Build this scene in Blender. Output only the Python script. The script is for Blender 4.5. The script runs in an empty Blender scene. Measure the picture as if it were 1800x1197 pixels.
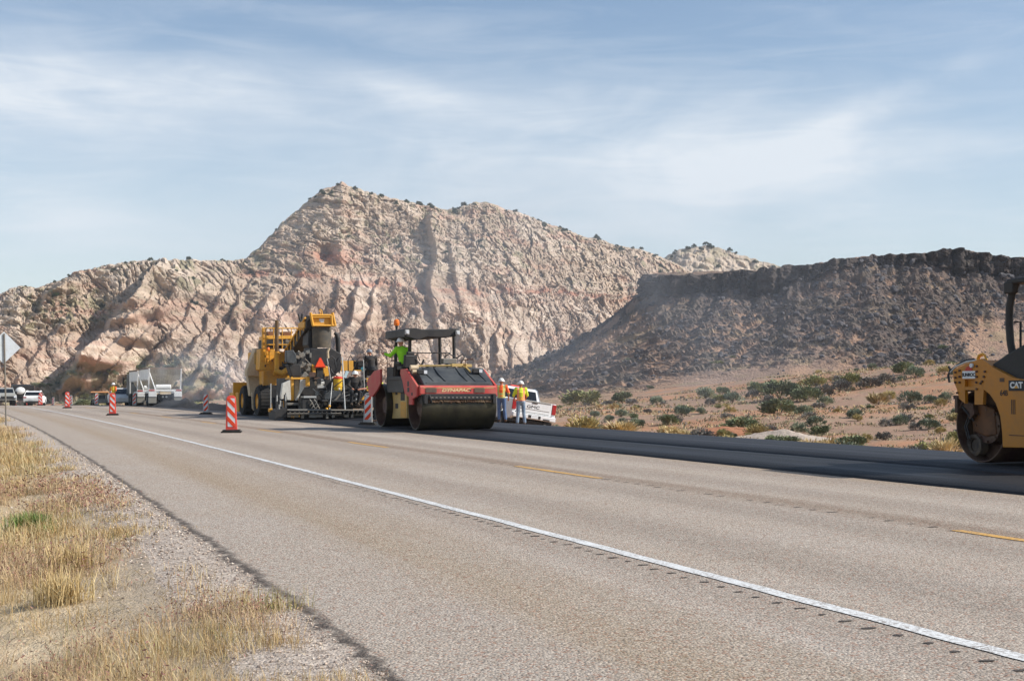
import bpy, math, random
import numpy as np
from mathutils import Vector, Matrix, Euler

random.seed(7)
rng = np.random.default_rng(11)
scene = bpy.context.scene
COL = scene.collection
R = math.radians

# ------------------------------------------------------------------ camera, sky, sun, exposure
CAMZ = 1.26
F = 2400.0                      # focal length in pixels of the 1800 px wide photograph
PITCH = math.atan(85.5 / F)
cam = bpy.data.objects.new('camera', bpy.data.cameras.new('camera'))
COL.objects.link(cam)
cam.location = (0, 0, CAMZ)
cam.rotation_euler = (R(90) + PITCH, 0, 0)
cam.data.sensor_width = 36.0
cam.data.lens = 36.0 * F / 1800.0
cam.data.clip_start = 0.1
cam.data.clip_end = 9000
scene.camera = cam

SUN_EL = R(38.0)
SUN_AZ = math.atan2(3.9, -0.45)          # clockwise from +Y: from the right, a touch behind the camera
sun = bpy.data.objects.new('sun', bpy.data.lights.new('sun', 'SUN'))
COL.objects.link(sun)
sd = Vector((math.sin(SUN_AZ) * math.cos(SUN_EL), math.cos(SUN_AZ) * math.cos(SUN_EL), math.sin(SUN_EL)))
sun.rotation_euler = sd.to_track_quat('Z', 'Y').to_euler()
sun.location = (30, -10, 40)
sun.data.energy = 4.3
sun.data.angle = R(0.53)
sun.data.color = (1.0, 0.96, 0.905)

scene.view_settings.view_transform = 'Standard'
scene.view_settings.look = 'None'
scene.view_settings.exposure = 0.34
scene.view_settings.gamma = 1.0
scene.view_settings.use_curve_mapping = False


def s2l(c):
    """sRGB 0-255 -> linear RGBA"""
    o = []
    for v in c[:3]:
        v = v / 255.0
        o.append(v / 12.92 if v <= 0.04045 else ((v + 0.055) / 1.055) ** 2.4)
    return (o[0], o[1], o[2], 1.0)


class NT:
    """tiny wrapper round a node tree"""
    def __init__(self, tree):
        self.t = tree; self.n = tree.nodes; self.l = tree.links

    def node(self, kind, **kw):
        nd = self.n.new(kind)
        for k, v in kw.items():
            setattr(nd, k, v)
        return nd

    def put(self, sock, v):
        if v is None:
            return
        if isinstance(v, bpy.types.NodeSocket):
            self.l.new(v, sock)
        else:
            sock.default_value = v

    def math(self, op, a, b=None, c=None, clamp=False):
        nd = self.node('ShaderNodeMath', operation=op, use_clamp=clamp)
        self.put(nd.inputs[0], a); self.put(nd.inputs[1], b); self.put(nd.inputs[2], c)
        return nd.outputs[0]

    def noise(self, vec, scale, detail=4, rough=0.55, dist=0.0, dim='3D'):
        nd = self.node('ShaderNodeTexNoise', noise_dimensions=dim)
        self.put(nd.inputs['Vector'], vec)
        nd.inputs['Scale'].default_value = scale; nd.inputs['Detail'].default_value = detail
        nd.inputs['Roughness'].default_value = rough; nd.inputs['Distortion'].default_value = dist
        return nd.outputs[0]

    def voro(self, vec, scale, feature='F1', out=0, rand=1.0):
        nd = self.node('ShaderNodeTexVoronoi', feature=feature)
        self.put(nd.inputs['Vector'], vec)
        nd.inputs['Scale'].default_value = scale
        nd.inputs['Randomness'].default_value = rand
        return nd.outputs[out]

    def ramp(self, fac, a, b, lo=0.0, hi=1.0):
        nd = self.node('ShaderNodeMapRange')
        self.put(nd.inputs[0], fac)
        nd.inputs[1].default_value = a; nd.inputs[2].default_value = b
        nd.inputs[3].default_value = lo; nd.inputs[4].default_value = hi
        return nd.outputs[0]

    def mix(self, fac, a, b, mode='MIX'):
        nd = self.node('ShaderNodeMix', data_type='RGBA', blend_type=mode)
        self.put(nd.inputs[0], fac); self.put(nd.inputs[6], a); self.put(nd.inputs[7], b)
        return nd.outputs[2]

    def scale(self, vec, s):
        nd = self.node('ShaderNodeMapping')
        self.put(nd.inputs[0], vec); nd.inputs['Scale'].default_value = s
        return nd.outputs[0]


world = bpy.data.worlds.new('World')
scene.world = world
world.use_nodes = True
wt = NT(world.node_tree)
wt.n.clear()
sky = wt.node('ShaderNodeTexSky', sky_type='NISHITA')
sky.sun_disc = False
sky.sun_elevation = SUN_EL
sky.sun_rotation = SUN_AZ
sky.altitude = 900
sky.air_density = 1.15
sky.dust_density = 1.0
sky.ozone_density = 1.6
SKY_S = 0.105
tc = wt.node('ShaderNodeTexCoord')
sep = wt.node('ShaderNodeSeparateXYZ'); wt.l.new(tc.outputs['Generated'], sep.inputs[0])
dx, dy, dz = sep.outputs
# cirrus: noise on a high flat layer of air, plus where the veils are thick
zz = wt.math('ADD', dz, 0.16)
comb = wt.node('ShaderNodeCombineXYZ')
wt.l.new(wt.math('DIVIDE', dx, zz), comb.inputs[0]); wt.l.new(wt.math('DIVIDE', dy, zz), comb.inputs[1])
lay = comb.outputs[0]
mp = wt.node('ShaderNodeMapping'); wt.l.new(lay, mp.inputs[0])
mp.inputs['Rotation'].default_value = (0, 0, R(17)); mp.inputs['Scale'].default_value = (0.55, 1.7, 1)
mp.inputs['Location'].default_value = (3.3, 1.2, 0)
sk = wt.node('ShaderNodeCombineXYZ'); wt.l.new(dx, sk.inputs[0]); wt.l.new(wt.math('MULTIPLY', dz, 2.1), sk.inputs[1]); wt.l.new(wt.math('MULTIPLY', dy, .4), sk.inputs[2])
n1 = wt.noise(sk.outputs[0], 7.0, 8, 0.54, 0.6)
mp3 = wt.node('ShaderNodeMapping'); wt.l.new(sk.outputs[0], mp3.inputs[0]); mp3.inputs['Rotation'].default_value = (0, 0, R(-14)); mp3.inputs['Scale'].default_value = (1, 3.2, 1)
mp2 = wt.node('ShaderNodeMapping'); wt.l.new(lay, mp2.inputs[0])
mp2.inputs['Rotation'].default_value = (0, 0, R(-24)); mp2.inputs['Scale'].default_value = (0.8, 2.6, 1)
n2 = wt.noise(mp3.outputs[0], 9.0, 8, 0.62, 1.0)


def veil(x0, z0, sx, sz, amp, tilt=0.0):
    a = wt.math('SUBTRACT', dx, x0)
    b = wt.math('SUBTRACT', wt.math('SUBTRACT', dz, z0), wt.math('MULTIPLY', a, tilt))
    a2 = wt.math('POWER', wt.math('ABSOLUTE', wt.math('DIVIDE', a, sx)), 2.0)
    b2 = wt.math('POWER', wt.math('ABSOLUTE', wt.math('DIVIDE', b, sz)), 2.0)
    e = wt.math('EXPONENT', wt.math('MULTIPLY', wt.math('ADD', a2, b2), -1.0))
    return wt.math('MULTIPLY', e, amp)


VEILS = [(-.33, .205, .12, .036, .74, -.05), (-.20, .208, .07, .020, .36, -.12), (.05, .178, .17, .045, .62, -.02),
         (.20, .165, .09, .035, .30, .28), (-.08, .215, .10, .012, .28, -.22), (.245, .195, .065, .010, .45, .40),
         (.30, .165, .09, .010, .22, .05), (-.12, .26, .14, .010, .18, -.10), (-.33, .12, .12, .035, .20, 0),
         (-.02, .12, .5, .03, .22, 0), (.8, .3, .4, .1, .4, .1), (-.8, .35, .4, .12, .4, .1)]
dens = None
for v in VEILS:
    o = veil(*v)
    dens = o if dens is None else wt.math('ADD', dens, o)
tex = wt.math('ADD', wt.ramp(n1, .28, .70, .30, 1.45), wt.ramp(n2, .3, .7, -.12, .16))
c1 = wt.math('MULTIPLY', dens, tex)
thin = wt.math('MULTIPLY', wt.ramp(n2, .44, .78, 0, 1), .17)
hor = wt.ramp(dz, .02, .24, .50, .02)
cl = wt.math('ADD', wt.math('ADD', c1, thin), hor, clamp=True)
cl = wt.math('MULTIPLY', cl, .92)
cloudcol = (6.3, 6.7, 7.15, 1)
hz = wt.mix(cl, sky.outputs[0], cloudcol)
bg = wt.node('ShaderNodeBackground'); wt.l.new(hz, bg.inputs[0]); bg.inputs[1].default_value = SKY_S
wo = wt.node('ShaderNodeOutputWorld'); wt.l.new(bg.outputs[0], wo.inputs[0])

# ------------------------------------------------------------------ numpy noise
def _h(ix, iy, iz, seed):
    h = (ix.astype(np.int64) * 374761393 + iy.astype(np.int64) * 668265263 + iz.astype(np.int64) * 2147483647 // 3 + seed * 974634777) & 0xffffffff
    h = ((h ^ (h >> 13)) * 1274126177) & 0xffffffff
    h = ((h ^ (h >> 16)) * 2246822519) & 0xffffffff
    return ((h ^ (h >> 15)) & 0xffffff) / float(0xffffff)


def vnoise(x, y, z=None, seed=0):
    x = np.asarray(x, float); y = np.asarray(y, float)
    x0 = np.floor(x); y0 = np.floor(y)
    fx = x - x0; fy = y - y0
    fx = fx * fx * (3 - 2 * fx); fy = fy * fy * (3 - 2 * fy)
    zi = np.zeros_like(x0)
    if z is None:
        a = _h(x0, y0, zi, seed); b = _h(x0 + 1, y0, zi, seed); c = _h(x0, y0 + 1, zi, seed); d = _h(x0 + 1, y0 + 1, zi, seed)
        return (a * (1 - fx) + b * fx) * (1 - fy) + (c * (1 - fx) + d * fx) * fy
    z = np.asarray(z, float) + 0 * x; z0 = np.floor(z); fz = z - z0; fz = fz * fz * (3 - 2 * fz)
    o = 0
    for k in (0, 1):
        a = _h(x0, y0, z0 + k, seed); b = _h(x0 + 1, y0, z0 + k, seed); c = _h(x0, y0 + 1, z0 + k, seed); d = _h(x0 + 1, y0 + 1, z0 + k, seed)
        v = (a * (1 - fx) + b * fx) * (1 - fy) + (c * (1 - fx) + d * fx) * fy
        o = o + v * (fz if k else 1 - fz)
    return o


def fbm(x, y, z=None, octs=4, seed=0, gain=.5):
    s = 0; a = 1; t = 0
    for k in range(octs):
        m = 2 ** k
        s = s + a * vnoise(x * m, y * m, None if z is None else z * m, seed + k * 17); t += a; a *= gain
    return s / t


def worley(x, y, seed=0, jit=.9):
    """F1, F2 and the hash of the nearest cell (2-D)"""
    x = np.asarray(x, float); y = np.asarray(y, float)
    x0 = np.floor(x); y0 = np.floor(y)
    f1 = np.full(x.shape, 9.); f2 = np.full(x.shape, 9.); idc = np.zeros(x.shape)
    zi = np.zeros_like(x0)
    for i in (-1, 0, 1):
        for j in (-1, 0, 1):
            cx = x0 + i; cy = y0 + j
            px = cx + .5 + jit * (_h(cx, cy, zi, seed) - .5); py = cy + .5 + jit * (_h(cx, cy, zi + 1, seed) - .5)
            d = np.hypot(x - px, y - py)
            near = d < f1
            f2 = np.where(near, f1, np.minimum(f2, d)); 
            idc = np.where(near, _h(cx, cy, zi + 2, seed), idc)
            f1 = np.where(near, d, f1)
    return f1, f2, idc


def facet(x, y, seed, tilt=1.0):
    """angular blocks: every cell is a tilted flat face at its own height"""
    x = np.asarray(x, float); y = np.asarray(y, float)
    x0 = np.floor(x); y0 = np.floor(y)
    f1 = np.full(x.shape, 9.); f2 = np.full(x.shape, 9.); val = np.zeros(x.shape); zi = np.zeros_like(x0); idc = np.zeros(x.shape)
    for i in (-1, 0, 1):
        for j in (-1, 0, 1):
            cx = x0 + i; cy = y0 + j
            px = cx + .5 + .95 * (_h(cx, cy, zi, seed) - .5); py = cy + .5 + .95 * (_h(cx, cy, zi + 1, seed) - .5)
            ex = x - px; ey = y - py
            d = np.abs(ex) * .75 + np.abs(ey) * .55 + .45 * np.hypot(ex, ey)
            near = d < f1
            hh = _h(cx, cy, zi + 2, seed)
            w = hh + tilt * ((_h(cx, cy, zi + 3, seed) - .5) * ex + (_h(cx, cy, zi + 4, seed) - .3) * ey)
            f2 = np.where(near, f1, np.minimum(f2, d))
            val = np.where(near, w, val); idc = np.where(near, hh, idc)
            f1 = np.where(near, d, f1)
    return val, np.clip((f2 - f1) * 6, 0, 1), idc


def sst(a, b, x):
    t = np.clip((np.asarray(x, float) - a) / (b - a), 0, 1)
    return t * t * (3 - 2 * t)


def ip(x, pts):
    pts = sorted(pts)
    return np.interp(x, [p[0] for p in pts], [p[1] for p in pts])

# ------------------------------------------------------------------ mesh helpers
def mesh_np(name, V, faces, nper, mat, col=None, smooth=True, parent=None, uv=None):
    """V (n,3), faces flat index array, nper = verts per face (int or array)"""
    me = bpy.data.meshes.new(name)
    V = np.ascontiguousarray(V, dtype=np.float32)
    faces = np.ascontiguousarray(faces, dtype=np.int32).ravel()
    if isinstance(nper, int):
        nf = len(faces) // nper; tot = np.full(nf, nper, np.int32)
    else:
        tot = np.asarray(nper, np.int32); nf = len(tot)
    start = np.concatenate(([0], np.cumsum(tot)[:-1])).astype(np.int32)
    me.vertices.add(len(V)); me.vertices.foreach_set('co', V.ravel())
    me.loops.add(len(faces)); me.loops.foreach_set('vertex_index', faces)
    me.polygons.add(nf); me.polygons.foreach_set('loop_start', start); me.polygons.foreach_set('loop_total', tot)
    me.polygons.foreach_set('use_smooth', np.full(nf, smooth, dtype=bool))
    me.update(calc_edges=True)
    if col is not None:
        at = me.color_attributes.new('Col', 'FLOAT_COLOR', 'POINT')
        c4 = np.ones((len(V), 4), np.float32); c4[:, :col.shape[1]] = col
        at.data.foreach_set('color', c4.ravel())
    if uv is not None:
        ul = me.uv_layers.new(name='UVMap')
        ul.data.foreach_set('uv', np.ascontiguousarray(uv[faces], dtype=np.float32).ravel())
    me.materials.append(mat)
    o = bpy.data.objects.new(name, me)
    COL.objects.link(o)
    if parent is not None:
        o.parent = parent
    return o


def grid_faces(nr, nc):
    i = np.arange(nr - 1)[:, None] * nc + np.arange(nc - 1)[None, :]
    return np.stack([i, i + 1, i + 1 + nc, i + nc], -1).reshape(-1)


class MB:
    """collects shapes of one part; build() links them as ONE mesh object"""
    def __init__(s):
        s.v = []; s.f = []; s.sm = []

    def add(s, vs, fs, smooth=False):
        b = len(s.v)
        s.v += [tuple(v) for v in vs]
        for f in fs:
            s.f.append([b + i for i in f]); s.sm.append(smooth)
        return s

    def box(s, x0, x1, y0, y1, z0, z1):
        vs = [(x, y, z) for z in (z0, z1) for y in (y0, y1) for x in (x0, x1)]
        return s.add(vs, [(0, 2, 3, 1), (4, 5, 7, 6), (0, 1, 5, 4), (2, 6, 7, 3), (0, 4, 6, 2), (1, 3, 7, 5)])

    def obox(s, c, size, rot=(0, 0, 0)):
        m = Euler(rot).to_matrix(); c = Vector(c)
        vs = [c + m @ Vector((x * size[0] / 2, y * size[1] / 2, z * size[2] / 2)) for z in (-1, 1) for y in (-1, 1) for x in (-1, 1)]
        return s.add(vs, [(0, 2, 3, 1), (4, 5, 7, 6), (0, 1, 5, 4), (2, 6, 7, 3), (0, 4, 6, 2), (1, 3, 7, 5)])

    def prism(s, poly, ax, a0, a1):
        """poly: 2-D outline; ax='x': (y,z) extruded along x, 'y': (x,z) along y, 'z': (x,y) along z"""
        def mk(p, a):
            return {'x': (a, p[0], p[1]), 'y': (p[0], a, p[1]), 'z': (p[0], p[1], a)}[ax]
        n = len(poly)
        vs = [mk(p, a0) for p in poly] + [mk(p, a1) for p in poly]
        return s.add(vs, [list(range(n))[::-1], list(range(n, 2 * n))] + [(i, (i + 1) % n, n + (i + 1) % n, n + i) for i in range(n)])

    def cyl(s, p0, p1, r0, r1=None, n=16, caps=True):
        r1 = r0 if r1 is None else r1
        p0 = Vector(p0); p1 = Vector(p1); d = (p1 - p0).normalized()
        u = d.orthogonal().normalized(); w = d.cross(u)
        c = [(math.cos(2 * math.pi * i / n), math.sin(2 * math.pi * i / n)) for i in range(n)]
        a = [p0 + (u * x + w * y) * r0 for x, y in c]; b = [p1 + (u * x + w * y) * r1 for x, y in c]
        s.add(a + b, [(i, (i + 1) % n, n + (i + 1) % n, n + i) for i in range(n)], True)
        if caps:
            s.add(a, [list(range(n))[::-1]]); s.add(b, [list(range(n))])
        return s

    def tube(s, pts, r, n=8, closed=False):
        P = [Vector(p) for p in pts]; m = len(P)
        rr = r if isinstance(r, (list, tuple)) else [r] * m
        vs = []; u = None
        for i in range(m):
            if closed:
                t = (P[(i + 1) % m] - P[i - 1]).normalized()
            else:
                t = (P[min(i + 1, m - 1)] - P[max(i - 1, 0)]).normalized()
            if u is None:
                u = t.orthogonal().normalized()
            else:
                u = (u - t * u.dot(t))
                u = u.normalized() if u.length > 1e-6 else t.orthogonal().normalized()
            w = t.cross(u)
            vs += [P[i] + (u * math.cos(2 * math.pi * k / n) + w * math.sin(2 * math.pi * k / n)) * rr[i] for k in range(n)]
        fs = []
        for i in range(m if closed else m - 1):
            for k in range(n):
                j = (i + 1) % m
                fs.append((i * n + k, i * n + (k + 1) % n, j * n + (k + 1) % n, j * n + k))
        s.add(vs, fs, True)
        if not closed:
            s.add(vs[:n], [list(range(n))[::-1]]); s.add(vs[-n:], [list(range(n))])
        return s

    def lathe(s, prof, o=(0, 0, 0), ax=(0, 0, 1), n=24, smooth=True):
        """prof: list of (radius, height along axis)"""
        o = Vector(o); d = Vector(ax).normalized(); u = d.orthogonal().normalized(); w = d.cross(u)
        for (ra, ha), (rb, hb) in zip(prof[:-1], prof[1:]):
            vs = []
            for r_, h_ in ((ra, ha), (rb, hb)):
                vs += [o + d * h_ + (u * math.cos(2 * math.pi * k / n) + w * math.sin(2 * math.pi * k / n)) * max(r_, 1e-4) for k in range(n)]
            s.add(vs, [(k, (k + 1) % n, n + (k + 1) % n, n + k) for k in range(n)], smooth)
        return s

    def ball(s, c, r, nu=14, nv=9, half=False):
        r = (r, r, r) if isinstance(r, (int, float)) else r
        vs = []; fs = []
        top = math.pi / 2
        for j in range(nv + 1):
            ph = (0 if half else -top) + (top - (0 if half else -top)) * j / nv
            for i in range(nu):
                th = 2 * math.pi * i / nu
                vs.append((c[0] + r[0] * math.cos(ph) * math.cos(th), c[1] + r[1] * math.cos(ph) * math.sin(th), c[2] + r[2] * math.sin(ph)))
        for j in range(nv):
            for i in range(nu):
                fs.append((j * nu + i, j * nu + (i + 1) % nu, (j + 1) * nu + (i + 1) % nu, (j + 1) * nu + i))
        return s.add(vs, fs, True)

    def build(s, name, mat, parent=None, bevel=0.0, label=None, seg=2):
        me = bpy.data.meshes.new(name)
        me.from_pydata(s.v, [], s.f)
        me.polygons.foreach_set('use_smooth', s.sm)
        me.materials.append(mat)
        me.validate()
        o = bpy.data.objects.new(name, me)
        COL.objects.link(o)
        if parent is not None:
            o.parent = parent
        if bevel:
            md = o.modifiers.new('edge', 'BEVEL'); md.width = bevel; md.segments = seg; md.limit_method = 'ANGLE'; md.angle_limit = R(40)
        if label:
            o['label'] = label
        return o


def tag(o, label=None, cat=None, group=None, kind=None):
    if label: o['label'] = label
    if cat: o['category'] = cat
    if group: o['group'] = group
    if kind: o['kind'] = kind
    return o


def empty(name, loc, rz=0.0, rx=0.0, ry=0.0):
    o = bpy.data.objects.new(name, None)
    COL.objects.link(o)
    o.location = loc; o.rotation_euler = (rx, ry, rz); o.empty_display_size = .3
    return o


def copy_tree(o, parent=None):
    c = o.copy(); COL.objects.link(c)
    if parent is not None:
        c.parent = parent
    for ch in list(o.children):
        copy_tree(ch, c)
    return c


def text_part(s, size, name, mat, parent, loc, rot, extrude=.004, shear=0.0, bold=.0, sx=1.0):
    cu = bpy.data.curves.new(name, 'FONT')
    cu.body = s; cu.size = size; cu.extrude = extrude; cu.align_x = 'CENTER'; cu.align_y = 'CENTER'; cu.shear = shear; cu.offset = bold
    tmp = bpy.data.objects.new(name, cu); COL.objects.link(tmp)
    dg = bpy.context.evaluated_depsgraph_get()
    me = bpy.data.meshes.new_from_object(tmp.evaluated_get(dg))
    bpy.data.objects.remove(tmp)
    me.materials.clear(); me.materials.append(mat)
    o = bpy.data.objects.new(name, me); COL.objects.link(o)
    o.parent = parent; o.location = loc; o.rotation_euler = rot; o.scale = (sx, 1, 1)
    return o

# ------------------------------------------------------------------ reading positions off the view
def ray(px, py):
    u = px - 900.0; v = 598.5 - py
    y = F * math.cos(PITCH) - v * math.sin(PITCH)
    z = F * math.sin(PITCH) + v * math.cos(PITCH)
    return u / y, z / y                      # x and z per metre of depth


def gnd(px, py, z=0.0):
    kx, kz = ray(px, py)
    Y = (z - CAMZ) / kz
    return Vector((kx * Y, Y, z))


def atY(px, py, Y):
    kx, kz = ray(px, py)
    return Vector((kx * Y, Y, CAMZ + kz * Y))


class Frame:
    """local frame of a machine: x right, y along the road away from the camera, z up"""
    def __init__(s, X, Y, Z, a):
        s.o = (X, Y, Z); s.a = a; s.c = math.cos(a); s.s = math.sin(a)

    def front(s, px, py, yl):
        k, kz = ray(px, py)
        x = (k * (s.o[1] + s.c * yl) - s.o[0] + s.s * yl) / (s.c - k * s.s)
        Y = s.o[1] + s.s * x + s.c * yl
        return (x, CAMZ + kz * Y - s.o[2])

    def side(s, px, py, xl):
        k, kz = ray(px, py)
        y = (k * (s.o[1] + s.s * xl) - s.o[0] - s.c * xl) / (-s.s - k * s.c)
        Y = s.o[1] + s.s * xl + s.c * y
        return (y, CAMZ + kz * Y - s.o[2])

    def P(s, px, py, yl):
        x, z = s.front(px, py, yl)
        return (x, yl, z)

    def S(s, px, py, xl):
        y, z = s.side(px, py, xl)
        return (xl, y, z)

    def fp(s, pts, yl):
        return [s.front(p[0], p[1], yl) for p in pts]

    def sp(s, pts, xl):
        return [s.side(p[0], p[1], xl) for p in pts]

    def empty(s, name):
        return empty(name, s.o, s.a)

# ------------------------------------------------------------------ materials
def new_mat(name):
    m = bpy.data.materials.new(name); m.use_nodes = True
    t = NT(m.node_tree); t.n.clear()
    b = t.node('ShaderNodeBsdfPrincipled'); out = t.node('ShaderNodeOutputMaterial')
    t.l.new(b.outputs[0], out.inputs[0])
    return m, t, b


def bump(t, b, h, strength=.4, dist=.02):
    nd = t.node('ShaderNodeBump'); nd.inputs['Strength'].default_value = strength; nd.inputs['Distance'].default_value = dist
    t.put(nd.inputs['Height'], h); t.l.new(nd.outputs[0], b.inputs['Normal'])


DUST = s2l((150, 128, 100))


def paint(name, c, rough=.45, metal=0.0, dirt=.35, dscale=2.5, var=.12, dustc=None, spec=.5, bmp=0.0):
    """painted or plain surface with dust and grime of its own"""
    m, t, b = new_mat(name)
    tc = t.node('ShaderNodeTexCoord'); v = tc.outputs['Object']
    n1 = t.noise(v, dscale, 6, .65); n2 = t.noise(v, dscale * 9, 3, .6)
    c1 = t.mix(t.ramp(n2, .3, .7, 0, var * 2), s2l(c), tuple(k * .55 for k in s2l(c)[:3]) + (1,))
    d = t.ramp(t.math('ADD', n1, t.math('MULTIPLY', n2, .25)), .52, .86, 0, dirt * 1.6)
    c2 = t.mix(d, c1, dustc or DUST)
    t.l.new(c2, b.inputs['Base Color'])
    t.l.new(t.ramp(n1, .3, .7, rough, min(1, rough + .25)), b.inputs['Roughness'])
    b.inputs['Metallic'].default_value = metal
    b.inputs['Specular IOR Level'].default_value = spec
    if bmp:
        bump(t, b, n2, bmp, .01)
    return m


def vc_mat(name, rough=.9, fine=None, bumps=(), mottle=.25, spec=.2):
    """colour from the mesh's own 'Col', broken up with fine noise"""
    m, t, b = new_mat(name)
    tc = t.node('ShaderNodeTexCoord'); v = tc.outputs['Object']
    at = t.node('ShaderNodeAttribute', attribute_name='Col')
    c = at.outputs['Color']
    for sc, amt in (fine or []):
        n = t.noise(v, sc, 5, .65)
        c = t.mix(1.0, c, t.node('ShaderNodeCombineColor').outputs[0], 'MULTIPLY') if False else c
        hsv = t.node('ShaderNodeHueSaturation'); t.l.new(c, hsv.inputs['Color'])
        t.l.new(t.ramp(n, .25, .75, 1 - amt, 1 + amt), hsv.inputs['Value'])
        c = hsv.outputs[0]
    t.l.new(c, b.inputs['Base Color'])
    b.inputs['Roughness'].default_value = rough
    b.inputs['Specular IOR Level'].default_value = spec
    if bumps:
        h = None
        for kind, sc, amt in bumps:
            n = t.noise(v, sc, 6, .65) if kind == 'n' else t.voro(v, sc, 'DISTANCE_TO_EDGE')
            if kind == 'v':
                n = t.math('MINIMUM', n, .25)
            k = t.math('MULTIPLY', n, amt)
            h = k if h is None else t.math('ADD', h, k)
        bump(t, b, h, 1.0, 1.0)
    return m

# ================================================================== ROAD GEOMETRY
def xw(Y):
    """x of the white edge line at depth Y"""
    Y = np.asarray(Y, float)
    Yc = np.minimum(Y, 200.0)
    return 2.41 - .387 * (Yc - 6.42) - .00036 * (Yc - 6.42) * (Yc - 39.8) - .52 * (Y - Yc)


def zr(Y):
    Y = np.asarray(Y, float)
    t = np.maximum(Y - 90.0, 0)
    return np.where(t < 30, -.0125 * t * t / 60.0, -.0125 * (t - 15.0))


def road_pt(Y, o):
    """point on the road line through depth Y, offset o metres right of the white line"""
    Y = np.asarray(Y, float)
    d = (xw(Y + .5) - xw(Y - .5))
    n = np.sqrt(1 + d * d)
    return xw(Y) + o / n, Y - o * d / n


def offs(x, y):
    """signed offset (m) from the white edge line of a point"""
    x = np.asarray(x, float); y = np.asarray(y, float)
    d = -.387 - .00036 * (2 * np.clip(y, 0, 200) - 46.2)
    n = np.sqrt(1 + d * d)
    # foot of the perpendicular, one correction step
    o = (x - xw(y)) / n
    y2 = y + o * d / n
    d2 = -.387 - .00036 * (2 * np.clip(y2, 0, 200) - 46.2)
    n2 = np.sqrt(1 + d2 * d2)
    return ((x - xw(y2)) - (y - y2) * d2) / n2


def zg(x, y):
    """height of the open ground"""
    x = np.asarray(x, float); y = np.asarray(y, float)
    o = offs(x, y)
    base = zr(np.clip(y, -20, 260))
    left = -.03 - .20 * sst(-3.1, -5.2, o) - .35 * sst(-6, -16, o) + .10 * (fbm(x * .6, y * .6, octs=3, seed=5) - .5) * sst(-3.3, -5, o)
    left = left + .05 * (fbm(x * 3., y * 3., octs=3, seed=9) - .5) * sst(-3.3, -4, o)
    ditch = -.12 - .18 * sst(12.6, 14.5, o) - .75 * sst(15.5, 21, o) + .45 * sst(23, 45, o)
    rise = 3.9 * sst(12, 46, x) * sst(55, 150, y) + 1.2 * sst(0, 20, x) * sst(90, 190, y)
    und = (fbm(x / 16., y / 16., octs=3, seed=31) - .5) * 1.1 * sst(18, 34, o) + (fbm(x / 3., y / 3., octs=3, seed=33) - .5) * .28 * sst(14, 20, o)
    right = ditch + rise * sst(14, 30, o) + und
    z = np.where(o < 4, left, right)
    z = np.where((o > -3.2) & (o < 12.9), -.16, z)
    far = sst(260, 500, np.hypot(x, y)) * -1.0
    return base + z + far


# ================================================================== GROUND SHEET
def build_ground():
    az = np.concatenate([np.linspace(-180, -34, 60, endpoint=False), np.linspace(-34, 30, 820), np.linspace(30, 180, 62)[1:]])
    rr = np.concatenate([[0.0, 1.0, 2.0, 3.0], np.geomspace(3.6, 420, 620), np.geomspace(430, 5000, 40)])
    A, RR = np.meshgrid(np.radians(az), rr)
    X = RR * np.sin(A); Y = RR * np.cos(A)
    Z = zg(X, Y)
    V = np.stack([X, Y, Z], -1).reshape(-1, 3)
    o = offs(X, Y)
    sand_l = np.array(s2l((218, 196, 162))[:3]); grav = np.array(s2l((176, 160, 140))[:3]); straw = np.array(s2l((168, 140, 96))[:3])
    orange = np.array(s2l((178, 132, 101))[:3]); pinkb = np.array(s2l((162, 131, 110))[:3]); sage = np.array(s2l((150, 138, 108))[:3])
    n1 = fbm(X * .9, Y * .9, octs=4, seed=41)[..., None]; n2 = fbm(X / 9., Y / 9., octs=4, seed=43)[..., None]
    n3 = fbm(X * 3.1, Y * 3.1, octs=3, seed=47)[..., None]
    cl = sand_l * (1 - .35 * sst(.45, .6, n1)) + straw * .35 * sst(.45, .6, n1)
    gm = sst(-4.3, -3.4, o)[..., None]
    cl = cl * (1 - gm) + grav * gm
    cr = orange * sst(.44, .62, n2) + pinkb * (1 - sst(.44, .62, n2))
    cr = cr * (1 - .4 * sst(.5, .65, n3)) + sage * .4 * sst(.5, .65, n3)
    c = np.where((o < 4)[..., None], cl, cr)
    c = c * (.88 + .24 * fbm(X * 6, Y * 6, octs=2, seed=49)[..., None])
    m = vc_mat('ground_soil', .95, fine=[(7, .10), (60, .22), (240, .22)], bumps=[('n', 9, .04), ('n', 45, .010), ('v', 38, .016)])
    g = mesh_np('ground', V, grid_faces(len(rr), len(az)), 4, m, c.reshape(-1, 3))
    tag(g, kind='structure')
    return g


build_ground()


# ================================================================== ROAD, SHOULDER, NEW MAT
def uvnodes(t):
    uv = t.node('ShaderNodeUVMap', uv_map='UVMap')
    sp = t.node('ShaderNodeSeparateXYZ'); t.l.new(uv.outputs[0], sp.inputs[0])
    tc = t.node('ShaderNodeTexCoord')
    return uv.outputs[0], sp.outputs[0], sp.outputs[1], tc.outputs['Object']


def band(t, u, c, w, soft):
    a = t.math('ABSOLUTE', t.math('SUBTRACT', u, c))
    return t.ramp(a, w, w + soft, 1.0, 0.0)


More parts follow.
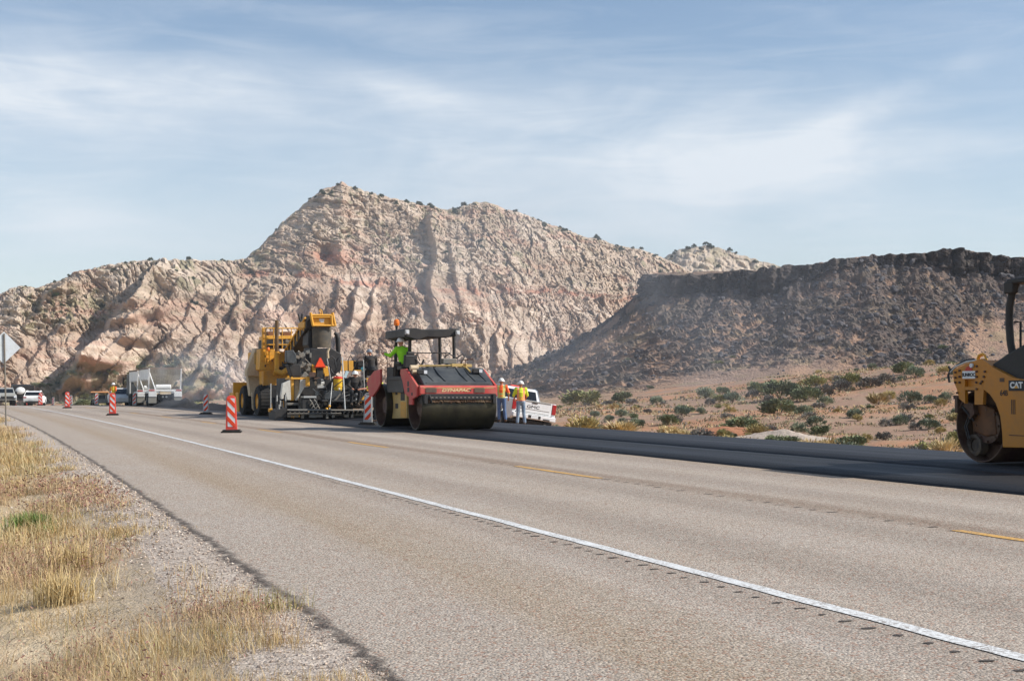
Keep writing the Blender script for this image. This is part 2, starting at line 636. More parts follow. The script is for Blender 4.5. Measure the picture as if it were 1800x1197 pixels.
def road_mat():
    m, t, b = new_mat('chip_seal_asphalt')
    uv, u, v, ob = uvnodes(t)
    st = t.scale(uv, (1.0, .06, 1.0))
    lowf = t.noise(st, 1.3, 4, .6)
    blot = t.noise(ob, .55, 5, .6)
    spk = t.noise(ob, 46, 3, .75)
    spk2 = t.noise(ob, 105, 2, .7)
    cell = t.voro(ob, 62, 'F1', 1)
    cb = t.node('ShaderNodeSeparateColor'); t.l.new(cell, cb.inputs[0])
    base = t.mix(t.ramp(lowf, .3, .7, 0, 1), s2l((170, 157, 142)), s2l((190, 178, 163)))
    base = t.mix(t.ramp(blot, .35, .7, 0, .8), base, s2l((176, 159, 138)))
    # tan dirt streaks and darker wheel paths that run along the lanes
    uw = t.math('ADD', u, t.ramp(lowf, .3, .7, -.10, .10))
    for c, w, s, colr, amt in ((1.0, .16, .45, (124, 112, 98), .34), (2.85, .16, .45, (124, 112, 98), .34), (4.7, .15, .45, (124, 112, 98), .30),
                               (6.35, .15, .40, (128, 114, 98), .30), (3.70, .10, .35, (122, 100, 76), .62), (6.9, .1, .4, (150, 126, 92), .4),
                               (-1.55, .12, .4, (158, 136, 104), .5), (-1.0, .05, .3, (150, 130, 100), .3), (5.4, .05, .2, (200, 188, 170), .25), (-.25, .12, .3, (132, 118, 104), .3)):
        k = t.math('MULTIPLY', band(t, uw, c, w, s), t.ramp(lowf, .25, .75, amt * .9, amt * 2.1))
        base = t.mix(k, base, s2l(colr))
    stones = t.mix(cb.outputs[0], s2l((92, 80, 70)), s2l((226, 212, 196)))
    base = t.mix(.42, base, stones)
    redk = t.ramp(cb.outputs[1], .86, .90, 0, .55)
    base = t.mix(redk, base, s2l((150, 98, 72)))
    dk = t.ramp(spk, .30, .46, .72, 0)
    base = t.mix(dk, base, s2l((66, 60, 54)))
    dk2 = t.ramp(spk2, .30, .42, .45, 0)
    base = t.mix(dk2, base, s2l((60, 54, 50)))
    # dropped bits of fresh mix
    bits = t.voro(ob, 1.6, 'F1', 0)
    bk = t.math('MULTIPLY', t.ramp(bits, .012, .03, 1, 0), t.ramp(u, .4, 1.2, 0, 1))
    base = t.mix(bk, base, s2l((44, 40, 38)))
    # ragged dark joint at the edge of the pavement, loose gravel beyond it
    rag = t.noise(ob, 5, 4, .7); rag2 = t.noise(ob, 1.1, 3, .6)
    ue = t.math('ADD', u, t.math('ADD', t.ramp(rag, .2, .8, -.07, .07), t.ramp(rag2, .2, .8, -.05, .05)))
    base = t.mix(t.math('MULTIPLY', band(t, ue, -2.86, .02, .045), t.ramp(rag, .25, .55, .15, .9)), base, s2l((72, 64, 58)))
    gcell = t.voro(ob, 34, 'F1', 1)
    gs = t.node('ShaderNodeSeparateColor'); t.l.new(gcell, gs.inputs[0])
    gv = t.mix(gs.outputs[0], s2l((150, 134, 120)), s2l((220, 204, 186)))
    base = t.mix(t.ramp(ue, -2.92, -3.0, 0, .8), base, gv)
    t.l.new(base, b.inputs['Base Color'])
    b.inputs['Roughness'].default_value = .88
    b.inputs['Specular IOR Level'].default_value = .25
    h = t.math('ADD', t.math('MULTIPLY', spk, .009), t.math('MULTIPLY', t.voro(ob, 62, 'F1', 0), -.007))
    h = t.math('ADD', h, t.math('MULTIPLY', t.noise(ob, 1.5, 3), .01))
    bump(t, b, h, 1.0, 1.0)
    return m


def fresh_mat(name='fresh_asphalt', c=(33, 33, 34)):
    m, t, b = new_mat(name)
    uv, u, v, ob = uvnodes(t)
    n = t.noise(ob, 70, 4, .7); n2 = t.noise(t.scale(uv, (1, .05, 1)), 2.0, 4, .6)
    base = t.mix(t.ramp(n, .3, .7, 0, 1), tuple(k * .55 for k in s2l(c)[:3]) + (1,), tuple(k * 1.45 for k in s2l(c)[:3]) + (1,))
    base = t.mix(t.ramp(n2, .35, .75, 0, .3), base, s2l((54, 53, 53)))
    t.l.new(base, b.inputs['Base Color'])
    t.l.new(t.ramp(n2, .3, .7, .5, .72), b.inputs['Roughness'])
    b.inputs['Specular IOR Level'].default_value = .3
    bump(t, b, n, .8, .006)
    return m


def strip(name, os_, zs, Ys, mat, kind='structure', wob=None):
    """sheet along the road: os_ offsets, zs heights at each offset, Ys depths; UV = (offset, distance)"""
    os_ = np.asarray(os_, float); zs = np.asarray(zs, float); Ys = np.asarray(Ys, float)
    O, YY = np.meshgrid(os_, Ys)
    if wob is not None:
        O = O + wob(O, YY)
    X, Y = road_pt(YY, O)
    Z = zr(YY) + zs[None, :]
    V = np.stack([X, Y, Z], -1).reshape(-1, 3)
    uv = np.stack([O, YY * 1.075], -1).reshape(-1, 2)
    o = mesh_np(name, V, grid_faces(len(Ys), len(os_)), 4, mat, uv=uv, smooth=True)
    if kind:
        tag(o, kind=kind)
    return o


YS = np.concatenate([np.arange(-40, 0, 2.), np.arange(0, 40, .5), np.arange(40, 400, 2.)])
ROADM = road_mat()
edge_w = lambda O, Y: np.where(O < -3.2, (fbm(Y * .7, Y * 0 + 3, octs=3, seed=3) - .5) * .35, 0)
strip('road', [-3.75, -3.45, -3.0, -2.86, -1.5, 0, 2, 4, 6, 7.9, 9, 12.45], [-.10, -.035, -.012, 0, 0, 0, 0, 0, 0, 0, 0, -.02], YS, ROADM, wob=edge_w)

# paint on the road
def line_mat(name, c, worn=.35):
    m, t, b = new_mat(name)
    uv, u, v, ob = uvnodes(t)
    n = t.noise(ob, 38, 4, .75); n2 = t.noise(ob, 2.2, 3, .6)
    w = t.math('MULTIPLY', t.ramp(n, .40, .56, 1, 0), t.ramp(n2, .3, .7, worn * .4, worn * 1.6))
    t.l.new(t.mix(w, s2l(c), s2l((128, 116, 104))), b.inputs['Base Color'])
    b.inputs['Roughness'].default_value = .7
    bump(t, b, n, .6, .004)
    return m


WL = line_mat('white_road_paint', (226, 226, 222), .7)
YL = line_mat('yellow_road_paint', (222, 168, 74), .7)
lw = lambda O, Y: (fbm(Y * 5., O * 0 + 1, octs=2, seed=13) - .5) * .022
strip('edge_line', [-.06, .06], [.005, .005], np.concatenate([np.arange(-10, 40, .1), np.arange(40, 300, 2.)]), WL, wob=lw)
NL = 11.0
for k in range(-1, 9):
    yb = NL + 10.15 * k
    ya = yb - 3.05
    o = strip('centre_line_dash', [3.44, 3.56], [.005, .005], np.linspace(ya, yb, 30), YL, kind='structure', wob=lw)

# milled rumble grooves: small hollows with the dark binder showing, beside the white line and along the centre
def rumbles():
    m = fresh_mat('rumble_binder', (84, 74, 64))
    V = []; Fs = []; UV = []
    rs = np.random.default_rng(5)
    def groove(Yc, oc, w, l):
        b = len(V)
        n = 14
        V.append(None); UV.append((oc, Yc))
        x, y = road_pt(Yc, oc); V[b] = (float(x), float(y), .0045)
        for i in range(n):
            a = 2 * math.pi * i / n
            k = .55 + .9 * rs.random()
            x, y = road_pt(Yc + math.sin(a) * l * .5 * k, oc + math.cos(a) * w * .5 * (.85 + .3 * rs.random()))
            V.append((float(x), float(y), .004)); UV.append((oc, Yc))
        for i in range(n):
            Fs.extend((b, b + 1 + i, b + 1 + (i + 1) % n))
    for i in range(100):
        Y = 5.6 + i * .215
        groove(Y, -.185 + .015 * rs.standard_normal(), .05 + .05 * rs.random(), .028 + .022 * rs.random())
    for i in range(46):
        Y = 9.5 + i * .30
        if rs.random() < .9:
            groove(Y, 3.50 + .025 * rs.standard_normal(), .09 + .08 * rs.random(), .026 + .02 * rs.random())
    o = mesh_np('rumble_strip', np.array(V), np.array(Fs), 3, m, uv=np.array(UV), smooth=False)
    tag(o, kind='structure')


rumbles()
FM = fresh_mat()
TACK = fresh_mat('tack_coat', (58, 54, 52))
jag = lambda O, Y: (fbm(Y * 2.2, O * 0 + 7, octs=3, seed=23) - .5) * .05
FM2 = fresh_mat('rolled_asphalt', (43, 43, 45))
strip('new_asphalt', [6.92, 6.94, 7.8, 9.1, 9.21, 9.23], [.0, .035, .042, .045, .045, .02], np.concatenate([np.arange(-30, 62, .25)]), FM, wob=jag)
strip('new_asphalt', [9.22, 9.25, 10.6, 12.3, 12.42, 12.62], [.02, .075, .085, .09, .09, -.16], np.concatenate([np.arange(-30, 62, .25)]), FM2, wob=jag)
strip('tack_coat', [7.6, 9, 11, 12.3], [.006, .006, .006, .0], np.arange(61.9, 200, 2.), TACK, wob=jag)
strip('shoulder_bank', [12.40, 12.75, 13.6], [.0, -.06, -.32], np.arange(-20, 200, 1.), bpy.data.materials['ground_soil'], wob=jag)
# a plain soil colour for the bank (it shares the ground's material)
sb = bpy.data.objects['shoulder_bank'].data
ca = sb.color_attributes.new('Col', 'FLOAT_COLOR', 'POINT')
ca.data.foreach_set('color', np.tile(np.array(s2l((150, 122, 98)), np.float32), len(sb.vertices)))


# ================================================================== SANDSTONE CLIFF
CREST = [(-500, 560), (-260, 545), (-120, 530), (-40, 522), (0, 517), (30, 505), (62, 508), (92, 499), (130, 480), (180, 469), (250, 459), (330, 458), (385, 460), (430, 456), (455, 436), (490, 396),
         (540, 352), (568, 331), (600, 323), (640, 336), (680, 348), (760, 363), (787, 370), (828, 359), (852, 355), (900, 371), (960, 393),
         (1020, 413), (1080, 429), (1130, 441), (1165, 453), (1210, 474), (1300, 540), (1400, 600), (1500, 640), (1600, 670)]


def cliff():
    pxs = np.concatenate([np.arange(-480, -60, 8.), np.arange(-60, 1280, 1.3), np.arange(1280, 1600, 10.)])
    ts = np.concatenate([np.linspace(0, 1, 400), 1 + np.linspace(0, 1, 26)[1:] ** 1.5 * .6])
    PX, T = np.meshgrid(pxs, ts)
    k = (PX - 900) / F
    rough_c = (fbm(PX / 9., PX * 0 + 2, octs=4, seed=61) - .5) * 6
    yc = ip(PX, CREST) + rough_c
    # distances of the foot and of the crest
    Db = ip(PX, [(-500, 330), (0, 400), (200, 430), (400, 455), (600, 480), (900, 500), (1200, 560), (1600, 640)])
    Dc = ip(PX, [(-500, 430), (0, 500), (200, 515), (330, 530), (430, 560), (520, 590), (600, 600), (800, 620), (1100, 680), (1600, 800)])
    Zc = CAMZ + (684 - yc) / F * Dc
    Zb = -7.0
    tt = np.clip(T, 0, 1)
    # face profile: steep slickrock foot, ledge, rubble slope, rounded crest
    hp = ip(tt, [(0, 0), (.06, .10), (.45, .36), (.52, .46), (.60, .50), (.85, .78), (.95, .91), (1, 1)])
    D = Db + (Dc - Db) * hp
    Z = Zb + (Zc - Zb) * tt
    back = np.clip(T - 1, 0, 1)
    D = D + back * 190
    Z = Z - back ** 1.4 * 40 * np.where(Zc > 20, 1, .5)
    # slanting structures: columns of rock, stepped so the sun from the right leaves their left flanks dark
    yv = 684 - (Z - CAMZ) / D * F
    lean = ip(PX, [(-100, .8), (250, .8), (420, .62), (560, .45), (700, .2), (800, .05), (1200, -.05)])
    warp = (fbm(PX / 60., yv / 60., octs=3, seed=71) - .5) * 36 + (fbm(PX / 16., yv / 16., octs=2, seed=73) - .5) * 9
    q = PX + lean * (yv - 600) + warp
    low = sst(0, .05, tt) * (1 - sst(.50, .66, tt))           # where the slickrock shows
    up = 1 - low
    def step(q0, amp, w=9, decay=70):
        s = (q - q0 - 26 * (fbm(PX / 70. + q0, yv / 34., octs=3, seed=int(q0)) - .5))
        amp = amp * np.where(PX < 420, 1.0, .72) * np.clip(.15 + 1.9 * (fbm(PX / 90. + q0, yv / 30. + q0, octs=2, seed=int(q0) + 1) - .12), 0, 1.3)
        return amp * (sst(-w * .5, w * .5, s)) * np.exp(-np.clip(s, 0, None) / decay)
    B = 0 * q
    vis = lambda y0, y1: sst(y0 - 14, y0 + 14, yv) * (1 - sst(y1 - 22, y1 + 22, yv))
    for q0, amp, w, dec, y0, y1 in ((170, 44, 12, 95, 455, 680), (205, 7, 7, 34, 505, 700), (243, 5, 8, 40, 500, 700), (300, 9, 8, 50, 520, 700),
                                    (345, 10, 8, 45, 500, 705), (392, 12, 9, 55, 500, 710), (437, 10, 8, 50, 520, 720), (480, 13, 8, 46, 500, 730),
                                    (520, 10, 8, 40, 520, 730), (556, 8, 7, 36, 500, 720), (598, 12, 9, 52, 500, 720), (640, 10, 8, 45, 500, 720), (676, 9, 8, 40, 500, 700),
                                    (716, 8, 8, 40, 520, 710), (775, 7, 8, 36, 560, 700), (836, 6, 7, 34, 570, 710), (873, 9, 6, 26, 580, 710), (903, 9, 6, 26, 585, 710),
                                    (934, 7, 6, 30, 590, 700), (985, 7, 7, 40, 570, 700), (1030, 5, 7, 40, 560, 690), (30, 14, 14, 80, 495, 570), (90, 6, 9, 50, 560, 690)):
        B = B + step(q0, amp, w, dec) * vis(y0, y1)
    # the deep cleft in the upper face and the hollow at its left
    B = B + (sst(-7, 7, PX - 757 - 6 * np.sin(yv / 17)) * np.exp(-np.clip(PX - 757, 0, None) / 46)) * 15 * vis(385, 560)
    B = B + (sst(-5, 5, PX - 800 - .2 * (yv - 500)) * np.exp(-np.clip(PX - 800, 0, None) / 30)) * 6 * vis(440, 540)
    B = B - 13 * np.exp(-((PX - 572) / 17) ** 2 - ((yv - 452) / 16) ** 2)
    B = B + 6 * np.exp(-((PX - 595) / 12) ** 2 - ((yv - 450) / 22) ** 2)
    B = B - 9 * np.exp(-((PX - 168) / 26) ** 2 - ((yv - 540) / 60) ** 2)
    # units of rock, metres on the face
    a = PX * D / F; h = (Z - Zb) * 1.3
    aw = a + (fbm(a / 9., h / 9., octs=3, seed=81) - .5) * 7 + h * lean * .55
    hw = h + (fbm(a / 11., h / 11., octs=3, seed=83) - .5) * 7
    # rubble and blocks of the upper part
    v1, e1, c1 = facet(aw / 5.0, hw / 5.4, 91, 1.6)
    v2, e2, c2 = facet(aw / 2.1 + 9, hw / 2.0, 93, 1.8)
    v3, e3, c3 = facet(aw / .95, hw / .8 + 5, 95, 1.6)
    blocks = v1 * 2.5 + e1 * .7 + v2 * 1.45 + e2 * .45 + v3 * .7
    # vertical ribs along the rim of the left ridge and the slickrock columns
    s1, s2, d1 = worley(aw / 7.5, hw / 34., 97)
    u1, u2, d2 = worley(aw / 2.6, hw / 13., 99)
    slabs = np.clip((s2 - s1) * 3.2, 0, 1) ** .6 * 3.0 + np.clip((u2 - u1) * 3.5, 0, 1) * .55 * (d1 > .45)
    joints = fbm(a / 14., h / 14., octs=4, seed=101)
    brk = sst(.54, .62, joints)
    v4, e4, c4 = facet(aw / 5.5, hw / 12., 131, 1.3)
    soft = fbm(aw / 5., hw / 22., octs=3, seed=133)
    slabs = slabs * .30 + soft * 3.2 + v4 * 1.2 + e4 * .45 + (v2 * .45 + v3 * .45)
    slabs = slabs * 1.0 + brk * (blocks * .85 - .6)
    rim = vis(455, 520) * sst(150, 230, PX) * (1 - sst(400, 470, PX))
    ribs = np.clip((u2 - u1) * 3, 0, 1) ** .7 * 2.6
    disp = slabs * low + blocks * up * (1 - .5 * rim) + ribs * rim
    # thin strata ledges
    strat = np.abs(((h + (fbm(a / 25., h / 5., octs=2, seed=103)) * 5) / 5.2) % 1.0 - .5) * 2
    strat2 = np.abs(((Z + (fbm(a / 30., h / 9., octs=3, seed=109)) * 7) / 3.1) % 1.0 - .5) * 2
    disp = disp + strat2 ** 2 * 1.5 * up * sst(.40, .58, fbm(a / 22., h / 9., octs=3, seed=139)) + strat * .8 * (.35 + .65 * vis(490, 545)) + (fbm(a / 1.3, h / 1.3, octs=3, seed=105) - .5) * 1.1 * (.35 + .65 * up)
    disp = disp + (fbm(a / 38., h / 38., octs=3, seed=107) - .5) * 9 * sst(0, .1, tt) * (1 - sst(.9, 1, tt))
    edge = sst(0, .03, tt)
    fade = 1 - .75 * sst(.94, 1.0, tt)
    dsp = (disp * edge * np.where(T > 1, .5, 1) + B * edge * (1 - sst(.86, .99, tt)))
    Dd = D - dsp * .82 * np.where(T > .97, .4, 1)
    Zd = Z + disp * edge * .30 * fade * np.where(T > 1, .5, 1)
    X = k * D; 
    rad = Dd / D
    V = np.stack([X * rad, Dd, Zd], -1).reshape(-1, 3)
    # colours
    pale = np.array(s2l((206, 187, 168))[:3]); warm = np.array(s2l((188, 165, 144))[:3]); red = np.array(s2l((176, 120, 96))[:3])
    olive = np.array(s2l((140, 132, 102))[:3]); dark = np.array(s2l((96, 84, 76))[:3]); grey = np.array(s2l((172, 157, 136))[:3])
    n = fbm(a / 20., h / 20., octs=4, seed=111)[..., None]
    C = pale * (1 - sst(.35, .6, n)) + warm * sst(.35, .6, n)
    C = C * (1 - .35 * up[..., None]) + grey * .35 * up[..., None]
    redm = sst(.56, .74, fbm(a / 16. + 4, h / 3.6, octs=4, seed=113)) * .65
    # the two red ledge bands
    yy = yv + (fbm(PX / 40., PX * 0, octs=2, seed=117) - .5) * 10
    bandm = np.exp(-((yy - ip(PX, [(350, 500), (460, 487), (560, 492), (700, 508), (830, 519), (960, 521), (1100, 530)])) / 6.) ** 2) * sst(.36, .55, fbm(PX / 16., yv / 7., octs=3, seed=119)) * sst(380, 470, PX) * (1 - sst(1120, 1180, PX))
    bandm = bandm + np.exp(-((PX - 590) / 42) ** 2 - ((yv - 455) / 18) ** 2) * .8
    redm = np.clip(redm * .5 + bandm * .85, 0, .8)[..., None]
    C = C * (1 - redm) + red * redm
    crk = (1 - e4) * low * .5
    stain = np.clip(sst(.50, .66, fbm(aw / 2.2, hw / 26., octs=4, seed=137)) * low * .45 + crk, 0, .8)[..., None]
    C = C * (1 - stain) + np.array(s2l((150, 126, 108))[:3]) * stain
    crack = ((1 - e2) * .5 * up + np.clip(1 - (u2 - u1) * 9, 0, 1) * .45 * low * (d1 > .45))[..., None]
    C = C * (1 - crack * .55) + dark * crack * .55
    gully = sst(.52, .66, fbm(a / 10., h / 22., octs=4, seed=121))
    veg = (sst(.57, .70, fbm(a / 2.6, h / 2.2, octs=3, seed=123)) * (.30 + .5 * gully + .5 * sst(.8, 1, tt)))
    veg = veg + .8 * gully * sst(.5, .6, fbm(a / 3., h / 3., octs=2, seed=127)) * (PX < 480)
    veg = veg * (.25 + .75 * up) + .9 * (1 - sst(.06, .12, tt - .22 * sst(40, 130, PX) * (1 - sst(330, 420, PX)))) * sst(.38, .55, fbm(a / 4., h / 3., octs=4, seed=125))
    veg = np.clip(veg, 0, .8)[..., None]
    C = C * (1 - veg) + olive * veg
    C = C * (.86 + .28 * np.where(up > .5, c2, d2))[..., None]
    m = vc_mat('sandstone', .93, fine=[(.9, .12), (.18, .10)], bumps=[('n', .45, .55), ('n', 2.0, .22), ('v', .6, .35)])
    o = mesh_np('hill', V, grid_faces(len(ts), len(pxs)), 4, m, C.reshape(-1, 3), smooth=False)
    tag(o, kind='structure')
    # far hill behind the shoulder of the main one
    pxs = np.arange(1040, 1500, 1.6); ts2 = np.concatenate([np.linspace(0, 1, 90), 1 + np.linspace(0, .5, 10)[1:]])
    PX, T = np.meshgrid(pxs, ts2)
    yc = ip(PX, [(1040, 520), (1120, 480), (1160, 456), (1200, 437), (1222, 434), (1240, 431), (1262, 435), (1280, 441), (1330, 455), (1370, 467), (1420, 480), (1500, 510)]) + (fbm(PX / 8., PX * 0 + 5, octs=4, seed=161) - .5) * 6
    Db = 850; Dc = 960; Zc = CAMZ + (684 - yc) / F * Dc
    tt = np.clip(T, 0, 1); D = Db + (Dc - Db) * tt + np.clip(T - 1, 0, 1) * 300; Z = -5 + (Zc + 5) * tt - np.clip(T - 1, 0, 1) * 60
    a = PX * D / F; h = Z * 1.3
    f1, f2, c1 = worley(a / 7, h / 6., 191); g1, g2, c2 = worley(a / 3, h / 3., 193)
    dsp = (1 - np.clip(f1 * 1.3, 0, 1) ** 2) * 4 * (.3 + c1) + (1 - np.clip(g1 * 1.3, 0, 1) ** 2) * 2.2 * (.3 + c2) + (fbm(a / 30., h / 30., octs=4, seed=107) - .5) * 22
    dsp = dsp * np.where(T > .97, .4, 1)
    Dd = D - dsp * .8
    V = np.stack([(PX - 900) / F * Dd, Dd, Z + dsp * .25 * (T < .95)], -1).reshape(-1, 3)
    veg = (sst(.54, .66, fbm(a / 5., h / 4., octs=3, seed=223)) * .55)[..., None]
    C = (pale * .5 + grey * .5) * (1 - veg) + olive * veg
    C = C * (.86 + .28 * c2)[..., None]
    o2 = mesh_np('far_hill', V, grid_faces(len(ts2), len(pxs)), 4, m, C.reshape(-1, 3), smooth=False)
    tag(o2, kind='structure')
    return o, o2


HILL, FARHILL = cliff()


# ================================================================== BASALT MESA WITH ITS TALUS
def curve_pts(ctrl, step):
    """Catmull-Rom through 2-D control points, resampled"""
    P = np.array(ctrl, float); P = np.vstack([2 * P[0] - P[1], P, 2 * P[-1] - P[-2]])
    out = []
    for i in range(1, len(P) - 2):
        t = np.linspace(0, 1, 60, endpoint=False)[:, None]
        p0, p1, p2, p3 = P[i - 1], P[i], P[i + 1], P[i + 2]
        out.append(.5 * ((2 * p1) + (-p0 + p2) * t + (2 * p0 - 5 * p1 + 4 * p2 - p3) * t ** 2 + (-p0 + 3 * p1 - 3 * p2 + p3) * t ** 3))
    Q = np.vstack(out + [P[-2][None]])
    L = np.concatenate([[0], np.cumsum(np.hypot(*np.diff(Q, axis=0).T))])
    s = np.arange(0, L[-1], step)
    return np.stack([np.interp(s, L, Q[:, 0]), np.interp(s, L, Q[:, 1])], -1), s


MTOP = 32.5
MESA_SURF = {}


def mesa():
    E, s = curve_pts([(95, 640), (64, 530), (50, 440), (42, 402), (38.5, 384), (45, 371), (60, 362), (85, 356), (117, 350), (160, 343), (215, 330), (290, 300)], .40)
    # smooth tangent -> outward normal (towards the camera and the left)
    kern = np.ones(61) / 61
    T = np.gradient(E, axis=0)
    Tx = np.convolve(np.pad(T[:, 0], 30, 'edge'), kern, 'valid'); Ty = np.convolve(np.pad(T[:, 1], 30, 'edge'), kern, 'valid')
    L = np.hypot(Tx, Ty); N = np.stack([Ty / L, -Tx / L], -1)
    if N[len(N) * 3 // 4, 1] > 0:
        N = -N
    r = np.concatenate([-np.geomspace(90, 2.0, 22), np.linspace(-1.6, -.2, 6), np.linspace(0, 1.6, 26), np.linspace(1.8, 124, 350)])
    S, RR = np.meshgrid(s, r)
    i = np.arange(len(s))
    corner = np.exp(-((s - s[np.argmin(np.hypot(E[:, 0] - 40, E[:, 1] - 384))]) / 30) ** 2)
    Rt = 112 - 42 * corner; ex = 2.0 + .25 * corner
    Rt = Rt[None, :] + (fbm(S / 30., S * 0 + 3, octs=3, seed=211) - .5) * 16
    # recesses of the rim
    rec = (fbm(s / 16., s * 0 + 1, octs=5, seed=213, gain=.6) - .5) * 9 - np.clip(1 - (worley(s / 5., s * 0 + .5, 215)[1] - worley(s / 5., s * 0 + .5, 215)[0]) * 3, 0, 1) * 1.6
    chf = np.clip(3.9 + 6 * (fbm(s / 20., s * 0 + 9, octs=4, seed=217, gain=.6) - .5) * 2, 1.0, 7)      # height of the cliff band
    pe = 900 + E[:, 0] / E[:, 1] * F
    ye = ip(pe, [(900, 488), (1130, 484), (1200, 477), (1300, 471), (1370, 467), (1440, 459), (1500, 452), (1560, 444), (1640, 440), (1745, 440), (1800, 444), (1900, 452), (2100, 470)])
    top = CAMZ + (684 - ye) / F * E[:, 1] - .6 + 1.1 * (fbm(s / 14., s * 0 + 4, octs=4, seed=219) - .5) * 2
    top = np.where(E[:, 1] > 420, np.minimum(top, 32), top)
    foot = top - chf
    tcl = np.clip(RR / 1.6, 0, 1)
    cl = top[None, :] - chf[None, :] * tcl ** .8
    q = np.clip((RR - 1.6) / (Rt - 1.6), 0, 1)
    tal = -2.2 + (foot[None, :] + 2.2) * (1 - q) ** ex[None, :]
    Z = np.where(RR < 0, top[None, :] + np.minimum(-RR, 40) * .02, np.where(RR < 1.6, cl, tal))
    bumpy = fbm(S / 9., RR / 9., octs=4, seed=221) - .5
    fa, _e, c1 = facet(S / 2.1, RR / 2.1, 223, 1.6); fb, _e, c2 = facet(S / .95, RR / .95, 225, 1.6)
    dens = fbm(S / 24., RR / 42., octs=4, seed=227)
    rub = sst(.44, .66, dens + .40 * (1 - q) - .24 + .22 * np.exp(-((s - s[np.argmin(np.hypot(E[:, 0] - 40, E[:, 1] - 384))]) / 45) ** 2)[None, :])
    d = bumpy * 1.6 * sst(1.6, 8, RR) + rub * (fa * .95 * c1 + fb * .55 * c2) * sst(1.2, 3, RR) * (1 - sst(.75, 1.0, q))
    Z = Z + d + (fbm(S / 2., RR / 2., octs=3, seed=229) - .5) * .45
    Z = Z + np.where(RR < 0, (fbm(S / 1.7, RR / 2.5, octs=3, seed=231) - .5) * 1.8, 0)
    # columns on the cliff
    w1, w2, wc = worley(S / 2.1, Z / 6., 233)
    cold = (np.clip((w2 - w1) * 3, 0, 1) ** .6 * .5 + facet(S / 2.4, Z / 1.8, 243, 1.5)[0] * 2.0 + (fbm(S / 1.2, Z / 1.2, octs=3, seed=235) - .5) * 1.6) * ((RR >= -.3) & (RR < 2.2))
    out = RR + rec[None, :] * np.where(RR < 3, 1, np.exp(-(RR - 3) / 6)) + cold
    X = E[None, :, 0] + N[None, :, 0] * out; Y = E[None, :, 1] + N[None, :, 1] * out
    V = np.stack([X, Y, Z], -1).reshape(-1, 3)
    bas = np.array(s2l((66, 63, 64))[:3]); bas2 = np.array(s2l((106, 98, 90))[:3]); soil = np.array(s2l((156, 130, 112))[:3]); soil2 = np.array(s2l((166, 134, 110))[:3])
    dry = np.array(s2l((150, 134, 104))[:3])
    n = fbm(S / 12., RR / 30., octs=4, seed=237)[..., None]
    so = soil * (1 - sst(.42, .6, n)) + soil2 * sst(.42, .6, n)
    dm = (sst(.5, .66, fbm(S / 4., RR / 4., octs=4, seed=239)) * .5)[..., None]
    so = so * (1 - dm) + dry * dm
    bc = bas * (1 - c1[..., None] * .6) + bas2 * c1[..., None] * .6
    rk = np.clip(rub * sst(.54, .70, (c2 + c1) * .5 + .22 * (1 - q) + (dens - .5)), 0, 1) * .82
    rk = np.where(RR < 1.8, .92, rk)
    rk = np.maximum(rk, np.where(RR > 1.7, .88 * np.exp(-(RR - 1.7) / 3.5) * sst(.3, .5, dens), 0))
    rk = np.where(RR < -.9, .45, rk)[..., None]
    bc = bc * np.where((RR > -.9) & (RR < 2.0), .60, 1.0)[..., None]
    C = so * (1 - rk) + bc * rk
    C = C * (.85 + .3 * fbm(S * 1.5, RR * 1.5, octs=2, seed=241)[..., None])
    m = vc_mat('basalt_slope', .93, fine=[(1.6, .14), (6, .12)], bumps=[('n', 1.2, .28), ('v', 1.3, .35)])
    o = mesh_np('mesa', V, grid_faces(len(r), len(s)), 4, m, C.reshape(-1, 3), smooth=False)
    tag(o, kind='structure')
    MESA_SURF.update(X=X, Y=Y, Z=Z, q=q, R=RR, dens=dens)
    return o


MESA = mesa()

# ================================================================== GROUND HELPERS
def hit(px, py, y0=8.0, y1=260.0):
    """where the line of sight through a pixel meets the open ground"""
    kx, kz = ray(px, py)
    Y = np.linspace(y0, y1, 2500)
    zl = CAMZ + kz * Y
    below = np.nonzero(zl < zg(kx * Y, Y))[0]
    y = Y[below[0]] if len(below) else y1
    return float(kx * y), float(y)


def zat(x, y):
    return float(zg(np.array([x]), np.array([y]))[0])


# ================================================================== PLANTS
def leaf_mat(name, tr=.15):
    m, t, b = new_mat(name)
    at = t.node('ShaderNodeAttribute', attribute_name='Col')
    oi = t.node('ShaderNodeObjectInfo')
    hsv = t.node('ShaderNodeHueSaturation'); t.l.new(at.outputs['Color'], hsv.inputs['Color'])
    t.l.new(t.ramp(oi.outputs['Random'], 0, 1, .8, 1.2), hsv.inputs['Value'])
    t.l.new(hsv.outputs[0], b.inputs['Base Color'])
    b.inputs['Roughness'].default_value = .75; b.inputs['Specular IOR Level'].default_value = .2
    b.inputs['Subsurface Weight'].default_value = 0
    return m


LEAF = leaf_mat('foliage')
WOOD = paint('bark', (104, 88, 72), .9, dirt=.2)


def leaves(P, size, dirs=None, rs=rng, aspect=1.8):
    """one small leaf (a quad kite) at each point; returns V, F"""
    n = len(P)
    a = rs.normal(size=(n, 3)); a /= np.linalg.norm(a, axis=1)[:, None]
    if dirs is not None:
        a = a * .6 + dirs; a /= np.linalg.norm(a, axis=1)[:, None]
    b = np.cross(a, rs.normal(size=(n, 3))); b /= np.linalg.norm(b, axis=1)[:, None]
    sz = (size * (.6 + .8 * rs.random(n)))[:, None]
    V = np.stack([P - a * sz * aspect * .5, P + b * sz * .5, P + a * sz * aspect * .5, P - b * sz * .5], 1).reshape(-1, 3)
    return V, np.arange(4 * n)


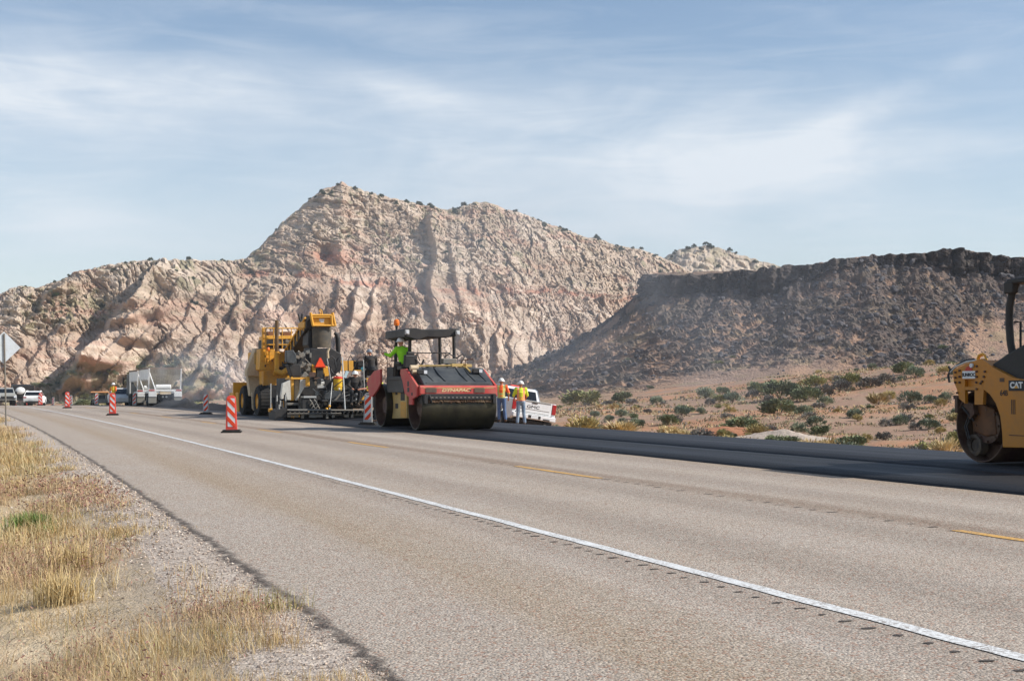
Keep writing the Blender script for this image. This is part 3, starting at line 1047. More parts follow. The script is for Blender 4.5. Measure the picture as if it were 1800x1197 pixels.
def shrub_mesh(seed, h, w, n, size, pal, clump=14, spiky=0.0):
    """returns V, F(quads), C of a shrub: clumps of leaves at the ends of branches, gaps between"""
    rs = np.random.default_rng(seed)
    cs = []
    for k in range(clump):
        th = rs.random() * 2 * math.pi; ph = rs.random() ** .7
        rr_ = (.25 + .75 * rs.random() ** .5)
        cs.append((math.cos(th) * w * .5 * rr_ * (.55 + .45 * math.cos(ph * 1.3)), math.sin(th) * w * .5 * rr_ * (.55 + .45 * math.cos(ph * 1.3)), h * (.22 + .70 * ph * (1.12 - .45 * rr_)), .55 + .9 * rs.random()))
    per = n // clump
    Ps = []; Cs = []
    for cx, cy, cz, sc in cs:
        d = rs.normal(size=(per, 3)); d /= np.linalg.norm(d, axis=1)[:, None]
        r_ = rs.random(per) ** .45
        p = np.array([cx, cy, cz]) + d * r_[:, None] * np.array([w * .21, w * .21, h * .23]) * sc
        Ps.append(p)
        base = np.array(s2l(pal[rs.integers(len(pal))])[:3]) * (.8 + .5 * rs.random())
        Cs.append(base[None] * (.7 + .6 * rs.random(per))[:, None])
    P = np.vstack(Ps); C = np.vstack(Cs)
    P[:, 2] = np.maximum(P[:, 2], .02)
    dirs = P - np.array([0, 0, -.1 * h]); dirs = dirs / np.linalg.norm(dirs, axis=1)[:, None]
    V, Fc = leaves(P, size, dirs * (1 + spiky * 3), rs, 1.8 + spiky * 3)
    # stems: thin blades from the root to the clumps
    SV = []; 
    for cx, cy, cz, sc in cs:
        e = np.array([cx, cy, cz]); s_ = np.array([-e[1], e[0], 0]); s_ = s_ / (np.linalg.norm(s_) + 1e-6) * max(.008, h * .012)
        m_ = e * .5 + np.array([0, 0, .08 * h])
        SV += [-s_, s_, m_ + s_ * .7, m_ - s_ * .7, m_ - s_ * .7, m_ + s_ * .7, e + s_ * .3, e - s_ * .3]
    SV = np.array(SV)
    return np.vstack([V, SV]), np.concatenate([Fc, np.arange(len(SV)) + len(V)]), np.vstack([np.repeat(C, 4, 0), np.tile(np.array(s2l((112, 96, 76))[:3]), (len(SV), 1))])


SAGE = [(136, 142, 118), (122, 130, 108), (150, 152, 126), (114, 122, 104)]
GREEN = [(120, 126, 92), (106, 114, 84), (132, 136, 102), (112, 118, 92)]
OLIVE = [(140, 138, 92), (150, 146, 98), (126, 128, 84)]
STRAW = [(188, 168, 124), (176, 154, 108), (200, 182, 140)]
YELL = [(180, 160, 104), (166, 150, 102), (154, 146, 104)]
GREY = [(120, 116, 110), (106, 106, 104), (136, 130, 118)]
KINDS = {
    'sage': ('grey_green_shrub', 'shrub', SAGE, 1500, .055, 0.3),
    'green': ('desert_bush', 'bush', GREEN, 2400, .06, 0.1),
    'olive': ('olive_shrub', 'shrub', OLIVE, 1500, .055, 0.3),
    'straw': ('dry_bunch_grass', 'dry grass', STRAW, 900, .05, 1.6),
    'yellow': ('yellow_rabbitbrush', 'shrub', YELL, 1000, .05, .6),
    'grey': ('grey_saltbush', 'shrub', GREY, 1100, .055, .3),
}
PROTO = {}
for kk, (nm, cat_, pal, n, sz, sp) in KINDS.items():
    for vv in range(3):
        V, Fc, C = shrub_mesh(900 + vv * 7 + len(PROTO) * 3, 1.0, 1.0 * 1.25, n, sz, pal, clump=16 + 3 * vv, spiky=sp)
        me_o = mesh_np(nm, V, Fc, 4, LEAF, C, smooth=False)
        PROTO[kk, vv] = me_o.data
        bpy.data.objects.remove(me_o)
NPL = [0]


def plant(kind, x, y, w, h=None, label=None, group=None, rz=None, name=None):
    nm, cat_, *_ = KINDS[kind]
    v = NPL[0] % 3; NPL[0] += 1
    o = bpy.data.objects.new(name or nm, PROTO[kind, v]); COL.objects.link(o)
    h = h or w * .75
    o.location = (x, y, zat(x, y) - .03); o.scale = (w / 1.25, w / 1.25, h)
    o.rotation_euler = (0, 0, random.random() * 6.28 if rz is None else rz)
    tag(o, label, cat_, group, 'thing')
    return o


BUSHES = [  # px, base py, width px, kind, label
    (1028, 713, 78, 'olive', 'long low olive bush right of the white pickup on sandy ground'),
    (1094, 709, 36, 'green', 'dark round bush standing alone at the foot of the black slope'),
    (1155, 711, 26, 'sage', 'small grey green shrub on bare pink sand right of the dark round bush'),
    (1240, 701, 42, 'sage', 'grey green shrub left of the long green thicket'),
    (1270, 693, 24, 'green', 'small dark bush behind the left end of the green thicket'),
    (1288, 708, 34, 'sage', 'pale green shrub touching the left end of the green thicket'),
    (1330, 692, 38, 'green', 'dark green bush at the back of the green thicket'),
    (1371, 702, 70, 'green', 'broad mid green bush forming the middle of the thicket'),
    (1416, 705, 56, 'green', 'green bush forming the right end of the thicket'),
    (1369, 730, 64, 'green', 'large rounded green bush in front of the thicket'),
    (1437, 683, 46, 'olive', 'yellow olive bush behind the grey saltbush on the slope'),
    (1495, 677, 46, 'olive', 'flat olive bush below the dark boulders on the slope'),
    (1590, 658, 40, 'green', 'dark bush high on the orange bank left of the yellow roller'),
    (1755, 634, 46, 'green', 'dark green bush on the slope behind the yellow roller hood'),
    (1608, 664, 34, 'sage', 'pale grey green shrub below the dark bush on the orange bank'),
    (1601, 708, 44, 'sage', 'green shrub alone on the open orange bank'),
    (1544, 712, 38, 'straw', 'tuft of dry stalks with green base on the bank'),
    (1634, 708, 25, 'sage', 'small grey green shrub near the roller drum'),
    (1662, 706, 30, 'sage', 'grey green shrub partly behind the yellow roller frame'),
    (1305, 762, 62, 'green', 'ragged green bush with dry stalks behind the new asphalt'),
    (1198, 731, 30, 'sage', 'round grey green shrub left of its smaller twin on pink sand'),
    (1232, 728, 22, 'sage', 'smaller round shrub on the pink sand'),
    (1174, 747, 34, 'green', 'green shrub close behind the new asphalt edge'),
    (1091, 733, 25, 'sage', 'small shrub in the middle of the flat right of the pickup'),
    (1114, 737, 20, 'green', 'narrow green shrub in the flat right of the pickup'),
    (1071, 741, 22, 'sage', 'shrub nearest the pickup behind the dry grass'),
    (1045, 733, 20, 'sage', 'little shrub beside the long olive bush'),
    (1405, 761, 32, 'sage', 'blue green shrub behind the pale dirt heap'),
    (1350, 764, 30, 'grey', 'grey low shrub left of the pale dirt heap'),
    (1503, 735, 30, 'sage', 'blue green shrub amid yellow brush on the bank'),
    (1582, 747, 32, 'sage', 'green shrub amid yellow brush near the roller'),
    (1558, 750, 26, 'grey', 'grey shrub amid yellow brush on the bank'),
    (1552, 774, 30, 'grey', 'grey shrub in the dry grass near the road edge'),
    (1445, 697, 40, 'grey', 'dark grey saltbush patch right of the green thicket'),
    (1475, 690, 40, 'grey', 'grey saltbush between two olive bushes'),
    (1530, 682, 44, 'grey', 'grey saltbush mound on top of the orange bank'),
    (1560, 676, 36, 'grey', 'grey saltbush left of the dark bush on the orange bank'),
    (1450, 712, 28, 'sage', 'shrub at the right foot of the thicket'),
    (1420, 726, 22, 'yellow', 'yellow brush at the right of the large rounded bush'),
]
SHRUB_XY = []
for px, py, wpx, kind, lab in BUSHES:
    x, y = hit(px, py)
    w = wpx / F * y * .92
    SHRUB_XY.append((x, y, w))
    plant(kind, x, y, w, w * (.42 if wpx > 60 and kind == 'olive' else .55 if wpx > 40 else .66), lab)
LABS = {'sage': 'small grey green sagebrush scattered on the sandy flat', 'green': 'small dark green desert bush on the sandy flat', 'olive': 'small olive shrub on the sandy flat',
        'straw': 'tuft of dry straw grass on the sandy flat', 'yellow': 'small yellow rabbitbrush on the sandy bank', 'grey': 'small grey saltbush on the sandy flat'}
rs = np.random.default_rng(77)
cnt = 0
while cnt < 200:
    y = 36 * (190 / 36) ** rs.random(); px = 960 + 1000 * rs.random(); x = (px - 900) / F * y
    if float(offs(x, y)) < 14.3: continue
    if any((x - a) ** 2 + (y - b) ** 2 < (.35 * c_) ** 2 for a, b, c_ in SHRUB_XY): continue
    near_e = float(offs(x, y)) < 19
    kind = rs.choice(['straw', 'yellow', 'sage', 'grey', 'green', 'olive'], p=[.5, .15, .15, .1, .04, .06] if near_e else [.12, .27, .24, .22, .07, .08])
    w = (.45 + .75 * rs.random() ** 1.6) * (1 if y < 120 else 1.3)
    plant(str(kind), x, y, w, w * (.5 + .2 * rs.random()), LABS[str(kind)].replace(' on the sandy flat', '').replace(' on the sandy bank', '').replace(' scattered', '') + (' close behind the new asphalt' if near_e else ' right of the green thicket' if px > 1430 else ' around the green thicket' if px > 1230 else ' on the flat right of the pickup') + (', far back' if y > 100 else ''), 'small shrubs scattered over the desert flat'); cnt += 1
# scrub beyond the road at the foot of the sandstone hill
cnt = 0
while cnt < 60:
    y = 125 + 190 * rs.random(); px = 40 + 340 * rs.random(); x = (px - 900) / F * y
    if float(offs(x, y)) < 14: continue
    w = 1.1 + 1.5 * rs.random()
    plant(str(rs.choice(['sage', 'olive', 'green', 'grey'])), x, y, w, w * .55, 'low scrub at the foot of the sandstone hill behind the traffic drums', 'scrub at the foot of the sandstone hill'); cnt += 1


# low ground cover nobody could count: tiny tufts and pebbles over the flat
def ground_cover():
    rs = np.random.default_rng(3)
    n = 15000
    y = 33 * (230 / 33) ** (rs.random(n) ** .9); px = 30 + 1950 * rs.random(n); x = (px - 900) / F * y
    o = offs(x, y)
    den = fbm(x / 5., y / 5., octs=3, seed=401)
    keep = (o > 13.2) & (rs.random(n) < np.where(o < 18, .9, sst(.32, .6, den)))
    x = x[keep]; y = y[keep]; o = o[keep]; n = len(x)
    z = zg(x, y)
    per = 9
    P = np.repeat(np.stack([x, y, z], -1), per, 0)
    sc = np.repeat(np.clip(y / 60., .5, 2.2), per) * (.6 + .7 * np.repeat(rs.random(n), per))
    P = P + rs.normal(size=P.shape) * np.array([.16, .16, .0]) * sc[:, None]
    P[:, 2] += rs.random(len(P)) * .08 * sc
    up = np.tile(np.array([0, 0, 1.0]), (len(P), 1))
    V, Fc = leaves(P, .050, up * .7, rs, 2.4)
    V = (V.reshape(-1, 4, 3) - P[:, None]) * sc[:, None, None] + P[:, None]
    pal = np.array([s2l(c)[:3] for c in [(186, 168, 132), (176, 154, 116), (180, 156, 106), (150, 142, 110), (126, 124, 96), (116, 112, 104), (164, 146, 118)]])
    ki = np.repeat(np.where(o < 18.5, rs.integers(0, 3, n) , rs.integers(0, 7, n)), per)
    C = pal[ki] * (.75 + .5 * rs.random(len(P)))[:, None]
    ob = mesh_np('ground_cover', V.reshape(-1, 3), Fc, 4, LEAF, np.repeat(C, 4, 0), smooth=False)
    tag(ob, 'dry tufts and tiny plants covering the sandy flat', 'ground cover', kind='stuff')


ground_cover()


# ------------------------------------------------------------------ roadside grass in front of the camera
def blades(name, X, Y, Z, H, W, lean, C, seed, label):
    """tapered curved blades, two quads and a tip each"""
    rs = np.random.default_rng(seed)
    n = len(X)
    th = rs.random(n) * 2 * math.pi
    lx = np.cos(th) * lean; ly = np.sin(th) * lean
    wth = th + math.pi / 2 + rs.normal(size=n) * .5
    wx = np.cos(wth) * W * .5; wy = np.sin(wth) * W * .5
    def row(t, k):
        cx = X + lx * H * t ** 1.7; cy = Y + ly * H * t ** 1.7; cz = Z + H * t * np.sqrt(np.clip(1 - .35 * lean ** 2 * t, .1, 1))
        return np.stack([cx - wx * k, cy - wy * k, cz], -1), np.stack([cx + wx * k, cy + wy * k, cz], -1)
    a, b = row(0., 1.); c, d = row(.5, .85); e, f = row(1., .12)
    V = np.stack([a, b, c, d, e, f], 1).reshape(-1, 3)
    i = (np.arange(n) * 6)[:, None]
    Fc = np.concatenate([i + np.array([[0, 1, 3, 2]]), i + np.array([[2, 3, 5, 4]])], 1).reshape(-1)
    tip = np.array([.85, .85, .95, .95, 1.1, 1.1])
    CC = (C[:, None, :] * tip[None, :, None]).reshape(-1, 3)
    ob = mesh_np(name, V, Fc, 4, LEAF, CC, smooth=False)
    tag(ob, label, 'grass', kind='stuff')
    return ob


def roadside_grass():
    rs = np.random.default_rng(19)
    # tufts
    n = 17000
    y = 4.6 * (75 / 4.6) ** (rs.random(n) ** 1.05)
    o = -2.9 - 10.8 * rs.random(n) ** 1.1 * np.clip(y / 14., .32, 1)
    x, yy = road_pt(y, o); y = yy
    den = fbm(x / .95, y / 1.3, octs=4, seed=301)
    bare = fbm(x / 2.1, y / 3.1, octs=3, seed=303)
    edgek = np.clip((-3.25 - o) / .7, .12, 1)
    eo = np.interp(y, [8.5, 13, 30], [-2.92, -3.05, -3.22])
    edgek = np.clip((eo - o) / .3, 0, 1)
    bk = bare + .10 * sst(14, 30, y) + .10 * sst(-6.5, -9, o) + .17 * np.exp(-((o + 3.55) / .55) ** 2) - .03
    hole = 0 * x
    for hpx, hpy, hr in ((230, 985, .55), (170, 1075, .6), (300, 1110, .5), (120, 1150, .4), (420, 1180, .35), (330, 1010, .35), (140, 940, .5), (380, 1060, .3)):
        g_ = gnd(hpx, hpy, -.2); hole = hole + np.exp(-(((x - g_.x) / hr) ** 2 + ((y - g_.y) / (hr * 1.7)) ** 2))
    bk = bk - .14 * np.clip(hole, 0, 1.2) + .03 * (hole < .1)
    nearb = (1 - sst(8.6, 10.2, y)) * sst(-4.4, -3.8, o)
    den = den + .07 * nearb; bk = bk + .08 * nearb - .10 * np.clip(hole, 0, 1)
    keep = (rs.random(n) < edgek) & (den > .43) & ((bk > .475) | (rs.random(n) < .07)) & (y > 4.4)
    x = x[keep]; y = y[keep]; o = o[keep]; den = den[keep]; n = len(x)
    z = np.where(o > -3.75, np.interp(-o, [2.86, 3.0, 3.45, 3.75], [0, -.012, -.035, -.10]), zg(x, y))
    patch = fbm(x / 1.6, y / 2.2, octs=3, seed=305)
    kind = np.where(patch > .56, 1, 0)                       # 1: purple headed cheatgrass, 0: straw
    kind = np.where((rs.random(n) < .12), 2, kind)            # dull green blades low down
    dist = np.clip(y / 9., .7, 5)
    per = np.where(kind == 1, 24, 26)
    hh = np.where(kind == 1, .135, np.where(kind == 2, .08, .115)) * (.6 + .8 * rs.random(n)) * np.where(o > -3.7, .6, 1) * (.8 + .6 * (den - .36) * 3)
    hh = hh * np.where(y > 16, 1.1, 1)
    T = np.repeat(np.arange(n), per); m = len(T)
    sp = .055 * np.sqrt(dist[T]) * (1 + .8 * rs.random(m))
    X = x[T] + rs.normal(size=m) * sp; Y = y[T] + rs.normal(size=m) * sp
    Z = z[T] - .01
    H = hh[T] * (.5 + .8 * rs.random(m)); W = .0030 * dist[T] * (.7 + .7 * rs.random(m))
    lean = np.clip(np.abs(rs.normal(size=m)) * .85, 0, 1.6)
    pal = np.array([s2l(c)[:3] for c in [(198, 174, 126), (184, 154, 104), (206, 188, 146), (174, 142, 96)]])
    pal1 = np.array([s2l(c)[:3] for c in [(190, 162, 128), (174, 142, 116), (200, 176, 138), (190, 166, 122)]])
    pal2 = np.array([s2l(c)[:3] for c in [(136, 138, 92), (152, 148, 98), (124, 128, 88), (164, 154, 104)]])
    r4 = rs.integers(0, 4, m)
    C = np.where((kind[T] == 1)[:, None], pal1[r4], np.where((kind[T] == 2)[:, None], pal2[r4], pal[r4])) * (.72 + .5 * rs.random(m))[:, None]
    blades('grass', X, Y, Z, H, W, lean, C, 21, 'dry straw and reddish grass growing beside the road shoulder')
    # seed heads on the reddish grass: small nodding spikelets
    sel = np.nonzero((kind[T] == 1) & (rs.random(m) < .5) & (y[T] < 22))[0]
    P = np.stack([X[sel], Y[sel], Z[sel] + H[sel] * .9], -1) + rs.normal(size=(len(sel), 3)) * .012
    dn = np.stack([rs.normal(size=len(sel)), rs.normal(size=len(sel)), -.2 - rs.random(len(sel))], -1)
    V, Fc = leaves(P, .0075, dn, rs, 3.2)
    dsc = np.clip(y[T][sel] / 9., .8, 2.2)
    V = (V.reshape(-1, 4, 3) - P[:, None]) * dsc[:, None, None] + P[:, None]
    pp = np.array([s2l(c)[:3] for c in [(158, 114, 102), (176, 132, 112), (200, 172, 134), (146, 104, 94)]])
    C = pp[rs.integers(0, 4, len(sel))] * (.8 + .4 * rs.random(len(sel)))[:, None]
    ob = mesh_np('grass_seed_heads', V.reshape(-1, 3), Fc, 4, LEAF, np.repeat(C, 4, 0), smooth=False)
    tag(ob, 'reddish purple seed heads nodding on the roadside grass', 'seed heads', kind='stuff')
    # flattened litter and short stubble that mats the soil
    n = 60000
    y = 4.6 * (40 / 4.6) ** rs.random(n); o = -3.2 - 8.5 * rs.random(n) * np.clip(y / 14., .4, 1)
    x, yy = road_pt(y, o); y = yy
    k = (fbm(x / .5, y / .6, octs=3, seed=311) > .40) & (rs.random(n) < np.clip((-3.1 - o) / 1.0, .08, 1)); x = x[k]; y = y[k]; n = len(x)
    z = zg(x, y) + .006
    H = .05 + .09 * rs.random(n); W = .0035 * np.clip(y / 9., .7, 4)
    C = pal[rs.integers(0, 4, n)] * (.55 + .5 * rs.random(n))[:, None]
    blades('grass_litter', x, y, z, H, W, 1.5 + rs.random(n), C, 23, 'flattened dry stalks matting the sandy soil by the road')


roadside_grass()


def tuft(name, px, py, wpx, pal, n, h, label, lean=.5):
    x, y = hit(px, py, 4, 60)
    w = wpx / F * y
    rs = np.random.default_rng(int(px))
    X = rs.normal(size=n) * w * .22; Y = rs.normal(size=n) * w * .16
    me = blades(name, X, Y, X * 0 - .01, h * (.5 + .7 * rs.random(n)), np.full(n, .006) * max(.8, y / 9), np.abs(rs.normal(size=n)) * lean,
                np.array([s2l(c)[:3] for c in pal])[rs.integers(0, len(pal), n)] * (.75 + .5 * rs.random(n))[:, None], int(px) + 1, label)
    me.location = (x, y, zat(x, y))
    me['category'] = 'grass tuft'
    me['kind'] = 'thing'
    return me


tuft('green_weed', 52, 930, 70, [(128, 156, 82), (112, 144, 72), (150, 166, 100), (176, 168, 112)], 900, .17, 'bright green weed in the dry roadside grass', .9)
tuft('green_weed', 84, 938, 36, [(112, 140, 68), (130, 146, 84)], 300, .09, 'small paler green weed at the foot of the bright green one', 1.0)
tuft('bunch_grass', 478, 1118, 130, [(176, 162, 98), (150, 142, 88), (196, 176, 118)], 420, .26, 'tall spiky bunch grass in the grass near the gravel edge', .55)
tuft('bunch_grass', 108, 1060, 100, [(204, 182, 134), (188, 164, 118)], 380, .22, 'golden bunch grass low at the left', .6)
tuft('bunch_grass', 128, 1002, 90, [(202, 178, 130), (184, 158, 110)], 320, .20, 'golden bunch grass left of the bare sand patch', .6)
tuft('bunch_grass', 340, 960, 80, [(190, 156, 100), (170, 136, 88)], 320, .17, 'tan bunch grass at the edge of the shoulder gravel', .7)
tuft('bunch_grass', 385, 990, 70, [(176, 150, 92), (160, 134, 84)], 260, .14, 'short brown bunch grass on the shoulder gravel', .8)
tuft('bunch_grass', 560, 1070, 80, [(150, 146, 96), (136, 134, 92)], 300, .13, 'low greenish bunch grass against the pavement joint', .9)


def shoulder_stones():
    """loose stones on the gravel strip and the bare soil"""
    rs = np.random.default_rng(29)
    n = 9000
    y = 5. * (30 / 5.) ** rs.random(n); o = -2.9 - .9 * rs.random(n) ** 1.3
    o = np.where(rs.random(n) < .3, -3.2 - 3.5 * rs.random(n), o)
    x, yy = road_pt(y, o)
    z = np.where(o > -3.75, np.interp(-o, [2.86, 3.0, 3.45, 3.75], [0, -.012, -.035, -.10]), zg(x, yy))
    r = (.005 + .008 * rs.random(n) ** 2) * np.clip(y / 9, .9, 2)
    octa = np.array([[1, 0, 0], [0, 1, 0], [-1, 0, 0], [0, -1, 0], [0, 0, 1], [0, 0, -.6]])
    tri = np.array([[0, 1, 4], [1, 2, 4], [2, 3, 4], [3, 0, 4], [1, 0, 5], [2, 1, 5], [3, 2, 5], [0, 3, 5]])
    J = octa[None] * (1 + .5 * (rs.random((n, 6, 1)) - .5)) * np.stack([np.ones(n), .6 + .5 * rs.random(n), .45 + .4 * rs.random(n)], -1)[:, None]
    a = rs.random(n) * 6.28; ca, sa = np.cos(a)[:, None], np.sin(a)[:, None]
    Jx = J[..., 0] * ca - J[..., 1] * sa; Jy = J[..., 0] * sa + J[..., 1] * ca
    V = np.stack([x[:, None] + Jx * r[:, None], yy[:, None] + Jy * r[:, None], z[:, None] + r[:, None] * .25 + J[..., 2] * r[:, None]], -1).reshape(-1, 3)
    Fc = (np.arange(n)[:, None, None] * 6 + tri[None]).reshape(-1)
    pal = np.array([s2l(c)[:3] for c in [(206, 192, 176), (184, 168, 152), (164, 148, 134), (194, 174, 156), (140, 126, 116)]])
    C = np.repeat(pal[rs.integers(0, 5, n)], 6, 0)
    ob = mesh_np('gravel', V, Fc, 3, vc_mat('pebble', .9), C, smooth=False)
    tag(ob, 'loose pale gravel along the edge of the pavement', 'gravel', kind='stuff')


shoulder_stones()


# ------------------------------------------------------------------ rocks
import bmesh


def rock_mesh(name, seed, sub, mat, flat=.75, rough=.35):
    bm = bmesh.new(); bmesh.ops.create_icosphere(bm, subdivisions=sub, radius=1)
    rs = np.random.default_rng(seed)
    cuts = rs.normal(size=(9, 3)); cuts /= np.linalg.norm(cuts, axis=1)[:, None]; lim = .55 + .35 * rs.random(9)
    for v in bm.verts:
        p = np.array(v.co)
        for c_, l_ in zip(cuts, lim):
            d = p @ c_
            if d > l_: p = p - c_ * (d - l_)
        p = p * (1 + .08 * rs.normal())
        v.co = (p[0], p[1] * (.75 + .2 * rs.random()), p[2] * flat)
    me = bpy.data.meshes.new(name); bm.to_mesh(me); bm.free()
    me.materials.append(mat)
    return me


def rock_material(name, a, b_):
    m, t, b = new_mat(name)
    tc = t.node('ShaderNodeTexCoord'); v = tc.outputs['Object']
    n = t.noise(v, 2.2, 6, .7)
    t.l.new(t.mix(t.ramp(n, .3, .7, 0, 1), s2l(a), s2l(b_)), b.inputs['Base Color'])
    b.inputs['Roughness'].default_value = .92
    bump(t, b, n, .7, .12)
    return m


BAS = rock_material('basalt', (62, 61, 66), (102, 97, 96))
TAN = rock_material('tan_rock', (146, 112, 92), (186, 154, 130))
BR = [rock_mesh('basalt_boulder', 50 + i, 2, BAS) for i in range(6)]


def talus():
    rs = np.random.default_rng(31)
    X, Y, Z, q, RR, dens = (MESA_SURF[k] for k in ('X', 'Y', 'Z', 'q', 'R', 'dens'))
    px = 900 + X / Y * F
    pr = ((RR > 1.5) & (q < .97) & (px > 860) & (px < 1980) & (Y > 150)).astype(float)
    pr = pr * np.clip(sst(.36, .60, dens + .34 * (1 - q) - .14) + .05, 0, 1) * (1.1 - .8 * q)
    pr = pr.ravel(); pr /= pr.sum()
    N = 8500
    idx = rs.choice(len(pr), N, p=pr, replace=False)
    sz = .17 + .80 * rs.random(N) ** 4 * (.35 + dens.ravel()[idx])
    sz[:70] *= 1.5
    pos = np.stack([X.ravel()[idx], Y.ravel()[idx], Z.ravel()[idx]], -1)
    order = np.argsort(-sz)
    for j in order[:260]:
        o = bpy.data.objects.new('basalt_boulder', BR[j % 6]); COL.objects.link(o)
        o.location = pos[j] + np.array([0, 0, sz[j] * .15]); o.scale = (sz[j] * 1.15, sz[j] * 1.15, sz[j] * (.8 + .5 * rs.random())); o.rotation_euler = (rs.normal() * .3, rs.normal() * .3, rs.random() * 6.28)
        lx = 900 + pos[j][0] / pos[j][1] * F
        tag(o, 'dark basalt boulder ' + ('high under the black rim' if pos[j][2] > 17 else 'halfway down the slope' if pos[j][2] > 7 else 'near the foot of the slope') + (', left end of the mesa' if lx < 1180 else ', above the green thicket' if lx < 1500 else ', above the yellow roller'), 'boulder', 'basalt boulders on the slope')
    rest = order[260:]
    protos = [rock_mesh('tmp', 80 + i, 1, BAS) for i in range(6)]
    Vs = []; Fs = []; base = 0
    for k in range(6):
        me = protos[k]; co = np.array([v.co[:] for v in me.vertices]); tr = np.array([p.vertices[:] for p in me.polygons])
        js = rest[k::6]; n = len(js)
        a = rs.random(n) * 6.28; s_ = sz[js][:, None]
        x = (co[None, :, 0] * np.cos(a)[:, None] - co[None, :, 1] * np.sin(a)[:, None]) * s_; y = (co[None, :, 0] * np.sin(a)[:, None] + co[None, :, 1] * np.cos(a)[:, None]) * s_
        z = co[None, :, 2] * s_ + .1 * s_
        V = np.stack([x, y, z], -1) + pos[js][:, None]
        Vs.append(V.reshape(-1, 3)); Fs.append((np.arange(n)[:, None, None] * len(co) + tr[None] + base).reshape(-1)); base += n * len(co)
        bpy.data.meshes.remove(me)
    o = mesh_np('basalt_rubble', np.vstack(Vs), np.concatenate(Fs), 3, BAS, smooth=False)
    tag(o, 'dark basalt rubble strewn over the slope', 'rubble', kind='stuff')


talus()
# dark slope shrubs between the stones, and stones on the flat
sx_ = MESA_SURF
rs = np.random.default_rng(37)
px_ = 900 + sx_['X'] / sx_['Y'] * F
pr = ((sx_['q'] > .35) & (sx_['q'] < .98) & (px_ > 900) & (px_ < 1900) & (sx_['Y'] > 150)).ravel().astype(float); pr /= pr.sum()
for j in rs.choice(len(pr), 60, p=pr, replace=False):
    kind = str(rs.choice(['sage', 'olive', 'grey', 'green'])); nm, cat_, *_ = KINDS[kind]
    o = bpy.data.objects.new('slope_shrub', PROTO[kind, j % 3]); COL.objects.link(o)
    w = .8 + 1.1 * rs.random(); o.location = (sx_['X'].ravel()[j], sx_['Y'].ravel()[j], sx_['Z'].ravel()[j] - .05); o.scale = (w, w, w * .6); o.rotation_euler = (0, 0, rs.random() * 6.28)
    tag(o, 'dull shrub growing on the stony slope of the black mesa', 'shrub', 'shrubs on the mesa slope')
TR = [rock_mesh('tan_rock', 120 + i, 2, TAN, .7) for i in range(3)]
for k, (px, py, w, lab) in enumerate([(1632, 788, 46, 'tan rock lying in the dry grass left of the yellow roller drum'), (1398, 770, 20, 'small tan rock beside the pale dirt heap'),
                                      (1128, 742, 14, 'small reddish rock behind the new asphalt')]):
    x, y = hit(px, py); s_ = w / F * y * .5
    o = bpy.data.objects.new('tan_rock', TR[k]); COL.objects.link(o); o.location = (x, y, zat(x, y) + s_ * .1); o.scale = (s_ * 1.1, s_ * .9, s_ * .8); o.rotation_euler = (.1, .1, k * 1.3)
    tag(o, lab, 'rock')


def heap(name, x, y, lx, ly, h, mat, label, rz=0., seed=1, cat='dirt heap'):
    nx, ny = 90, 44
    U, Vv = np.meshgrid(np.linspace(-1, 1, nx), np.linspace(-1, 1, ny))
    r = np.hypot(U, Vv)
    prof = np.clip(1 - r, 0, 1) ** .8 * (.55 + .9 * fbm(U * 2.2 + seed, Vv * 1.5, octs=3, seed=seed))
    Z = h * prof + (fbm(U * 14, Vv * 9, octs=3, seed=seed + 1) - .5) * .16 * h * (r < 1) - .06 * (r > .97)
    P = np.stack([U * lx, Vv * ly, Z], -1).reshape(-1, 3)
    o = mesh_np(name, P, grid_faces(ny, nx), 4, mat, smooth=True)
    o.location = (x, y, 0); o.rotation_euler = (0, 0, rz)
    tag(o, label, cat)
    return o


def soil_mat(name, a, b_, sc=8):
    m, t, b = new_mat(name)
    tc = t.node('ShaderNodeTexCoord'); v = tc.outputs['Object']
    n = t.noise(v, sc, 6, .75)
    t.l.new(t.mix(t.ramp(n, .3, .7, 0, 1), s2l(a), s2l(b_)), b.inputs['Base Color']); b.inputs['Roughness'].default_value = .95
    bump(t, b, n, .9, .06)
    return m


x, y = hit(1395, 772); o = heap('dirt_heap', x - .5, y, 2.6, .9, .42, soil_mat('pale_dirt', (176, 158, 142), (204, 188, 170)), 'pale dirt heap behind the new asphalt edge', R(-22), 3); o.location.z = zat(x, y) - .05
x, y = hit(1275, 765); o = heap('dirt_heap', x, y, 4.2, 1.0, .5, soil_mat('orange_dirt', (166, 110, 78), (190, 132, 96)), 'orange dirt heap beside the ragged green bush', R(-22), 8); o.location.z = zat(x, y) - .02


def hill_scrub():
    hv = np.empty(len(HILL.data.vertices) * 3, np.float32); HILL.data.vertices.foreach_get('co', hv); HR = hv.reshape(425, -1, 3)
    px = 900 + HR[..., 0] / HR[..., 1] * F
    rs = np.random.default_rng(53)
    for _ in range(110):
        r = int(8 + 95 * rs.random() ** 1.3); c = int(np.argmin(np.abs(px[r] - rs.uniform(60, 400)))); p = HR[r, c]
        kind = str(rs.choice(['sage', 'olive', 'green'], p=[.4, .4, .2])); nm, cat_, *_ = KINDS[kind]
        o = bpy.data.objects.new(nm, PROTO[kind, int(rs.integers(3))]); COL.objects.link(o)
        w = 1.0 + 1.6 * rs.random(); o.location = (float(p[0]), float(p[1]), float(p[2]) - .1); o.scale = (w, w, w * .75); o.rotation_euler = (0, 0, rs.random() * 6.28)
        tag(o, 'olive scrub on the lower rocky slope above the far vehicles', cat_, 'scrub on the lower slope above the far vehicles', 'thing')


hill_scrub()


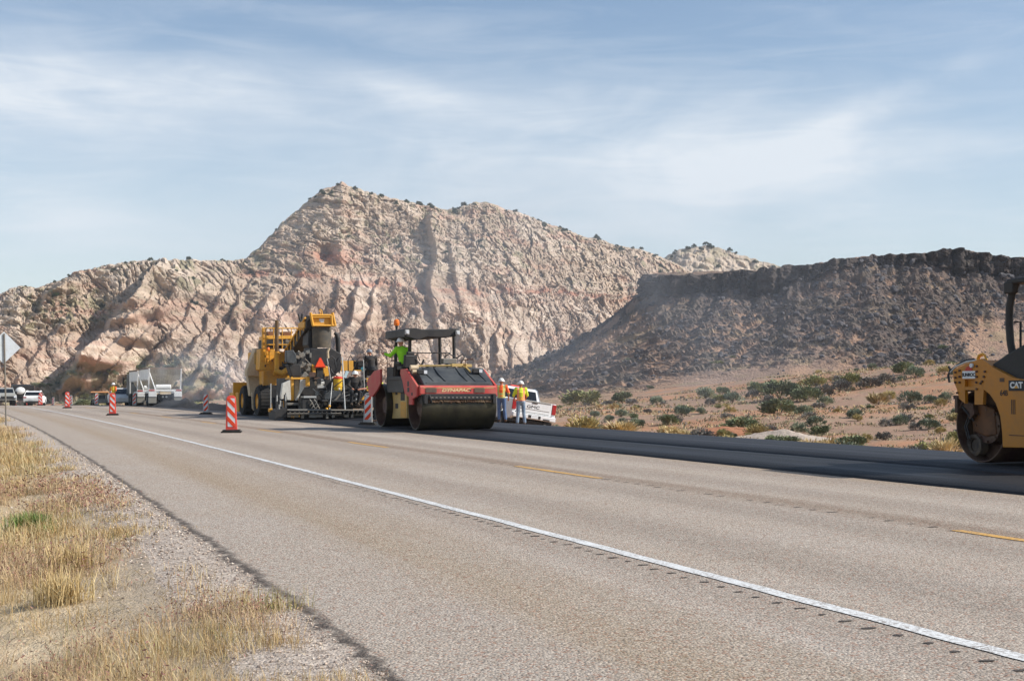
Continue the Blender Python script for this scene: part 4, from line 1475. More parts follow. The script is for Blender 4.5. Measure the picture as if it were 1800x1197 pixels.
# ------------------------------------------------------------------ junipers on the sandstone hill
def juniper_parts(seed):
    V, Fc, C = shrub_mesh(seed, 2.4, 2.6, 1500, .16, [(74, 82, 58), (62, 72, 50), (86, 92, 66)], clump=15)
    V[:, 2] += .15
    c = mesh_np('crown', V, Fc, 4, LEAF, C, smooth=False)
    mb = MB(); mb.tube([(0, 0, -.3), (.05, 0, .5), (-.05, .05, 1.1)], [.14, .10, .05], 6); mb.tube([(0, 0, .3), (.35, .1, .9)], [.07, .03], 5); mb.tube([(0, 0, .4), (-.35, -.1, 1.0)], [.06, .03], 5)
    t_ = mb.build('trunk', WOOD)
    return c, t_


JP = []
for i in range(3):
    e = empty('juniper_tree', (0, 0, -50)); c, t_ = juniper_parts(700 + i); c.parent = e; t_.parent = e; JP.append(e)
hv = np.empty(len(HILL.data.vertices) * 3, np.float32); HILL.data.vertices.foreach_get('co', hv); hv = hv.reshape(-1, 3)
fv = np.empty(len(FARHILL.data.vertices) * 3, np.float32); FARHILL.data.vertices.foreach_get('co', fv); fv = fv.reshape(-1, 3)
rs = np.random.default_rng(41)
spots = []
HR = hv.reshape(425, -1, 3); ncol = HR.shape[1]
hpx = 900 + HR[..., 0] / HR[..., 1] * F
for px in list(rs.normal(665, 12, 5)) + list(rs.uniform(690, 765, 14)) + list(rs.uniform(785, 870, 14)) + list(rs.uniform(900, 965, 14)) + list(rs.uniform(975, 1165, 30)) + [38, 44, 88, 95, 108, 120, 148, 182, 220, 246, 262, 330, 390, 420] + list(rs.uniform(450, 650, 9)):
    c = int(np.argmin(np.abs(hpx[398] - px))); r = int(rs.choice([372, 382, 388, 392, 395, 398, 401]))
    spots.append((HR[r, c], .25 + .85 * rs.random() ** 2, 'small dark juniper on the crest of the sandstone hill, ' + ('left ridge' if px < 440 else 'highest peak' if px < 680 else 'dip between the peaks' if px < 790 else 'second summit' if px < 880 else 'right shoulder'), 'junipers along the crest of the sandstone hill'))
for _ in range(95):
    r = int(250 + 140 * rs.random() ** .8); c = int(np.argmin(np.abs(hpx[r] - rs.uniform(60, 1180))))
    spots.append((HR[r, c], .28 + .6 * rs.random() ** 2, 'small juniper clinging to the sandstone face, ' + ('left ridge' if HR[r, c][0] < -100 else 'below the highest peak' if HR[r, c][0] < -35 else 'right shoulder'), 'junipers dotted over the face of the sandstone hill'))
FR = fv.reshape(99, -1, 3); fpx = 900 + FR[..., 0] / FR[..., 1] * F
for _ in range(22):
    r = int(rs.choice([60, 75, 86, 88, 89])); c = int(np.argmin(np.abs(fpx[r] - rs.uniform(1180, 1370))))
    spots.append((FR[r, c], .8 + .8 * rs.random(), 'tiny dark juniper on the far pale hill behind the black mesa', 'junipers on the far hill'))
for i, (p, sc, lab, grp) in enumerate(spots):
    o = JP[i] if i < 3 else copy_tree(JP[i % 3])
    o.location = (float(p[0]), float(p[1]), float(p[2]) - .3); o.scale = (sc, sc, sc * (.8 + .3 * rs.random())); o.rotation_euler = (0, 0, rs.random() * 6.28)
    tag(o, lab, 'tree', grp)

# ================================================================== COMMON PAINTS
M_RED = paint('faded_red_paint', (196, 52, 48), .5, dirt=.45, dscale=1.6, dustc=s2l((190, 130, 110)))
M_YEL = paint('machine_yellow', (232, 166, 40), .45, dirt=.28, dscale=1.5)
M_YEL2 = paint('roller_yellow', (196, 126, 22), .42, dirt=.22, dscale=1.3)
M_BEI = paint('dusty_sunlit_beige', (214, 192, 158), .6, dirt=.4, dscale=1.3)  # on the transfer machine this beige holds sunlit paleness as well as dust
M_CRM = paint('yellow_cream_paint', (208, 174, 104), .55, dirt=.35, dscale=2)
M_BLK = paint('black_plastic', (30, 30, 31), .5, dirt=.18, dscale=3, dustc=s2l((96, 88, 80)))
M_HOOD = paint('dusty_black_hood', (50, 54, 57), .45, dirt=.35, dscale=2.2, dustc=s2l((104, 106, 104)))
M_RUB = paint('rubber', (32, 31, 30), .85, dirt=.25, dscale=3, dustc=s2l((86, 78, 68)))
M_DRUM = paint('oily_steel', (58, 54, 44), .32, metal=.55, dirt=.45, dscale=2.0, dustc=s2l((90, 82, 58)))
M_BRN = paint('rusty_steel', (78, 52, 44), .6, metal=.2, dirt=.35, dscale=2)
M_STL = paint('grey_steel', (128, 126, 120), .45, metal=.4, dirt=.4, dscale=3)
M_SIL = paint('bright_metal', (196, 196, 192), .35, metal=.5, dirt=.2)
M_WHT = paint('white_paint', (238, 238, 234), .4, dirt=.18, dscale=1.4)
M_WHD = paint('dusty_white_paint', (206, 202, 190), .5, dirt=.35, dscale=1.2)
M_GRYP = paint('grey_flap', (128, 128, 122), .7, dirt=.3)
M_TAN = paint('asphalt_stained_hopper', (214, 206, 186), .65, dirt=.45, dscale=1.2, dustc=s2l((120, 92, 66)))
M_ORG = paint('safety_orange', (240, 74, 34), .5, dirt=.08, spec=.3)
M_ORR = paint('faded_orange_plastic', (236, 78, 66), .55, dirt=.12)
M_REF = paint('white_reflective_sheet', (226, 230, 230), .35, dirt=.08)
M_GRW = paint('greyish_white_plastic', (196, 196, 192), .55, dirt=.2)
M_LAMP = paint('amber_lens', (240, 120, 30), .2, dirt=0)
M_LENS = paint('clear_lens', (220, 222, 224), .15, dirt=0)
M_TAIL = paint('red_lens', (168, 16, 22), .2, dirt=.05)
M_SKIN = paint('skin', (186, 128, 100), .6, dirt=0, var=.05)
M_JEAN = paint('denim', (72, 98, 138), .85, dirt=.15, dscale=5, dustc=s2l((150, 168, 190)))
M_JEAN2 = paint('faded_denim', (104, 128, 152), .85, dirt=.3, dscale=6, dustc=s2l((190, 204, 214)))
M_DCLO = paint('dark_cloth', (36, 38, 42), .85, dirt=.12)
M_BOOT = paint('boot_leather', (74, 56, 44), .7, dirt=.3)
M_HAT = paint('white_hard_hat', (236, 236, 230), .3, dirt=.05)
M_GHAT = paint('grey_hard_hat', (136, 142, 150), .35, dirt=.1)
M_LIME = paint('hi_vis_lime', (150, 226, 40), .75, dirt=.05, var=.15)
M_LYEL = paint('hi_vis_yellow', (214, 222, 70), .75, dirt=.08, var=.15)
m, t, b = new_mat('dark_glass'); b.inputs['Base Color'].default_value = s2l((26, 30, 34)); b.inputs['Roughness'].default_value = .06; M_GLS = m


def hivis(name, base, stripe, edge, zb, xb):
    """shirt cloth with sewn bands: zb = horizontal bands (z, half width), xb = braces over the shoulders"""
    m, t, b = new_mat(name)
    tc = t.node('ShaderNodeTexCoord'); sp = t.node('ShaderNodeSeparateXYZ'); t.l.new(tc.outputs['Object'], sp.inputs[0])
    n = t.noise(tc.outputs['Object'], 14, 3)
    c = t.mix(t.ramp(n, .3, .7, 0, .25), s2l(base), tuple(k * .6 for k in s2l(base)[:3]) + (1,))
    def bandn(v, c0, w):
        return t.ramp(t.math('ABSOLUTE', t.math('SUBTRACT', v, c0)), w, w + .006, 1, 0)
    for z0, w in zb:
        c = t.mix(bandn(sp.outputs[2], z0, w * 1.8), c, s2l(edge)); c = t.mix(bandn(sp.outputs[2], z0, w), c, s2l(stripe))
    ax = t.math('ABSOLUTE', sp.outputs[0])
    for x0, w in xb:
        c = t.mix(bandn(ax, x0, w * 1.8), c, s2l(edge)); c = t.mix(bandn(ax, x0, w), c, s2l(stripe))
    t.l.new(c, b.inputs['Base Color']); b.inputs['Roughness'].default_value = .75
    bump(t, b, n, .5, .01)
    return m


M_V1 = hivis('orange_vest', (250, 104, 46), (186, 180, 120), (222, 214, 90), [(1.13, .025), (1.0, .02)], [(.125, .026)])
M_V2 = hivis('yellow_orange_vest', (216, 232, 60), (236, 170, 120), (244, 104, 50), [(1.0, .022), (1.10, .012)], [(.115, .022)])
M_V3 = hivis('orange_yellow_vest', (244, 110, 40), (236, 206, 60), (236, 206, 60), [(1.1, .03)], [(.10, .04)])


def evald(o):
    dg = bpy.context.evaluated_depsgraph_get()
    me = bpy.data.meshes.new_from_object(o.evaluated_get(dg))
    return me


def fuse(mb, name, mat, parent, vox=.012, smooth=3):
    """join the limbs and trunk of a figure into one continuous surface"""
    o = mb.build(name, mat)
    r = o.modifiers.new('r', 'REMESH'); r.mode = 'VOXEL'; r.voxel_size = vox
    s_ = o.modifiers.new('s', 'SMOOTH'); s_.iterations = smooth; s_.factor = .5
    me = evald(o); bpy.data.objects.remove(o)
    me.materials.clear(); me.materials.append(mat)
    me.polygons.foreach_set('use_smooth', [True] * len(me.polygons))
    o = bpy.data.objects.new(name, me); COL.objects.link(o); o.parent = parent
    return o


def limb(mb, pts, rad, n=10):
    for (a, ra), (b_, rb) in zip(list(zip(pts, rad))[:-1], list(zip(pts, rad))[1:]):
        mb.cyl(a, b_, ra, rb, n)
    for p, r_ in zip(pts, rad):
        mb.ball(p, r_, 10, 7)


STAND = dict(pelvis=(0, 0, .98), waist=(0, 0, 1.10), chest=(0, 0, 1.32), neck=(0, 0, 1.50), head=(0, .01, 1.64),
             shL=(-.19, 0, 1.44), elL=(-.26, .05, 1.16), wrL=(-.24, .18, .95), shR=(.19, 0, 1.44), elR=(.26, .05, 1.16), wrR=(.22, .20, .98),
             hiL=(-.09, 0, .94), knL=(-.11, .03, .50), anL=(-.13, 0, .09), hiR=(.09, 0, .94), knR=(.12, .03, .50), anR=(.14, .0, .09), face=(0, 1, 0))


def person(loc, rz, pose, label, shirt, pants, hat=M_HAT, sleeve=.55, group=None, rxy=(0, 0)):
    J = dict(STAND); J.update(pose)
    V = {k: Vector(v) for k, v in J.items()}
    e = empty('person', loc, rz, rxy[0], rxy[1])
    tag(e, label, 'person', group)
    f = V['face'].normalized(); up = (V['head'] - V['neck']).normalized()
    def torso(mb, g):
        mb.ball(V['pelvis'], (.165 + g, .115 + g, .13 + g)); mb.cyl(V['pelvis'], V['waist'], .135 + g, .135 + g, 14)
        mb.cyl(V['waist'], V['chest'], .135 + g, .16 + g, 14); mb.ball(V['waist'], (.15 + g, .115 + g, .13 + g)); mb.ball(V['chest'], (.185 + g, .125 + g, .17 + g))
        mb.cyl(V['chest'], V['neck'], .12 + g, .065 + g, 12)
        for s_ in 'LR':
            limb(mb, [V['chest'] * .6 + V['sh' + s_] * .4 + Vector((0, 0, .02)), V['sh' + s_]], [.09 + g, .068 + g])
    def mix3(a, b_, t_): return a * (1 - t_) + b_ * t_
    b = MB(); torso(b, -.01)
    limb(b, [V['chest'], V['neck'], V['head']], [.08, .055, .055])
    b.ball(V['head'], (.078, .096, .112), 16, 12)
    b.ball(V['head'] + f * .03 - Vector((0, 0, .06)), (.055, .06, .045))
    b.ball(V['head'] + f * .098 - Vector((0, 0, .012)), (.013, .020, .022), 8, 6)          # nose
    side = Vector((-f.y, f.x, 0))
    for s_ in (-1, 1):
        b.ball(V['head'] + side * s_ * .08 - Vector((0, 0, .01)), (.014, .020, .030), 8, 6)      # ears
        b.ball(V['head'] + f * .082 + side * s_ * .03 + Vector((0, 0, .015)), .012, 8, 6)        # brows and eyes
    b.ball(V['head'] + f * .088 - Vector((0, 0, .055)), (.026, .014, .009), 8, 6)            # mouth
    for s_ in 'LR':
        sh, el, wr = V['sh' + s_], V['el' + s_], V['wr' + s_]
        limb(b, [sh, el, wr], [.050, .040, .028])
        d = (wr - el).normalized(); hd = (d * .9 + f * .15).normalized(); pal = wr + hd * .05
        w = hd.cross(Vector((0, 0, 1)));  w = w.normalized() if w.length > .2 else hd.cross(f).normalized()
        limb(b, [wr, pal], [.028, .034])
        for k, (off, ln) in enumerate(((-.027, .062), (-.009, .072), (.009, .068), (.026, .054))):
            p0 = pal + w * off + hd * .028; p1 = p0 + hd * ln * .55; p2 = p1 + (hd * .6 - hd.cross(w) * .6).normalized() * ln * .5
            limb(b, [p0, p1, p2], [.0105, .010, .0085], 6)
        sg = -1 if s_ == 'L' else 1
        t0 = pal - w * .03 * sg * -1; t1 = t0 + (hd * .5 - w * .7 * sg * -1 * -1).normalized() * .04
        limb(b, [pal, t0, t1], [.014, .013, .010], 6)
        limb(b, [V['hi' + s_], V['kn' + s_], V['an' + s_]], [.075, .052, .038])
    fuse(b, 'body', M_SKIN, e, .011, 2)
    c = MB(); torso(c, .016)
    for s_ in 'LR':
        sh, el, wr = V['sh' + s_], V['el' + s_], V['wr' + s_]
        if sleeve <= 1: limb(c, [sh, mix3(sh, el, sleeve * 1.0)], [.075, .064])
        else: limb(c, [sh, el, mix3(el, wr, sleeve - 1)], [.074, .060, .046])
    fuse(c, 'shirt', shirt, e, .014, 3)
    p = MB(); p.ball(V['pelvis'] - Vector((0, 0, .02)), (.180, .135, .12))
    for s_ in 'LR':
        limb(p, [V['hi' + s_], V['kn' + s_], V['an' + s_] + Vector((0, 0, .03))], [.100, .074, .064])
    fuse(p, 'trousers', pants, e, .014, 3)
    for s_ in 'LR':
        q = MB(); a = V['an' + s_]; limb(q, [a + Vector((0, 0, .03)), a - Vector((0, 0, .03)), a + f * .13 - Vector((0, 0, .045))], [.052, .05, .042]); fuse(q, 'boot', M_BOOT, e, .014, 2)
    h = MB(); hc = V['head'] + Vector((0, 0, .035))
    h.ball(hc, (.118, .140, .115), 20, 8, half=True)
    for k, (s1, s2, z0) in enumerate(((1.0, 1.16, .004), )):
        n = 22
        a = [(hc.x + .117 * math.cos(6.2832 * i / n), hc.y + .139 * math.sin(6.2832 * i / n), hc.z + .004) for i in range(n)]
        o_ = [(hc.x + (.117 + .028) * math.cos(6.2832 * i / n) + f.x * .03, hc.y + (.139 + .028) * math.sin(6.2832 * i / n) + f.y * .03, hc.z - .014) for i in range(n)]
        lo = [(v[0], v[1], v[2] - .012) for v in o_]
        h.add(a + o_ + lo, [(i, (i + 1) % n, n + (i + 1) % n, n + i) for i in range(n)] + [(n + i, n + (i + 1) % n, 2 * n + (i + 1) % n, 2 * n + i) for i in range(n)], False)
    for s_ in (-.03, 0, .03):
        h.tube([hc + Vector((s_, -.12, .035)), hc + Vector((s_, -.06, .105)), hc + Vector((s_, .05, .112)), hc + Vector((s_, .12, .045))], .009, 6)
    h.build('hard_hat', hat, e)
    return e


def wheel(parent, x, y, z, r, w, rimm=M_STL, n=28, name='wheel', rr_=.52):
    """tyre with tread shoulders; rim as a child"""
    mb = MB()
    mb.lathe([(r * rr_, -w / 2), (r * .93, -w / 2), (r, -w * .36), (r, w * .36), (r * .93, w / 2), (r * rr_, w / 2)], (x, y, z), (1, 0, 0), n)
    for k in range(n):
        a = 2 * math.pi * k / n
        mb.obox((x, y + math.cos(a) * r, z + math.sin(a) * r), (w * .8, r * .09, r * .05), (a - math.pi / 2, 0, 0))
    o = mb.build(name, M_RUB, parent)
    rb = MB(); rb.lathe([(r * rr_, -w * .45), (r * rr_ * .8, -w * .25), (r * .22, -w * .2), (r * .2, -w * .42), (.001, -w * .42)], (x, y, z), (1, 0, 0), n)
    rb.lathe([(r * rr_, w * .45), (r * rr_ * .8, w * .25), (r * .22, w * .2), (r * .2, w * .42), (.001, w * .42)], (x, y, z), (1, 0, 0), n)
    for k in range(6):
        a = 6.2832 * k / 6
        for s_ in (-1, 1): rb.cyl((x + s_ * w * .2, y + math.cos(a) * r * .3, z + math.sin(a) * r * .3), (x + s_ * w * .28, y + math.cos(a) * r * .3, z + math.sin(a) * r * .3), r * .035, n=6)
    rb.build('rim', rimm, o)
    return o


def drum(parent, yc, r, hw, mat, shell_in=M_BRN, wet=M_DRUM, label=None):
    """hollow roller drum: shell with rounded edges, recessed end plates, hubs"""
    mb = MB()
    mb.lathe([(r - .03, -hw), (r - .012, -hw - .004), (r, -hw + .02), (r, hw - .02), (r - .012, hw + .004), (r - .03, hw)], (0, yc, r), (1, 0, 0), 72)
    o = mb.build('drum', wet, parent, label=label)
    for s_ in (-1, 1):
        ib = MB()
        ib.lathe([(r - .03, s_ * hw), (r - .035, s_ * (hw - .30)), (.30, s_ * (hw - .34)), (.28, s_ * (hw - .14)), (.22, s_ * (hw - .14)), (.001, s_ * (hw - .16))], (0, yc, r), (1, 0, 0), 48)
        for k in range(8):
            a = 6.2832 * k / 8; ib.cyl((s_ * (hw - .14), yc + math.cos(a) * .25, r + math.sin(a) * .25), (s_ * (hw - .11), yc + math.cos(a) * .25, r + math.sin(a) * .25), .02, n=6)
        ib.build('drum_end', shell_in, o)
    return o


# ================================================================== RED TANDEM ROLLER
def red_roller():
    D = Frame(-1.79, 40.9, .055, R(21.6))
    e = D.empty('tandem_roller'); tag(e, 'red and black tandem roller with open canopy rolling toward the camera on new asphalt', 'road roller')
    H = 1.16
    drum(e, 0, .69, H, M_DRUM); drum(e, 3.65, .69, H, M_DRUM)
    X0 = -1.20
    plate = D.sp([(707.8, 649), (716.7, 648.3), (736, 677.8), (736, 696.7), (727.8, 702), (721, 697), (715, 692), (711.5, 672), (707, 657)], X0)
    for s_ in (-1, 1):
        mb = MB(); mb.prism(plate, 'x', s_ * 1.27, s_ * 1.20)
        y0, z0 = plate[4]; mb.box(min(s_ * 1.24, s_ * 1.18), max(s_ * 1.24, s_ * 1.18), y0 + .02, y0 + .40, z0 - .16, z0 + .12)
        o = mb.build('side_plate', M_RED, e, .012)
        for (a, b_, c_, d_) in ((720, 723, 670, 679), (720, 723.5, 681, 689), (727, 729.5, 690, 695)):
            p, q = D.side(a, c_, X0), D.side(b_, d_, X0)
            k = MB(); k.box(min(s_ * 1.12, s_ * 1.274), max(s_ * 1.12, s_ * 1.274), q[0], p[0], q[1], p[1])
            k.build('plate_slot', M_BLK, o)
    plr = [(7.2 - p[0] - 3.55, p[1]) for p in plate]
    rear = D.sp([(672, 649), (661, 652), (650.5, 665.5), (648.5, 674), (653, 697.5), (658, 697.5), (666.5, 685.5), (672, 674)], X0)
    for s_ in (-1, 1):
        mb = MB(); mb.prism(rear, 'x', s_ * 1.27, s_ * 1.20); mb.build('side_plate', M_RED, e, .012)
    yb = plate[2][0]; zt = plate[2][1]; zb = D.side(736, 694.8, X0)[1]
    mb = MB(); mb.prism([(yb - .10, zb), (yb - .12, zb + .05), (yb - .12, zt - .05), (yb - .08, zt), (yb + .06, zt + .01), (yb + .06, zb)], 'x', -1.195, 1.195)
    bar = mb.build('front_bar', M_RED, e, .015)
    mb = MB(); mb.box(-1.1, 1.1, yb - .124, yb - .118, zt - .075, zt - .055); mb.build('bar_crease', M_CRM, bar)
    for a, b_ in ((748, 767.5), (833.5, 852)):
        xa = D.front(a, 690, yb - .12)[0]; xb = D.front(b_, 690, yb - .12)[0]
        mb = MB(); mb.box(xa, xb, yb - .135, yb - .115, zb + .08, zt - .08)
        for k in range(5): mb.box(xa + .02, xb - .02, yb - .142, yb - .134, zb + .09 + k * .032, zb + .102 + k * .032)
        mb.build('headlight', paint('lamp_grille', (110, 92, 82), .6, dirt=.4), bar)
    tx, tz = D.front(801, 686, yb - .12)
    tp = text_part('DYNAPAC', .125, 'maker_lettering', paint('cream_letters', (238, 204, 150), .6, dirt=.3), bar, (tx, yb - .126, tz), (R(90), 0, 0), .004, .25, .006, 1.5)
    hx, hz = D.front(826.5, 686, yb - .12); mb = MB(); mb.cyl((hx, yb - .13, hz), (hx, yb - .11, hz), .035, n=14); mb.build('tow_hole', M_BRN, bar)
    # sloping black hood with pressed ribs
    mb = MB(); hp_ = [(yb + .07, zt - .02), (yb + .07, zt + .045), (yb + .18, zt + .12), (.42, 1.84), (.62, 1.86), (.85, 1.80), (.9, 1.2), (yb + .07, 1.2)]
    mb.prism(hp_, 'x', -1.02, 1.15); hood = mb.build('hood', M_HOOD, e, .02)
    mb = MB()
    for xr, w in ((-.72, .05), (-.35, .09), (.34, .07), (.60, .05), (.95, .05)):
        for s_ in (0,):
            a = Vector((xr - .08, yb + .2, zt + .135)); b_ = Vector((xr + .08 * -1, .40, 1.835))
            mb.tube([a + Vector((.12, 0, 0)), a * .5 + b_ * .5 + Vector((.02, 0, .012)), b_], w * .35, 6)
    mb.build('hood_rib', M_HOOD, hood)
    mb = MB(); mb.box(-.95, 1.08, yb + .08, yb + .17, zt + .04, zt + .10); mb.build('hood_lip', M_HOOD, hood, .02)
    mb = MB(); mb.tube([(-1.0, .55, 1.90), (.5, .55, 1.92), (.58, .40, 1.86), (.62, .1, 1.72)], .026, 8); mb.build('hood_handle', M_CRM, e)
    mb = MB(); mb.cyl((-1.17, .45, 1.84), (-.93, .45, 1.84), .085, n=16); mb.cyl((-1.17, .25, 1.72), (-.98, .25, 1.72), .06, n=16); mb.build('hinge_tube', M_BEI, e)
    for px, py in ((744, 654), (841, 652)):
        x, y, z = D.P(px, py, .1); 
        mb = MB(); mb.obox((x - .06, .1, z), (.26, .12, .13)); w_ = mb.build('work_light', M_BLK, e, .015)
        mb = MB(); mb.obox((x + .05, .035, z), (.10, .02, .10)); mb.build('lens', M_LENS, w_)
    mb = MB(); mb.obox((.35, .62, 1.93), (.36, .2, .09)); mb.obox((.72, .62, 1.92), (.2, .2, .09)); mb.build('hood_latch', M_CRM, e, .01)
    mb = MB(); mb.tube([(.66, .7, 1.95), (.66, .7, 2.08), (.74, .7, 2.12), (.92, .7, 2.12)], .018, 6); mb.tube([(.58, .8, 1.95), (.58, .8, 2.06), (.66, .8, 2.10), (.8, .8, 2.10)], .016, 6); mb.build('exhaust_hose', M_BRN, e)
    # scraper and mat under the bar
    mb = MB(); mb.box(-1.05, 1.12, -.66, -.35, .98, 1.07); mb.box(-1.0, 1.08, -.74, -.70, .90, .99); mb.obox((0, -.62, .96), (2.1, .03, .18), (R(-28), 0, 0))
    for s_ in (-1, 1): mb.box(s_ * 1.07 - .05, s_ * 1.07 + .05, -.78, -.30, .78, 1.05)
    mb.tube([(-.95, -.72, 1.02), (-.93, -.78, .92), (-.90, -.74, .82)], .03, 6); mb.cyl((-1.05, -.55, 1.03), (1.1, -.55, 1.03), .035, n=10)
    mb.build('scraper', M_BLK, e, .006)
    mb = MB(); rs = np.random.default_rng(9)
    for k in range(130):
        x = -.98 + 2.02 * k / 130; mb.obox((x, -.70 + .01 * rs.normal(), .86 + .012 * rs.normal()), (.02, .025, .075 + .03 * rs.random()), (R(-25), 0, .1 * rs.normal()))
    mb.build('scraper_mat', paint('coconut_mat', (86, 60, 42), .95, dirt=.4), e)
    mb = MB()
    for k in range(15):
        x = -.9 + 1.9 * k / 15; mb.cyl((x, -.735, .955), (x + .06, -.735, .955), .018, n=6)
    mb.build('spray_nozzle', M_STL, e)
    # articulation block
    mb = MB(); yo = D.sp([(685.5, 662), (691, 676), (702, 676), (703.2, 671), (714.5, 671), (715, 735), (688.5, 735.5), (687, 700)], -.95)
    mb.prism(yo, 'x', -.95, .95); blk = mb.build('articulation_block', M_CRM, e, .015)
    mb = MB()
    for a, b_, c_, d_ in ((695, 699, 684, 694), (695, 700, 709, 718), (704.5, 711.5, 676, 704)):
        p, q = D.side(a, c_, -.95), D.side(b_, d_, -.95); mb.box(-.955, -.9, q[0], p[0], q[1], p[1])
    mb.build('block_opening', M_BLK, blk)
    mb = MB(); p, q = D.side(704.5, 706, -.95), D.side(713.5, 734, -.95); mb.box(-.962, -.9, q[0], p[0], q[1], p[1]); mb.build('block_panel', M_YEL, blk, .005)
    # operator station
    mb = MB(); mb.box(-1.14, 1.0, 1.0, 3.1, 1.48, 1.60); mb.box(-1.05, .2, .95, 1.5, 1.2, 1.80); mb.box(-1.1, -.2, 2.5, 3.2, 1.1, 1.9); mb.box(-1.12, .3, 1.3, 3.0, 1.1, 1.5); mb.build('platform', M_BLK, e, .015)
    mb = MB(); mb.obox((-.86, 1.80, 1.86), (.50, .5, .12)); mb.obox((-.84, 1.53, 2.06), (.44, .12, .40), (R(8), 0, R(14))); mb.obox((-.84, 1.50, 2.30), (.26, .10, .12), (R(8), 0, R(14))); mb.cyl((-.86, 1.80, 1.5), (-.86, 1.80, 1.82), .09); mb.box(-1.16, -1.09, 1.6, 2.05, 1.98, 2.04); mb.box(-.62, -.55, 1.6, 2.05, 1.98, 2.04); mb.build('seat', M_BLK, e, .03)
    mb = MB(); mb.tube([(-.8, 2.45, 1.6), (-.8, 2.35, 2.15)], .05, 8); mb.tube([(-.8 + .19 * math.cos(a), 2.32 + .06 * math.sin(a), 2.22 + .18 * math.sin(a)) for a in np.linspace(0, 6.2832, 17)[:-1]], .016, 6, closed=True); mb.build('steering_wheel', M_BLK, e)
    posts = [(-.83, 1.62), (.62, 1.62), (.62, 3.0), (-.86, 3.0)]
    for x, y in posts:
        mb = MB(); mb.tube([(x, y, 1.5), (x, y, 2.4), (x * .98, y, 2.98)], .055, 8); mb.build('canopy_post', M_BLK, e)
    pts2 = [(500, 128), (540, 120), (590, 118), (640, 130), (860, 128), (880, 122), (935, 125), (937, 150), (905, 185), (880, 190), (800, 195), (680, 190), (620, 212), (590, 212), (540, 195), (500, 190)]
    cp = D.fp([(600 + a / 4.5, 550 + b_ / 4.5) for a, b_ in pts2], 1.25)
    mb = MB(); mb.prism(cp, 'y', 1.25, 3.35); can = mb.build('canopy', M_BLK, e, .025)
    for a, b_ in ((715.5, 584), (804.5, 585)):
        x, y, z = D.P(a, b_, 1.2); mb = MB(); mb.obox((x, 1.20, z), (.13, .09, .15)); l_ = mb.build('canopy_light', M_GRW, can, .02)
        mb = MB(); mb.cyl((x, 1.15, z), (x, 1.13, z), .045, n=14); mb.build('lens', M_LENS, l_)
    x, y, z = D.P(697, 576, 2.7)
    mb = MB(); mb.cyl((x, y, 3.05), (x, y, z + .08), .03, .05, 10); bc = mb.build('beacon_stem', M_BLK, can)
    x2, _, z2 = D.P(697.5, 567, 2.7); mb = MB(); mb.lathe([(.001, -.11), (.075, -.10), (.095, -.02), (.085, .06), (.05, .10), (.001, .11)], (x, y, z2), n=16); mb.build('beacon', M_LAMP, bc)
    # rails, levers and console behind the hood
    mb = MB(); L = lambda px, py, yl: D.P(px, py, yl)
    mb.tube([L(719, 620.5, 1.5), L(792, 620.5, 1.5)], .017, 6)
    mb.tube([L(723, 636, 1.5), L(734, 621, 1.5)], .016, 6); mb.tube([L(723, 623, 1.5), L(743, 645, 1.5)], .018, 6); mb.tube([L(733, 621, 1.5), L(738, 634, 1.5)], .016, 6)
    mb.tube([L(807, 646, 1.2), L(817, 626, 1.2), L(812, 623, 1.2), L(803, 629, 1.2)], .02, 6); mb.tube([L(781, 634, 1.3), L(783, 626, 1.3), L(790, 622, 1.3), L(797, 626, 1.3), L(804, 630, 1.3)], .02, 6)
    mb.tube([L(740, 645, 1.0), L(745, 632, 1.0)], .03, 6)
    mb.build('hand_rail', M_BLK, e)
    mb = MB()
    for a, b_, c_, d_, m_ in ((778, 802, 630, 640, 0), (752, 760, 640, 649, 0), (764, 784, 641, 649, 0), (786, 797, 640, 650, 0)):
        p, q = D.P(a, c_, 1.1), D.P(b_, d_, 1.1); mb.box(p[0], q[0], 1.05, 1.35, q[2], p[2])
    mb.build('console', M_STL, e, .02)
    mb = MB(); p = D.P(812, 649, .9); mb.obox((p[0], .9, 1.93), (.28, .2, .12)); mb.build('intake_cap', M_CRM, e, .03)
    return D


DF = red_roller()


def W(fr, x, y, z):
    return (fr.o[0] + fr.c * x - fr.s * y, fr.o[1] + fr.s * x + fr.c * y, fr.o[2] + z)


# roller operator, seated, leaning out to the left
def seated(hipz=2.12):
    z = hipz
    return dict(pelvis=(0, 0, z), waist=(-.01, .04, z + .14), chest=(-.03, .08, z + .37), neck=(-.06, .10, z + .55), head=(-.08, .13, z + .68),
                shL=(-.22, .07, z + .47), elL=(-.38, .22, z + .26), wrL=(-.52, .44, z + .33), shR=(.17, .05, z + .46), elR=(.26, .22, z + .20), wrR=(.16, .42, z + .16),
                hiL=(-.1, .0, z - .02), knL=(-.14, .42, z + .02), anL=(-.14, .46, z - .40), hiR=(.1, 0, z - .02), knR=(.14, .42, z + .02), anR=(.14, .46, z - .40))


person(W(DF, -.93, 1.85, 0), DF.a, seated(1.98), 'roller driver in lime jacket and white hard hat leaning out of the seat', M_LIME, M_DCLO, M_HAT, 1.8)


